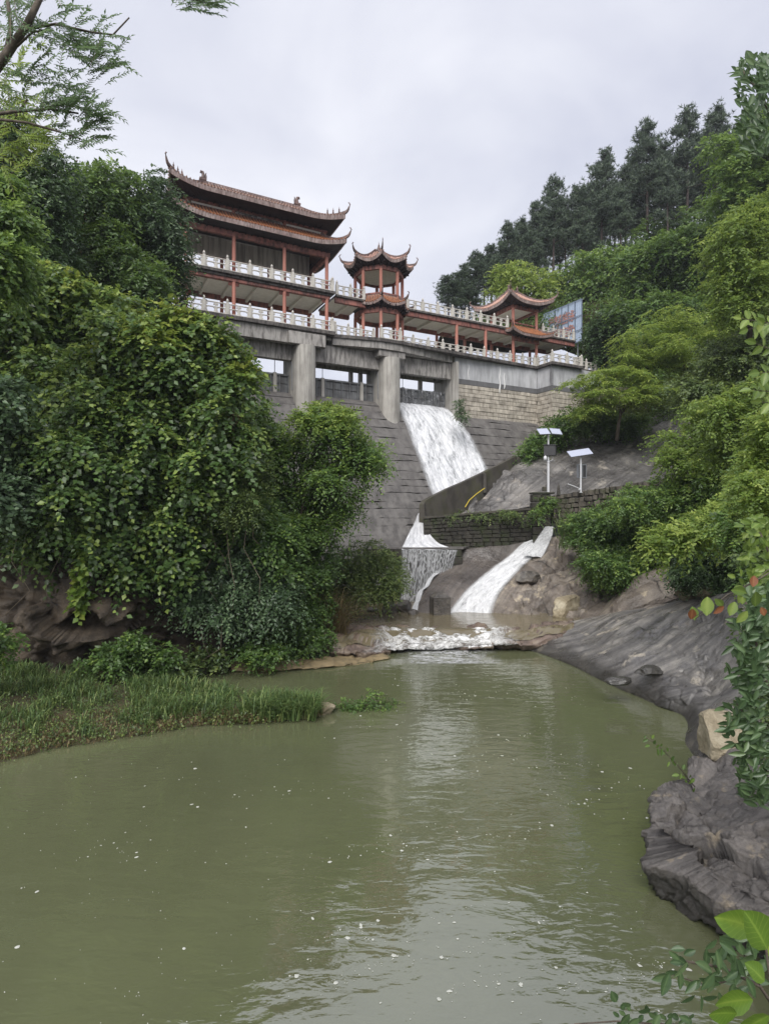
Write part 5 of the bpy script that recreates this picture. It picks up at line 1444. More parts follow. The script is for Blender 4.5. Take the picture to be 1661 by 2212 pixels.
NEAR = Loft([
    [P(1620, 1640, 21), P(1590, 1690, 18.5), P(1560, 1870, 16.4), P(1540, 1960, 14.8), P(1590, 2010, 13.4), P(1720, 2060, 12.0), P(1990, 2160, 9.6)],
    [P(1530, 1660, 20.5), P(1500, 1775, 17.4), P(1478, 1835, 15.6), P(1500, 1925, 14.2), P(1560, 1985, 12.9), P(1670, 2030, 11.8), P(1930, 2130, 9.4)],
    [P(1502, 1648, 19.6), P(1440, 1716, 16.9), P(1406, 1752, 15.4), P(1436, 1832, 14.1), P(1512, 1880, 12.9), P(1620, 1940, 11.9), P(1880, 2040, 9.5)],
    [P(1510, 1632, 19.6), P(1462, 1692, 16.9), P(1432, 1724, 15.6), P(1470, 1800, 14.3), P(1550, 1850, 13.1), P(1650, 1900, 12.1), P(1900, 1980, 9.6)],
    [P(1570, 1580, 19.8), P(1540, 1650, 17.3), P(1540, 1690, 16.0), P(1570, 1755, 14.7), P(1630, 1800, 13.4), P(1720, 1860, 12.4), P(1960, 1920, 9.8)],
    [P(1780, 1480, 20), P(1790, 1540, 18), P(1800, 1590, 16.5), P(1830, 1660, 15), P(1860, 1720, 13.8), P(1900, 1780, 12.6), P(2150, 1820, 10)]],
    amp=0.09, scale=1.2, seed=81, octv=7, gain=0.64, frac=[((.8, .8, 1.0), .16, .28, .10, 1.0), ((3.2, 3.2, 3.2), .03, .05, .03, 6.0)])
o = obj_from('ledge_boulder', NEAR.mesh('ledge_boulder', 240, 180), M['near_rock'], None, False)
tag(o, 'big dark pitted rock ledge overhanging the pool at right', 'rock')
boulder('boulder', 'pale grey rock wedged under the overhanging ledge', P(1474, 1888, 13.9), (.42, .45, .40), M['cascade_rock'], 31)
boulder('boulder', 'yellowish rock between the ledge and the slab', P(1565, 1598, 18.6), (1.0, .8, .72), M['pale_rock'], 32)
# ------------------------------------------------------------------ vegetation
def leaves_mesh(name, pos, axis, nrm, size, wr, tint, fold=0.12, droop=0.0):
    """two-triangle folded leaves"""
    axis = norm(axis); side = norm(np.cross(axis, nrm)); nn = np.cross(side, axis)
    sz = size[:, None]
    base = pos; tip = pos + axis * sz + np.array([0, 0, -1.0]) * sz * droop
    mid = pos + axis * sz * .42
    l = mid + side * sz * wr + nn * sz * fold; r = mid - side * sz * wr + nn * sz * fold
    n = len(pos)
    v = np.stack([base, l, tip, r], 1).reshape(-1, 3)
    i = np.arange(n)[:, None] * 4
    f = np.concatenate([i + np.array([[0, 2, 1]]), i + np.array([[0, 3, 2]])], 1).reshape(-1, 3)
    return np_mesh(name, v, f, None, {'tint': np.repeat(tint, 4)})

def crown_mesh(name, lobes, n_spray, k, spray_len, leaf, wr=.3, seed=0, droop=.5, up_bias=.25, front=.35, tint=(.5, .22), inner=.45, spread=.9, top_tint=.0, flat=.0, jitter=.35):
    """leaf sprays spread through a set of ellipsoid lobes (cx,cy,cz,rx,ry,rz)"""
    g = np.random.default_rng(seed)
    lb = np.array(lobes, float)
    w = (lb[:, 3] * lb[:, 5] + lb[:, 3] * lb[:, 4]); w /= w.sum()
    m = int(n_spray * 1.5)
    li = g.choice(len(lb), m, p=w)
    d = g.normal(size=(m, 3)); d[:, 2] += up_bias; d[:, 1] -= front
    d = norm(d)
    rad = 1 - (1 - inner) * g.random(m) ** 1.8
    bump_ = 1 + .30 * fbm(d * 2.6 + li[:, None] * 3.7, 3)
    c = lb[li, :3]; r = lb[li, 3:]
    p = c + d * r * (rad * bump_)[:, None]
    # drop sprays buried deep inside another lobe
    dist = np.linalg.norm((p[:, None, :] - lb[None, :, :3]) / lb[None, :, 3:], axis=2)
    dist[np.arange(m), li] = 9
    keep = np.where(dist.min(1) > .62)[0][:n_spray]
    p, d, rad = p[keep], d[keep], rad[keep]; s = len(p)
    ax = norm((d * .8 + g.normal(size=(s, 3)) * .55 + np.array([0, 0, .15])) * np.array([1, 1, 1 - .85 * min(flat, 1)]))
    L = spray_len * g.uniform(.6, 1.3, s)
    side = norm(np.cross(ax, np.array([0, 0, 1.0]) + g.normal(size=(s, 3)) * .3))
    t = np.linspace(.1, 1, k)
    sgn = np.where(np.arange(k) % 2 == 0, 1.0, -1.0)
    P3 = p[:, None, :] + ax[:, None, :] * (t[None, :] * L[:, None])[..., None]
    P3[..., 2] -= (droop * (t ** 2)[None, :] * L[:, None])
    la = ax[:, None, :] * .75 + side[:, None, :] * (sgn * spread)[None, :, None] + g.normal(size=(s, k, 3)) * jitter
    la[..., 2] -= .25 + .3 * droop
    nm = np.array([0, 0, 1.0]) * (.75 + flat * 1.5) + d[:, None, :] * (.9 - .6 * min(flat, 1)) + np.array([0, -.25, 0]) + g.normal(size=(s, k, 3)) * .35
    size = leaf * g.uniform(.65, 1.25, (s, k))
    tn = np.clip(g.normal(tint[0], tint[1], s)[:, None] + g.normal(0, .10, (s, k)) + top_tint * np.clip(d[:, 2], 0, 1)[:, None] * (rad[:, None] > .85), 0, 1)  # top_tint paints a highlight: upward outer leaves take a lighter colour
    return leaves_mesh(name, P3.reshape(-1, 3), la.reshape(-1, 3), nm.reshape(-1, 3), size.ravel(), wr, tn.ravel())

def lobes_at(D, spec, depth=.8, jit=1.0, seed=1):
    """(x, y, rx, ry) ellipses in the picture at distance D -> ellipsoids"""
    g = random.Random(seed); out = []
    for q in spec:
        x, y, rx, ry = q[:4]; dd = D + (q[4] if len(q) > 4 else g.uniform(-jit, jit))
        c = P(x, y, dd); k = dd * KD / F
        out.append((c[0], c[1], c[2], rx * k, max(rx, ry) * k * depth, ry * k))
    return out

def plant(name, label, cat, D, spec, mat, n, k, spray, leaf, base=None, group=None, wr=.3, seed=0, trunk_r=.0, limbs=0, bark='bark', depth=.8, jit=1.0, crown_name='crown', sub=9, **kw):
    lobes = lobes_at(D, spec, depth, jit, seed)
    gs = np.random.default_rng(seed + 900); extra = []
    for q in lobes:                                       # smaller clumps break up the outline
        for _ in range(sub):
            d_ = norm(gs.normal(size=3) + np.array([0, -.35, .25])); f_ = gs.uniform(.18, .46)
            zf = .42 if kw.get('flat') else gs.uniform(.6, 1.0)
            extra.append((q[0] + d_[0] * q[3] * 1.0, q[1] + d_[1] * q[4] * 1.0, q[2] + d_[2] * q[5] * 1.0, q[3] * f_ * 1.15, q[4] * f_ * 1.15, q[5] * f_ * zf))
    core = .5 if kw.get('flat') else .74
    lobes = [(q[0], q[1], q[2], q[3] * core, q[4] * core, q[5] * core) for q in lobes] + extra
    if base is None:
        lo = min(lobes, key=lambda q: q[2]); base = (np.mean([q[0] for q in lobes]), D * KD, lo[2] - lo[5])
    e = empty(name, base, 0, label, cat, group)
    off = np.array(base)
    lob = [(q[0] - off[0], q[1] - off[1], q[2] - off[2], q[3], q[4], q[5]) for q in lobes]
    obj_from(crown_name, crown_mesh(crown_name, lob, n, k, spray, leaf, wr, seed, **kw), mat, e)
    if trunk_r > 0:
        g = random.Random(seed + 77)
        top = np.mean([q[:3] for q in lob], axis=0)
        mid = (top[0] * .35 + g.uniform(-.3, .3), top[1] * .5, top[2] * .5)
        MB().tube([(0, 0, -.3), (mid[0] * .4, mid[1] * .4, mid[2] * .5), mid, tuple(top)], [trunk_r, trunk_r * .85, trunk_r * .7, trunk_r * .35], 8).build('trunk', M[bark], e, True)
        for i, q in enumerate(sorted(lob, key=lambda q: -q[3])[:limbs]):
            f = g.uniform(.45, .8)
            st = np.array(mid) * (1 - (f - .45)) + top * (f - .45)
            en = np.array(q[:3]) + np.array([0, -q[4] * .4, q[5] * .25])
            md = (st + en) / 2 + np.array([0, 0, .08 * np.linalg.norm(en - st)])
            MB().tube([tuple(st), tuple(md), tuple(en)], [trunk_r * .5, trunk_r * .35, trunk_r * .1], 6).build('limb', M[bark], e, True)
    return e

def vine_stems(parent, segs, r=.03, mat='twig', name='stem'):
    off = parent.location
    for s in segs:
        MB().tube([tuple(Vector(P(*q)) - off) for q in s], [r * (1 - .6 * i / (len(s) - 1)) for i in range(len(s))], 5).build(name, M[mat], parent, True)

# ---- left bank: vine-covered mass in front, trees behind
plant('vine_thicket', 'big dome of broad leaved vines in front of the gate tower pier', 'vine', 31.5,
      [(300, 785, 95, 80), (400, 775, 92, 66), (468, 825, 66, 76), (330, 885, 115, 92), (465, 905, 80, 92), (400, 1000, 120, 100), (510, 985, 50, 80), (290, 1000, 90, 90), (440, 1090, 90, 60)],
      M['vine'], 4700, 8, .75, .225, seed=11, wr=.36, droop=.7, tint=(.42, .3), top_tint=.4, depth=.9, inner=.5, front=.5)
plant('vine_thicket', 'yellowish young vine shoots on top of the thicket below the tower deck', 'vine', 31.0,
      [(400, 722, 46, 26), (450, 745, 36, 26), (492, 785, 30, 32), (372, 690, 18, 26), (330, 755, 54, 24), (270, 768, 46, 20), (525, 815, 16, 30)],
      M['vine_top'], 900, 8, .8, .22, seed=12, wr=.36, droop=.3, tint=(.5, .25), inner=.6, up_bias=.7)
plant('shrub', 'fine leaved light green shrub poking through the middle of the vine dome', 'shrub', 30.2,
      [(250, 900, 40, 30), (215, 940, 32, 26), (285, 935, 26, 22)], M['leaf_light'], 650, 9, .6, .13, seed=61, wr=.22, tint=(.42, .25), flat=.3, inner=.4)
plant('shrub', 'feathery dusky shrub growing out of the right flank of the vine dome', 'shrub', 31.0,
      [(535, 1040, 34, 40), (505, 1100, 40, 36), (548, 980, 20, 26)], M['leaf_dusky'], 800, 9, .7, .14, seed=62, wr=.2, tint=(.55, .28), flat=.3, inner=.4)
dv_ = plant('vine_spray', 'withered brown leaf spray on the right side of the vine dome', 'vine', 30.0, [(462, 865, 8, 12), (500, 900, 12, 6), (470, 890, 6, 10)], M['dry_grass'], 26, 6, .3, .17, seed=63, droop=1.0, jit=.2, sub=0)
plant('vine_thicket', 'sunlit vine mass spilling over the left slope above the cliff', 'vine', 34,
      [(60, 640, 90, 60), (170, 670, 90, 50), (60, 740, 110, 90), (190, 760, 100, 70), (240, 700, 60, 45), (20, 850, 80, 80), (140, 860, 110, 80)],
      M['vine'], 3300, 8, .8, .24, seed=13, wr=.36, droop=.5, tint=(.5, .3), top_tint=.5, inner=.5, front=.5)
plant('vine_thicket', 'bright yellow green vine crest along the top of the left slope', 'vine', 33.4,
      [(150, 635, 50, 22), (230, 680, 60, 26), (60, 595, 60, 28), (280, 725, 35, 22)], M['vine_top'], 650, 8, .8, .22, seed=14, wr=.34, tint=(.5, .25), up_bias=.8)
plant('vine_thicket', 'dark hanging vines over the brown cliff at left', 'vine', 31,
      [(60, 960, 100, 80), (190, 970, 100, 90), (80, 1070, 90, 60), (230, 1080, 110, 70), (340, 1130, 90, 70), (250, 1160, 60, 40), (120, 1130, 60, 40), (40, 1160, 50, 40), (400, 1200, 70, 45), (330, 1200, 50, 40), (90, 1190, 35, 30), (290, 1230, 30, 35)],
      M['vine'], 4600, 8, .8, .23, seed=15, wr=.36, droop=.9, tint=(.38, .3), inner=.5, front=.55)
g1 = plant('vine_strand', 'single bright strand of vine leaves hanging down the cliff', 'vine', 29.6,
      [(182, 1190, 12, 34), (180, 1235, 12, 30), (175, 1280, 11, 28), (170, 1305, 8, 14)], M['vine_top'], 75, 6, .25, .25, seed=16, wr=.42, droop=.9, jit=.1, tint=(.55, .12), sub=0)
vine_stems(g1, [[(185, 1150, 29.7), (182, 1210, 29.7), (176, 1270, 29.7), (170, 1315, 29.7)]], .03)
tw_ = empty('dead_stems', P(60, 1250, 29.2), 0, 'tangle of bare vine stems hanging in front of the cliff', 'vine')
gq = random.Random(4)
segs = []
for i in range(34):
    x = gq.uniform(0, 560); y0 = gq.uniform(1040, 1150); l = gq.uniform(60, 190); d = 29.4 + x * .004 + gq.uniform(-.3, .3)
    segs.append([(x, y0, d), (x + gq.uniform(-18, 18), y0 + l * .35, d), (x + gq.uniform(-30, 30), y0 + l * .7, d), (x + gq.uniform(-45, 45), y0 + l, d)])
segs += [[(230, 1120, 29.5), (300, 1128, 29.8), (380, 1150, 30)], [(430, 1330, 31.5), (440, 1390, 32), (455, 1420, 32)], [(480, 1330, 31.6), (478, 1400, 31.8), (430, 1432, 31.8)]]
vine_stems(tw_, segs, .022)
plant('shrub', 'grey green shrub at the far left edge of the picture', 'shrub', 27,
      [(10, 1090, 70, 60), (-10, 980, 70, 70), (30, 1040, 50, 40), (-20, 880, 60, 60)], M['leaf_grey'], 1500, 8, .6, .2, seed=17, wr=.34, tint=(.5, .2))
plant('shrub', 'small leafy shrub at the left edge near the waterline', 'shrub', 25, [(5, 1385, 22, 30), (-10, 1400, 25, 40)], M['leaf_mid'], 260, 7, .35, .15, seed=18)
plant('shrub', 'grey green drooping shrub hanging over the grassy bank', 'shrub', 33,
      [(470, 1240, 70, 50), (540, 1250, 60, 55), (430, 1280, 50, 35), (590, 1300, 45, 50), (500, 1300, 55, 40), (545, 1200, 60, 40)],
      M['leaf_grey'], 2600, 9, .7, .17, seed=19, wr=.28, droop=.9, tint=(.48, .2), inner=.6, front=.5)
plant('shrub', 'dark leafy skirt of bushes under the vine dome', 'shrub', 34,
      [(420, 1180, 90, 55), (330, 1210, 60, 45), (520, 1130, 75, 70), (380, 1260, 70, 40), (600, 1180, 60, 60), (300, 1270, 50, 30)],
      M['leaf_mid'], 3200, 8, .7, .19, seed=20, droop=.8, tint=(.4, .2), inner=.6, front=.5)
plant('broadleaf_tree', 'mid green tree leaning out in front of the dam face', 'tree', 38,
      [(690, 925, 42, 30), (745, 940, 40, 30), (645, 985, 48, 36), (752, 1000, 46, 34), (698, 1040, 46, 30), (625, 1065, 45, 38), (798, 985, 24, 30), (690, 1120, 48, 32), (742, 1080, 30, 32), (815, 1005, 12, 24), (655, 1150, 40, 30), (770, 960, 26, 20)],
      M['leaf_mid'], 3300, 9, .95, .19, base=P(600, 1380, 39), seed=21, wr=.25, trunk_r=.2, limbs=8, droop=.55, tint=(.52, .22), top_tint=.35, inner=.4, depth=.8, flat=.3, front=.3, jit=2.0)
plant('broadleaf_tree', 'bright leafy treetop right above the leaning tree', 'tree', 37.4,
      [(700, 900, 30, 16), (660, 920, 28, 16), (745, 915, 26, 16), (728, 895, 16, 12)], M['leaf_light'], 480, 9, .85, .19, base=P(640, 1200, 38), seed=22, wr=.25, trunk_r=.08, tint=(.5, .2), up_bias=.7, inner=.4)
plant('shrub', 'loose light green bush between vine dome and leaning tree', 'shrub', 37,
      [(570, 960, 40, 40), (590, 1030, 35, 50), (575, 1110, 40, 50), (560, 900, 20, 25), (600, 1150, 40, 40)], M['leaf_mid'], 1700, 8, .7, .19, seed=23, tint=(.55, .2), top_tint=.3)
plant('shrub', 'dense low bush at the foot of the leaning tree', 'shrub', 38.5,
      [(640, 1190, 60, 50), (690, 1200, 50, 50), (650, 1270, 60, 50), (590, 1240, 50, 45), (620, 1330, 60, 50), (680, 1330, 40, 50)],
      M['leaf_mid'], 3000, 8, .7, .17, seed=24, tint=(.42, .2), droop=.7, inner=.6, front=.5)
plant('shrub', 'feathery yellow green bush against the apron wall', 'shrub', 43,
      [(770, 1205, 45, 30), (815, 1235, 45, 30), (750, 1250, 45, 35), (848, 1260, 28, 18), (800, 1278, 50, 22), (730, 1300, 40, 30)], M['leaf_dusky'], 2500, 10, .7, .16, seed=25, wr=.2, tint=(.55, .22), top_tint=.35)
plant('shrub', 'small dark bush at the water edge below the leaning tree', 'shrub', 36.5,
      [(600, 1380, 60, 35), (680, 1390, 40, 28), (520, 1380, 50, 30)], M['leaf_mid'], 1300, 8, .5, .15, seed=26, tint=(.38, .2), droop=.8)
plant('evergreen_tree', 'dark evergreen tree standing left of the gate tower roof', 'tree', 46,
      [(330, 470, 60, 60), (350, 420, 40, 32), (300, 560, 75, 70), (360, 540, 35, 70), (250, 470, 70, 60), (340, 620, 45, 45)],
      M['leaf_dark'], 3800, 9, 1.0, .24, base=P(320, 800, 47), seed=27, trunk_r=.25, tint=(.42, .2), droop=.8, inner=.6, wr=.24)
plant('evergreen_tree', 'dense dark tree with rounded top beside the leftmost trees', 'tree', 43,
      [(210, 440, 65, 55), (240, 400, 45, 32), (180, 400, 35, 25), (200, 540, 85, 70), (270, 620, 90, 60), (150, 600, 80, 60), (230, 690, 80, 50)],
      M['leaf_mid'], 4400, 9, 1.0, .24, base=P(200, 820, 44), seed=28, trunk_r=.25, tint=(.33, .2), droop=.7, inner=.6, wr=.24, top_tint=.2)
plant('evergreen_tree', 'dark tree at the left edge under the pinnate canopy', 'tree', 36,
      [(60, 330, 60, 55), (110, 380, 35, 45), (30, 420, 70, 60), (90, 470, 50, 60), (20, 530, 70, 60), (80, 560, 60, 50), (20, 280, 40, 40)],
      M['leaf_dark'], 3600, 9, .85, .2, base=P(30, 760, 37), seed=29, trunk_r=.22, limbs=3, tint=(.45, .2), droop=.7, inner=.55, wr=.24)
plant('broadleaf_tree', 'bright green tree at the left edge halfway up the picture', 'tree', 26,
      [(0, 430, 45, 40), (20, 500, 50, 45), (-10, 560, 60, 50), (30, 600, 40, 30)], M['leaf_mid'], 1200, 8, .7, .19, seed=30, tint=(.6, .2), top_tint=.35)
plant('reed_clump', 'dry brownish reeds leaning towards the plunge pool', 'reeds', 39, [(715, 1320, 14, 18)], M['leaf_dusky'], 40, 6, .5, .15, seed=31)

def blades(name, label, cat, bases, mat, h, w, seed, lean=(0, 0), kind=None, parent=None, n_per=1, tint=(.5, .22)):
    g = np.random.default_rng(seed); b = np.repeat(np.array(bases, float), n_per, 0); n = len(b)
    b[:, :2] += g.normal(0, .10, (n, 2)) * (n_per > 1)
    a = g.uniform(0, 2 * math.pi, n); hh = h * g.uniform(.5, 1.2, n) * np.clip(1 + .45 * fbm(b * .9, 3), .35, 1.6); out = hh * g.uniform(.25, .75, n)
    dirv = np.stack([np.cos(a), np.sin(a), 0 * a], 1) + np.array([lean[0], lean[1], 0]); sd = norm(np.stack([-dirv[:, 1], dirv[:, 0], 0 * a], 1))
    vs = []
    for t, ww in ((0, 1.0), (.4, .9), (.75, .6), (1.0, .0)):
        c = b + dirv * (out * t ** 1.8)[:, None]; c[:, 2] = b[:, 2] + hh * (t - .38 * t ** 3)
        vs += [c - sd * w * ww / 2, c + sd * w * ww / 2] if ww else [c]
    v = np.stack(vs, 1).reshape(-1, 3); i = np.arange(n)[:, None] * 7
    f = np.concatenate([i + np.array([[0, 1, 3]]), i + np.array([[0, 3, 2]]), i + np.array([[2, 3, 5]]), i + np.array([[2, 5, 4]]), i + np.array([[4, 5, 6]])], 1).reshape(-1, 3)
    tn = np.clip(np.repeat(g.normal(tint[0], tint[1], n), 7), 0, 1)
    o = obj_from(name, np_mesh(name, v, f, None, {'tint': tn}), mat, parent)
    if label: tag(o, label, cat, kind=kind)
    return o
g = np.random.default_rng(3)
uu, vv = g.random(4200), .24 + .72 * g.random(4200)
kp = (vv > .30 + .30 * np.clip(.5 - uu, 0, 1) + .06 * np.sin(uu * 40)) & (fbm(np.stack([uu * 22, vv * 7, 0 * uu], -1), 3) > -.08)
pts = ISLE.at(uu[kp], vv[kp]); pts = pts[pts[:, 2] > .03]
blades('bank_grass', 'tall arching green grass covering the left bank', 'grass', pts, M['grass'], .60, .03, 1, (.2, -.12), 'stuff', n_per=4, tint=(.5, .32))
uu, vv = g.random(1300), .2 + .25 * g.random(1300)
pts = ISLE.at(uu, vv); pts = pts[pts[:, 2] > .02]
blades('bank_weeds', 'low sparse weeds on the muddy edge of the left bank', 'weeds', pts, M['dry_grass'], .22, .03, 2, (0, -.2), 'stuff', n_per=3)
pts = [PZ(x, y, .05) for x, y in zip(g.uniform(560, 680, 140), g.uniform(1530, 1558, 140))]
blades('grass_tuft', 'long grass tuft bending over at the tip of the bank', 'grass', pts, M['grass'], .85, .035, 3, (.2, -.25), 'stuff', n_per=6, tint=(.6, .2))
pts = [P(x, y, 38.2) for x, y in zip(g.uniform(685, 745, 120), g.uniform(1340, 1410, 120))]
blades('reed_blades', 'long dry reed blades beside the leaning tree', 'reeds', pts, M['dry_grass'], 2.3, .03, 4, (.5, -.2), 'stuff', n_per=4)
pts = [P(x, y, 49.5) for x, y in zip(g.uniform(1205, 1260, 60), g.uniform(1130, 1190, 60))]
blades('reed_blades', 'green arching reed clump beside the stream outlet', 'reeds', pts, M['grass'], 1.8, .04, 5, (-.3, -.3), 'stuff', n_per=6, tint=(.7, .2))
pts = GRAN.at(g.uniform(.12, .62, 420), g.uniform(.74, .98, 420))
blades('slope_grass', 'bright grass on the ledge above the granite slope', 'grass', pts, M['grass'], .7, .05, 6, (0, -.3), 'stuff', n_per=6, tint=(.75, .2))
pts = [P(x, y, 57.0) for x, y in zip(g.uniform(985, 1030, 30), g.uniform(1105, 1118, 30))]
blades('wall_grass', 'small tuft of grass on the coping of the retaining wall', 'grass', pts, M['grass'], .5, .03, 7, (0, -.3), 'stuff', n_per=5, tint=(.7, .2))
for i, (x, y, rx, lab) in enumerate(((240, 1425, 45, 'leafy weed clump at the foot of the cliff, left of the tall stem'), (290, 1400, 28, 'leafy upright weed under the overhanging brown rock'), (340, 1430, 40, 'leafy weed clump right of the upright weed'), (60, 1495, 50, 'leafy weeds at the left rear of the grass bank'), (430, 1430, 50, 'brownish leafy undergrowth behind the grass bank'), (560, 1420, 55, 'low leafy undergrowth beside the sandy ledge'))):
    plant('bank_weed', lab, 'weed', 29.5 + i * .8, [(x, y, rx, 22), (x + rx * .5, y - 12, rx * .5, 16)], M['leaf_mid'] if i != 4 else M['leaf_dusky'], 260, 7, .4, .16, seed=40 + i, tint=(.45, .2), group='leafy weeds behind the grass bank')
plant('water_plant', 'dark leafy twig plant standing in the pool beyond the ochre rock', 'plant', 27.1, [(760, 1528, 26, 9), (805, 1512, 14, 16), (830, 1530, 24, 7), (790, 1530, 20, 8)], M['leaf_mid'], 200, 7, .4, .13, base=PZ(795, 1543, -.02), seed=47, wr=.2, jit=.2)

# ---- pinnate canopy reaching in from the top left
def pinnate(name, label, D, fronds, stems, mat, seed, leaf=.075, pairs=9, cat='tree', group=None, base=None):
    """fronds: (x, y, angle deg, length px): a rachis with paired leaflets"""
    g = np.random.default_rng(seed); k = D * KD / F; base = base or P(-60, 330, D)
    e = empty(name, base, 0, label, cat, group); off = np.array(base)
    pos, ax, nm, sz, tn = [], [], [], [], []
    mb = MB()
    for (x, y, an, ln) in fronds:
        p = np.array(P(x, y, D + g.uniform(-.5, .5))) - off
        d = np.array([math.cos(R(an)), g.uniform(-.35, .35), -math.sin(R(an))]); d /= np.linalg.norm(d); L = ln * k; tt = g.uniform(.2, .8)
        pts = []
        for i in range(pairs + 1):
            t = i / pairs; q = p + d * L * t + np.array([0, 0, -.16 * L * t * t]); pts.append(tuple(q))
            if i == 0: continue
            sd = np.cross(d, np.array([0, -.8, .5])); sd /= np.linalg.norm(sd)
            for s in ((-1, 1) if i < pairs else (0,)):
                pos.append(q); ax.append(d * .75 + sd * s * .85 + np.array([0, 0, -.35]) + g.normal(0, .12, 3)); nm.append(np.array([0, -.5, 1]) + g.normal(0, .3, 3))
                sz.append(leaf * g.uniform(.8, 1.2) * (1.1 - .3 * abs(t - .5))); tn.append(np.clip(tt + g.normal(0, .1), 0, 1))
        mb.tube(pts, .004, 3, False)
    obj_from('leaflets', leaves_mesh('leaflets', np.array(pos), np.array(ax), np.array(nm), np.array(sz), .17, np.array(tn)), mat, e)
    tag(mb.build('leaf_stalks', M['twig'], e), kind='stuff')
    for s, r in stems:
        MB().tube([tuple(np.array(P(*q)) - off) for q in s], [r * (1 - .5 * i / (len(s) - 1)) for i in range(len(s))], 8).build('limb', M['bark'], e, True)
    return e
gq = random.Random(21); fr = []
def cluster(cx, cy, n, sx, sy, a0, a1, ln):
    for _ in range(n): fr.append((gq.gauss(cx, sx), gq.gauss(cy, sy), gq.uniform(a0, a1), ln * gq.uniform(.7, 1.2)))
cluster(110, 70, 26, 55, 20, -60, 30, 62); cluster(190, 110, 22, 35, 20, -60, 20, 62); cluster(60, 40, 20, 50, 25, -80, 60, 60)
cluster(130, 150, 18, 50, 25, -80, 0, 60); cluster(215, 160, 10, 12, 14, -80, -20, 55); cluster(20, 20, 16, 25, 25, -60, 90, 60)
cluster(405, 12, 16, 22, 10, -80, 20, 55); cluster(440, 5, 12, 14, 8, -50, 30, 50)
cluster(150, 240, 26, 40, 16, -60, 20, 62); cluster(90, 225, 24, 45, 20, -60, 20, 62); cluster(190, 270, 14, 14, 18, -70, -10, 55)
cluster(160, 305, 16, 22, 14, -70, 0, 55); cluster(60, 170, 18, 40, 20, -80, 30, 60)
pinnate('pinnate_tree', 'overhanging tree with feathery compound leaves against the sky at top left', 13, fr,
        [([(-40, 190, 13), (15, 118, 13), (60, 52, 13), (95, -20, 13)], .085), ([(15, 118, 13), (25, 60, 13.1), (15, -20, 13.2)], .05), ([(60, 62, 13), (120, 52, 13), (200, 70, 13), (245, 75, 13), (280, 38, 13)], .022),
         ([(300, -30, 13), (350, -8, 13), (400, -2, 13), (440, 2, 13)], .02), ([(-30, 250, 13), (40, 240, 13), (110, 235, 13), (170, 245, 13)], .03), ([(-30, 255, 13), (60, 265, 13), (130, 285, 13), (175, 300, 13)], .025), ([(38, 100, 13), (70, 70, 13), (110, 62, 13)], .02)],
        M['pinnate'], 5, leaf=.10)
fr = []
cluster(20, 230, 30, 40, 40, -80, 80, 60); cluster(30, 300, 24, 40, 30, -80, 40, 60); cluster(10, 330, 20, 30, 30, -80, 40, 60); cluster(10, 160, 16, 25, 30, -80, 80, 60)
pinnate('pinnate_tree', 'yellow green feathery foliage at the left edge below the canopy limb', 15, fr, [([(-40, 300, 15), (30, 260, 15), (60, 215, 15)], .04)], M['leaf_light'], 6, leaf=.12)

# ---- pines on the ridge
def pine_meshes(seed, H=17.0, lean=.0):
    g = np.random.default_rng(seed); r = random.Random(seed)
    tr = MB(); pts = [(0.25 * math.sin(t * 3 + seed) * t + lean * t * H * .05, .2 * math.cos(t * 2.3 + seed) * t, t * H) for t in np.linspace(0, 1, 8)]
    tr.tube(pts, [.20 * (1 - .85 * t) for t in np.linspace(0, 1, 8)], 7)
    br = MB(); cent = []
    nb = 58
    for i in range(nb):
        f = .46 + .53 * (i / nb) ** .9; z = f * H; a = r.uniform(0, 6.28)
        rad = (1 - f) ** .6 * H * .185 * r.uniform(.5, 1.2) + .3
        if f < .62 and r.random() < .4: continue
        cx, cy = np.interp(f, np.linspace(0, 1, 8), [p[0] for p in pts]), np.interp(f, np.linspace(0, 1, 8), [p[1] for p in pts])
        rise = rad * r.uniform(.1, .45)
        p0, p1, p2 = (cx, cy, z), (cx + math.cos(a) * rad * .55, cy + math.sin(a) * rad * .55, z + rise * .3), (cx + math.cos(a) * rad, cy + math.sin(a) * rad, z + rise)
        br.tube([p0, p1, p2], [.05, .035, .015], 4, False)
        nt = int(4 + rad * 7)
        for _ in range(nt):
            t = r.uniform(.35, 1.05)
            cent.append((cx + math.cos(a) * rad * t + r.gauss(0, .22 + rad * .10), cy + math.sin(a) * rad * t + r.gauss(0, .22 + rad * .10), z + rise * t + r.gauss(0.1, .22)))
    cent = np.array(cent); n = len(cent); K = 15
    d = norm(g.normal(size=(n, K, 3)) + np.array([0, 0, .75])); L = g.uniform(.26, .5, (n, K)); w = .034
    sd = norm(np.cross(d, g.normal(size=(n, K, 3))))
    b = cent[:, None, :] + 0 * d
    v = np.stack([b - sd * w, b + sd * w, b + d * L[..., None] + sd * w * .5, b + d * L[..., None] - sd * w * .5], 2).reshape(-1, 3)
    i = np.arange(n * K)[:, None] * 4
    f = np.concatenate([i + np.array([[0, 1, 2]]), i + np.array([[0, 2, 3]])], 1).reshape(-1, 3)
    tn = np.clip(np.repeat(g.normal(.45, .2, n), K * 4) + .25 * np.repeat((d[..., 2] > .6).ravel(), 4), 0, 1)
    return tr.mesh('trunk'), br.mesh('limbs'), np_mesh('needles', v, f, None, {'tint': tn})
PV = [pine_meshes(100 + i) for i in range(5)]
for t, b, c in PV:
    t.materials.append(M['bark_pine']); b.materials.append(M['bark_pine']); c.materials.append(M['pine'])
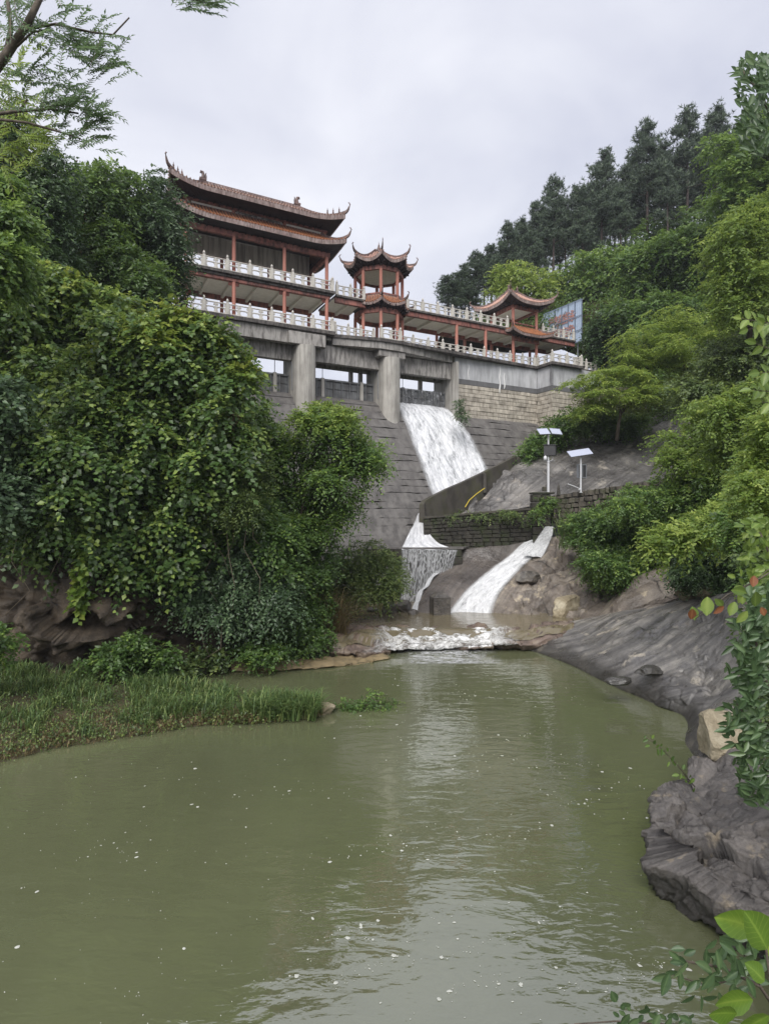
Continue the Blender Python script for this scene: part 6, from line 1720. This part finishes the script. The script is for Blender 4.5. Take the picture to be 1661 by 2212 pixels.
pines = [  # x, top y, base y, distance
    (968, 598, 715, 98), (997, 574, 712, 99), (1027, 548, 705, 100), (1062, 530, 700, 103), (1096, 482, 690, 100), (1128, 474, 690, 104), (1160, 440, 680, 106), (1194, 390, 668, 101), (1222, 430, 670, 108), (1244, 404, 660, 105),
    (1272, 400, 650, 110), (1301, 326, 640, 102), (1326, 395, 635, 110), (1352, 360, 625, 108), (1396, 268, 612, 103), (1372, 330, 620, 112), (1434, 306, 600, 106), (1455, 350, 590, 112), (1482, 242, 580, 103), (1518, 292, 566, 110), (1550, 232, 552, 104), (1584, 285, 540, 108), (1615, 246, 520, 102), (1650, 228, 505, 105), (1012, 620, 722, 96), (1075, 560, 708, 97), (1150, 500, 690, 97), (1260, 450, 655, 98), (1440, 360, 600, 99), (1340, 410, 630, 98)]
order = sorted(range(len(pines)), key=lambda i: pines[i][0])
ordw = ['first', 'second', 'third', 'fourth', 'fifth', 'sixth', 'seventh', 'eighth', 'ninth', 'tenth', 'eleventh', 'twelfth', 'thirteenth', 'fourteenth', 'fifteenth', 'sixteenth', 'seventeenth', 'eighteenth', 'nineteenth', 'twentieth', 'twenty-first', 'twenty-second', 'twenty-third', 'twenty-fourth', 'twenty-fifth', 'twenty-sixth', 'twenty-seventh', 'twenty-eighth', 'twenty-ninth', 'thirtieth']
for rank, i in enumerate(order):
    x, ty, by, D = pines[i]
    b = P(x, by, D); t = P(x, ty, D); sc = (t[2] - b[2]) / 17.0
    e = empty('pine_tree', b, random.uniform(0, 6.28), 'dark pine on the right ridge, %s from the left' % ordw[rank], 'pine tree', 'pines along the right ridge')
    e.scale = (max(sc, .8), max(sc, .8), sc)
    for nm, me in zip(('trunk', 'limbs', 'crown'), PV[i % 5]):
        c = bpy.data.objects.new(nm, me); COL.objects.link(c); c.parent = e

rear = [(985, 610, 720, 107), (1045, 560, 705, 110), (1085, 540, 700, 112), (1112, 510, 695, 113), (1140, 490, 690, 114), (1178, 450, 678, 115), (1210, 450, 672, 116), (1258, 430, 660, 117), (1288, 420, 650, 118), (1315, 400, 642, 118), (1362, 380, 625, 118), (1412, 350, 608, 118), (1465, 340, 590, 117), (1500, 320, 574, 116), (1535, 310, 560, 115), (1570, 300, 546, 114), (1600, 300, 530, 113)]
for i, (x, ty, by, D) in enumerate(rear):
    b = P(x, by, D); t = P(x, ty, D); sc = (t[2] - b[2]) / 17.0
    e = empty('pine_tree', b, random.uniform(0, 6.28), 'pine in the rear row of the right ridge, %s from the left' % ordw[i], 'pine tree', 'pines along the right ridge')
    e.scale = (max(sc, .8) * 1.1, max(sc, .8) * 1.1, sc)
    for nm, me in zip(('trunk', 'limbs', 'crown'), PV[(i * 2 + 1) % 5]):
        c = bpy.data.objects.new(nm, me); COL.objects.link(c); c.parent = e

# ---- right slope, far to near
RP = [
 ('shrub', 'low dark bushes under the pines, just behind the light green tree', 'shrub', 103, [(1195, 622, 40, 28), (1245, 604, 38, 30)], 'leaf_mid', 700, .36, -.1),
 ('shrub', 'low dark bushes under the middle pines of the ridge', 'shrub', 104, [(1300, 580, 42, 32), (1350, 556, 42, 32)], 'leaf_mid', 700, .36, -.12),
 ('shrub', 'low dark bushes under the tallest pines of the ridge', 'shrub', 104, [(1405, 528, 42, 34), (1455, 506, 42, 34)], 'leaf_mid', 700, .36, -.1),
 ('shrub', 'low dark bushes under the rightmost pines of the ridge', 'shrub', 102, [(1510, 482, 42, 34), (1560, 462, 42, 34)], 'leaf_mid', 700, .36, -.12),
 ('broadleaf_tree', 'light green tree just behind the square pavilion roof', 'tree', 92, [(1120, 605, 42, 24), (1165, 615, 32, 22), (1085, 635, 30, 22), (1140, 640, 40, 20)], 'leaf_light', 900, .35, .20),
 ('broadleaf_tree', 'light green tree above and right of the billboard', 'tree', 95, [(1290, 580, 45, 30), (1335, 575, 40, 30), (1285, 625, 40, 32), (1325, 630, 45, 40), (1310, 670, 40, 35)], 'leaf_mid', 2300, .34, .15),
 ('broadleaf_tree', 'rounded green tree left of the dense ivy clad tree on the slope', 'tree', 82, [(1385, 590, 45, 35), (1420, 560, 45, 30), (1395, 640, 45, 40), (1440, 610, 40, 40)], 'leaf_mid', 2000, .33, .0),
 ('broadleaf_tree', 'dense ivy clad tree in the middle of the right slope', 'tree', 78, [(1485, 560, 50, 40), (1515, 520, 40, 28), (1500, 620, 55, 50), (1450, 530, 40, 28), (1540, 590, 40, 50)], 'leaf_mid', 2600, .33, -.05),
 ('broadleaf_tree', 'soft feathery tree high on the right slope below the pines', 'tree', 70, [(1590, 340, 60, 40), (1640, 310, 50, 40), (1600, 410, 55, 40), (1650, 400, 50, 50), (1560, 440, 45, 30), (1610, 470, 60, 35)], 'leaf_mid', 3000, .3, .05),
 ('shrub', 'dark thicket between billboard and feathery tree', 'shrub', 80, [(1312, 745, 32, 45), (1345, 720, 45, 50), (1325, 790, 45, 40), (1318, 695, 30, 30)], 'leaf_dark', 1900, .32, -.05),
 ('shrub', 'dark shrubs filling the slope under the ivy clad tree', 'shrub', 76, [(1380, 690, 50, 40), (1430, 670, 45, 40), (1480, 690, 60, 40), (1540, 660, 50, 40), (1420, 730, 60, 40)], 'leaf_mid', 2600, .3, -.1),
 ('broadleaf_tree', 'spreading feathery tree with pale layered leaves on the mid slope', 'tree', 62, [(1440, 695, 45, 24), (1390, 735, 50, 24), (1460, 755, 55, 26), (1370, 785, 45, 22), (1430, 800, 60, 26), (1530, 715, 55, 30), (1560, 760, 45, 26), (1500, 800, 55, 24), (1590, 700, 40, 28), (1470, 715, 45, 20), (1410, 770, 55, 18)], 'leaf_light', 2400, .22, .1),
 ('broadleaf_tree', 'low layered feathery tree beside the abutment wall', 'tree', 60, [(1275, 830, 40, 18), (1330, 820, 50, 20), (1380, 840, 45, 20), (1290, 865, 40, 20), (1350, 870, 50, 22), (1430, 860, 40, 20), (1265, 890, 25, 14)], 'leaf_light', 1900, .22, .06),
 ('shrub', 'dark green shrubs at the foot of the abutment wall', 'shrub', 66, [(1150, 975, 30, 30), (1190, 945, 35, 25), (1230, 920, 40, 25), (1280, 910, 45, 28), (1330, 915, 40, 25), (1370, 925, 25, 18)], 'leaf_mid', 2200, .24, -.15),
 ('shrub', 'small bush growing at the corner beside the waterfall crest', 'shrub', 66, [(992, 880, 8, 15), (1000, 900, 10, 9)], 'leaf_dark', 150, .14, .0),
 ('broadleaf_tree', 'tall yellow green tree at the right edge of the picture', 'tree', 44, [(1600, 520, 60, 40), (1650, 560, 50, 50), (1590, 600, 60, 45), (1640, 640, 55, 50), (1570, 660, 40, 35), (1650, 470, 50, 40)], 'leaf_light', 2600, .21, -.12),
 ('shrub', 'hazel green thicket at right below the yellow green tree', 'shrub', 46, [(1560, 800, 70, 50), (1620, 770, 55, 50), (1520, 860, 60, 40), (1600, 880, 70, 50), (1650, 840, 40, 60)], 'leaf_dusky', 3000, .2, .0),
 ('shrub', 'glossy shrub with bright leaves above the granite slope', 'shrub', 42, [(1480, 960, 45, 35), (1530, 930, 50, 40), (1460, 1000, 32, 26), (1560, 980, 50, 40), (1510, 1020, 45, 30)], 'leaf_light', 1900, .2, -.1),
 ('broadleaf_tree', 'bright leafy tree leaning in from the right below the hazel thicket', 'tree', 34, [(1560, 900, 60, 40), (1620, 870, 50, 40), (1590, 960, 60, 40), (1640, 950, 40, 60), (1620, 1030, 50, 40)], 'leaf_light', 2200, .17, -.15),
 ('shrub', 'broad green shrub over the right end of the terrace wall', 'shrub', 43, [(1400, 1085, 60, 30), (1470, 1070, 60, 40), (1540, 1060, 60, 45), (1600, 1090, 60, 50), (1350, 1100, 40, 24), (1450, 1110, 60, 30), (1520, 1120, 60, 40)], 'leaf_mid', 3600, .17, .05),
 ('shrub', 'dark bush below the terrace wall', 'shrub', 47, [(1250, 1145, 30, 26), (1295, 1140, 40, 28), (1345, 1150, 40, 30), (1285, 1185, 38, 24), (1340, 1195, 42, 28), (1395, 1180, 36, 34)], 'leaf_mid', 3000, .17, -.1),
 ('shrub', 'leafy bush hanging over the pale rocks beside the stream', 'shrub', 44, [(1275, 1220, 28, 20), (1312, 1222, 34, 24), (1352, 1225, 32, 22), (1300, 1250, 30, 15)], 'leaf_mid', 1700, .16, -.05),
 ('shrub', 'small leaved dark shrub standing on the rim of the slab', 'shrub', 35, [(1490, 1215, 45, 35), (1540, 1200, 50, 40), (1590, 1220, 50, 40), (1500, 1250, 35, 20), (1570, 1255, 45, 22), (1460, 1250, 25, 25)], 'leaf_dark', 3400, .11, .05),
 ('shrub', 'bright drooping branch of large leaves over the terrace bushes', 'shrub', 30, [(1480, 1160, 60, 25), (1540, 1135, 60, 30), (1420, 1180, 35, 14), (1600, 1120, 55, 35)], 'leaf_light', 1000, .19, .0),
 ('shrub', 'dense shrub filling the right edge behind the reddish leaves', 'shrub', 24, [(1620, 1160, 55, 50), (1650, 1080, 50, 50), (1640, 1230, 40, 40), (1670, 990, 50, 60)], 'leaf_mid', 1900, .13, .0),
 ('ivy', 'small ivy patch creeping over the masonry pillar', 'vine', 53.4, [(1172, 1092, 10, 16), (1158, 1115, 12, 16), (1192, 1085, 14, 8)], 'leaf_mid', 200, .13, .0),
 ('ivy', 'ivy hanging over the coping of the retaining wall', 'vine', 54.0, [(1100, 1112, 30, 6), (1040, 1118, 26, 5), (1130, 1122, 14, 10), (985, 1120, 14, 6)], 'leaf_dusky', 240, .12, .0),
 ('shrub', 'dense dark bush crowding the right edge above the ledge rock', 'shrub', 12.5, [(1660, 1330, 50, 60), (1675, 1430, 50, 60), (1668, 1530, 45, 60), (1680, 1240, 55, 60), (1682, 1630, 40, 50), (1640, 1390, 24, 30)], 'leaf_dusky', 1500, .075, -.1),
 ('shrub', 'bright leafy bush hanging in at the right edge beside the thicket', 'shrub', 17, [(1640, 1010, 45, 50), (1665, 930, 45, 50), (1610, 1060, 36, 30), (1660, 1110, 40, 40)], 'leaf_light', 1300, .10, -.05),
]
for i, (nm, lab, cat, D, spec, mt, n, leaf, tb) in enumerate(RP):
    tree = nm.endswith('tree')
    xs = np.mean([q[0] for q in spec]); yb = max(q[1] + q[3] for q in spec)
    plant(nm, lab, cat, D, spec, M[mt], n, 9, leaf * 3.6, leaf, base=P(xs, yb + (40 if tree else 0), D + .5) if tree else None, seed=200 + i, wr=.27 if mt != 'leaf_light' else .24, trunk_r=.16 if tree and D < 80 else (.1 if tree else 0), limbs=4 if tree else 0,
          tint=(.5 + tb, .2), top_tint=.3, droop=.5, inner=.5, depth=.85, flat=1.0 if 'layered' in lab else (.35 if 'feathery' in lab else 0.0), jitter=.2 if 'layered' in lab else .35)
# bare grey limbs of the layered tree
lt = [o for o in bpy.data.objects if o.get('label', '').startswith('spreading feathery')][0]
vine_stems(lt, [[(1525, 935, 62), (1520, 890, 62), (1500, 850, 61.6), (1485, 800, 61.3), (1465, 730, 61)], [(1525, 900, 62), (1535, 850, 61.8), (1560, 790, 61.5)], [(1500, 870, 61.6), (1460, 860, 61.4), (1440, 850, 61.3)]], .12, 'bark', 'limb')
# undergrowth mats so the soil does not show between the trees
def ground_cover(name, label, loft, n, mat, leaf, seed, u=(0, 1), v=(0, 1), off=.3, tint=(.4, .2)):
    g = np.random.default_rng(seed); uu = g.uniform(u[0], u[1], n); vv_ = g.uniform(v[0], v[1], n)
    p = loft.at(uu, vv_, g.uniform(.0, 1, n) * off); k = 8
    q = (p[:, None, :] + g.normal(0, leaf * 1.6, (n, k, 3)) * np.array([1, 1, .7])).reshape(-1, 3)
    a = g.normal(size=(n * k, 3)); a[:, 2] -= .2; nm = g.normal(size=(n * k, 3)) * .5 + np.array([0, -.4, 1])
    o = obj_from(name, leaves_mesh(name, q, a, nm, leaf * g.uniform(.6, 1.3, n * k), .3, np.clip(np.repeat(g.normal(tint[0], tint[1], n), k) + g.normal(0, .08, n * k), 0, 1)), mat)
    return tag(o, label, 'undergrowth', kind='stuff')
ground_cover('undergrowth', 'mixed undergrowth carpeting the right hill', HILL, 5500, M['leaf_mid'], .34, 1, (0, .85), (.02, .72), 1.6)
ground_cover('undergrowth', 'bushy undergrowth on the slope below the terrace wall', LOWSL, 4500, M['leaf_mid'], .17, 2, (0.06, .9), (.1, 1), .8)
ground_cover('undergrowth', 'dark undergrowth on the slope above the left cliff', CLIFF, 4200, M['leaf_mid'], .24, 3, (.05, .9), (.5, .95), 1.2, (.35, .2))
ground_cover('bank_herbs', 'low leafy herbs along the muddy front of the left bank', ISLE, 1700, M['leaf_dusky'], .08, 6, (0, .9), (.22, .80), .22, (.55, .3))
ground_cover('undergrowth', 'grass and ferns on the strip above the granite slope', GRAN, 900, M['leaf_mid'], .2, 4, (.1, 1), (.80, 1), .5)

# ---- near the camera at right
def big_leaves(name, label, cat, D, items, mat, seed, base, wr=.32, stems=(), size_m=None, group=None):
    """well shaped leaves: (x, y, angle deg, length px, roll)"""
    g = np.random.default_rng(seed); e = empty(name, base, 0, label, cat, group); off = np.array(base); k = D * KD / F
    rest_v, rest_f, rest_t, rest_u = [], [], [], []
    for ii, (x, y, an, ln, roll) in enumerate(items):
        p = np.array(P(x, y, D + g.uniform(-.08, .08) * D * .8)) - off
        d = np.array([math.cos(R(an)), g.uniform(-.35, .25), -math.sin(R(an))]); d /= np.linalg.norm(d)
        n0 = np.array([0, -1.0, .35]); sd = np.cross(d, n0); sd /= np.linalg.norm(sd); nn = np.cross(sd, d)
        sd2 = sd * math.cos(roll) + nn * math.sin(roll); nn2 = np.cross(sd2, d); L = ln * k
        vs, fs, uvs = [], [], []
        T = (0, .15, .35, .55, .75, .9, 1.0); Wd = (.06, .62, .98, 1.0, .72, .36, .0)
        for t, w_ in zip(T, Wd):
            c = p + d * L * t + np.array([0, 0, -.18 * L * t * t])
            for s, f_ in ((-1, .16), (-.5, .05), (0, 0), (.5, .05), (1, .16)):
                uvs.append((s * .5 + .5, t)); vs.append(tuple(c + sd2 * s * w_ * wr * L + nn2 * f_ * w_ * L * .55))
        for i in range(len(T) - 1):
            for j in range(4): fs.append((i * 5 + j, i * 5 + j + 1, i * 5 + j + 6, i * 5 + j + 5))
        if ii >= 300:
            b0 = len(rest_v); rest_v += vs; rest_u += uvs; rest_f += [tuple(b0 + q for q in f) for f in fs]; rest_t += [float(np.clip(g.normal(.5, .22), 0, 1))] * len(vs)
            continue
        me = np_mesh('leaf', vs, fs, uvs)
        a = me.attributes.new('tint', 'FLOAT', 'POINT'); tv = float(np.clip(g.normal(.5, .22), 0, 1)); a.data.foreach_set('value', np.clip(np.array([tv + (.22 if q % 5 == 2 else (-.06 if q % 5 in (0, 4) else 0)) + g.normal(0, .05) for q in range(len(vs))]), 0, 1).astype(np.float32))
        obj_from('leaf', me, mat, e, True)
    if rest_v: tag(obj_from('leaves', np_mesh('leaves', rest_v, rest_f, rest_u, {'tint': rest_t}), mat, e, True), kind='stuff')
    for s, r in stems:
        MB().tube([tuple(np.array(P(*q)) - off) for q in s], [r * (1 - .5 * i / (len(s) - 1)) for i in range(len(s))], 6).build('stem', M['bark'], e, True)
    return e
big_leaves('near_vine', 'large bright yellow green leaves in the bottom right corner', 'vine', 2.3,
    [(1640, 2010, 200, 95, .3), (1655, 2050, 245, 105, -.2), (1625, 2160, 175, 80, .2), (1660, 2195, 165, 110, .5), (1664, 1985, 100, 70, .2), (1650, 2120, 230, 60, -.4), (1590, 2190, 190, 60, .4)],
    M['big_leaf'], 1, P(1700, 2260, 2.3), .34, [([(1700, 2260, 2.3), (1668, 2150, 2.3), (1652, 2040, 2.3), (1668, 1960, 2.3)], .006)])
gq = random.Random(9)
its = []
for (cx, cy, n) in ((1590, 2060, 10), (1545, 2105, 8), (1500, 2130, 7), (1475, 2075, 6), (1610, 2110, 9), (1560, 2040, 7), (1620, 2010, 7), (1640, 2075, 6), (1530, 2060, 5), (1450, 2110, 4), (1580, 2150, 6)):
    for _ in range(n): its.append((gq.gauss(cx, 14), gq.gauss(cy, 12), gq.uniform(0, 360), gq.uniform(28, 46), gq.uniform(-.7, .7)))
big_leaves('near_shrub', 'dark green narrow leaved shrub twigs above the bottom right corner', 'shrub', 3.1, its, M['near_grey'], 2, P(1720, 2250, 3.1), .22,
    [([(1720, 2250, 3.1), (1640, 2130, 3.1), (1560, 2090, 3.1), (1470, 2075, 3.1)], .008), ([(1640, 2130, 3.1), (1600, 2050, 3.1)], .005), ([(1600, 2110, 3.1), (1530, 2130, 3.1), (1450, 2105, 3.1)], .004)])
its = [(gq.uniform(1330, 1500), gq.gauss(2195, 10), gq.uniform(120, 300), gq.uniform(16, 30), gq.uniform(-.6, .6)) for _ in range(26)] + [(1330, 2165, 250, 34, 0), (1380, 2200, 160, 36, .3)]
big_leaves('near_sprig', 'thin leafy sprig crossing the bottom edge of the picture', 'shrub', 3.4, its, M['near_grey'], 3, P(1560, 2300, 3.4), .25, [([(1560, 2260, 3.4), (1480, 2215, 3.4), (1330, 2206, 3.4), (1240, 2212, 3.4)], .005)])
its = []
for _ in range(150):                                   # leaves sit in fans of five to seven
    t = gq.random(); cx = 1672 - 38 * math.sin(t * 3.1) - gq.random() ** 2.2 * 60; cy = 1275 + t * 470; a0 = gq.uniform(200, 330)
    for k in range(gq.randint(4, 7)):
        its.append((cx + gq.gauss(0, 7), cy + gq.gauss(0, 7), a0 + gq.uniform(-75, 75), gq.uniform(20, 36), gq.uniform(-.8, .8)))
its = [its[i] for i in sorted(range(len(its)), key=lambda i: its[i][0])]
big_leaves('near_shrub', 'dark narrow leaved shrub hanging down the right edge over the ledge', 'shrub', 7.5, its, M['near_grey'], 4, P(1760, 1800, 7.5), .17,
    [([(1760, 1800, 7.5), (1690, 1600, 7.5), (1640, 1420, 7.5), (1610, 1300, 7.5)], .02), ([(1690, 1600, 7.5), (1620, 1560, 7.5), (1590, 1520, 7.5)], .01)])
its = [(1500, 1340, 265, 38, .2), (1525, 1330, 275, 48, .3), (1575, 1330, 290, 42, .1), (1530, 1318, 200, 24, .2), (1590, 1345, 300, 40, -.3), (1610, 1280, 200, 40, .3), (1560, 1310, 230, 30, .5), (1630, 1310, 260, 45, .1)]
e = big_leaves('near_sprig', 'hanging green sprig in front of the slab at right', 'shrub', 6.0, its, M['near_light'], 5, P(1720, 1200, 6), .26, [([(1720, 1200, 6), (1640, 1250, 6), (1570, 1285, 6), (1500, 1338, 6)], .006)])
big_leaves('near_sprig', 'few rusty red leaves on a twig in front of the slab', 'shrub', 6.05, [(1492, 1338, 272, 30, .2), (1563, 1310, 150, 24, .4), (1625, 1268, 280, 30, .1), (1650, 1330, 250, 26, .2)], M['rust_leaf'], 6, P(1720, 1180, 6.05), .28, [([(1720, 1180, 6.05), (1620, 1262, 6.05), (1500, 1332, 6.05)], .004)])
its = []
for _ in range(430):
    cx, cy = gq.gauss(1640, 30), gq.uniform(130, 340)
    if cx < 1588 + (cy - 130) * .05: continue
    its.append((cx, cy, gq.uniform(185, 300), gq.uniform(17, 31), gq.uniform(-.6, .6)))
big_leaves('near_branch', 'dark leafy branch entering at the upper right corner', 'tree', 9, its, M['near_grey'], 7, P(1760, 420, 9), .2, [([(1760, 420, 9), (1690, 300, 9), (1640, 200, 9), (1600, 150, 9)], .02)])
def along(stems, step, ln, its):
    for (x0, y0, x1, y1) in stems:
        L = math.hypot(x1 - x0, y1 - y0); n = int(L / step); an = math.degrees(math.atan2(y1 - y0, x1 - x0))
        for k in range(n + 1):
            t = (k + .3) / (n + .3)
            for sg in ((-1, 1) if k < n else (0,)):
                its.append((x0 + (x1 - x0) * t, y0 + (y1 - y0) * t, an + sg * gq.uniform(45, 75) + gq.uniform(-8, 8), ln * gq.uniform(.75, 1.2), gq.uniform(-.5, .5)))
    return its
ovs = [(1700, 705, 1600, 688), (1700, 690, 1615, 712), (1700, 770, 1632, 742), (1700, 800, 1640, 806), (1700, 850, 1622, 842), (1700, 880, 1645, 868)]
its = along(ovs, 15, 26, [])
big_leaves('near_branch', 'sunlit oval leaves at the right edge halfway up', 'tree', 8, its, M['near_light'], 8, P(1760, 860, 8), .28, [([(1760, 800, 8), (q[0], q[1], 8), (q[2], q[3], 8)], .006) for q in ovs])
its = []
for _ in range(290):
    its.append((gq.gauss(1660, 32), gq.uniform(1120, 1310), gq.uniform(170, 340), gq.uniform(15, 27), gq.uniform(-.6, .6)))
big_leaves('near_shrub', 'green shrub leaves at the right edge above the hanging sprig', 'shrub', 8.5, its, M['near_light'], 9, P(1760, 1340, 8.5), .26, [([(1760, 1340, 8.5), (1690, 1260, 8.5), (1640, 1150, 8.5)], .02)])
its = [(x, y, gq.uniform(90, 300), gq.uniform(8, 15), gq.uniform(-.6, .6)) for x, y in zip([1395 + 4.2 * i for i in range(26)], [1592 + 4.1 * i + gq.gauss(0, 8) for i in range(26)])]
big_leaves('ledge_twig', 'thin twig with small leaves sticking out over the water from the ledge', 'shrub', 16.5, its, M['leaf_mid'], 10, P(1500, 1700, 16.5), .25, [([(1500, 1700, 16.5), (1460, 1650, 16.5), (1420, 1610, 16.5), (1395, 1592, 16.5)], .012)])

# ------------------------------------------------------------------ thin haze in the valley air
hz = MB().box(-930, 930, -330, 1530, -4.0, 75.0).mesh('haze')
hm = bpy.data.materials.new('valley haze'); hm.use_nodes = True
hm.node_tree.nodes.clear()
ho_ = hm.node_tree.nodes.new('ShaderNodeOutputMaterial'); hv_ = hm.node_tree.nodes.new('ShaderNodeVolumePrincipled')
hv_.inputs['Color'].default_value = (0.86, 0.90, 1.0, 1); hv_.inputs['Density'].default_value = 0.0004; hv_.inputs['Anisotropy'].default_value = 0.2
hm.node_tree.links.new(hv_.outputs[0], ho_.inputs['Volume'])
tag(obj_from('haze', hz, hm), 'thin bluish haze filling the valley air', 'haze', kind='stuff')
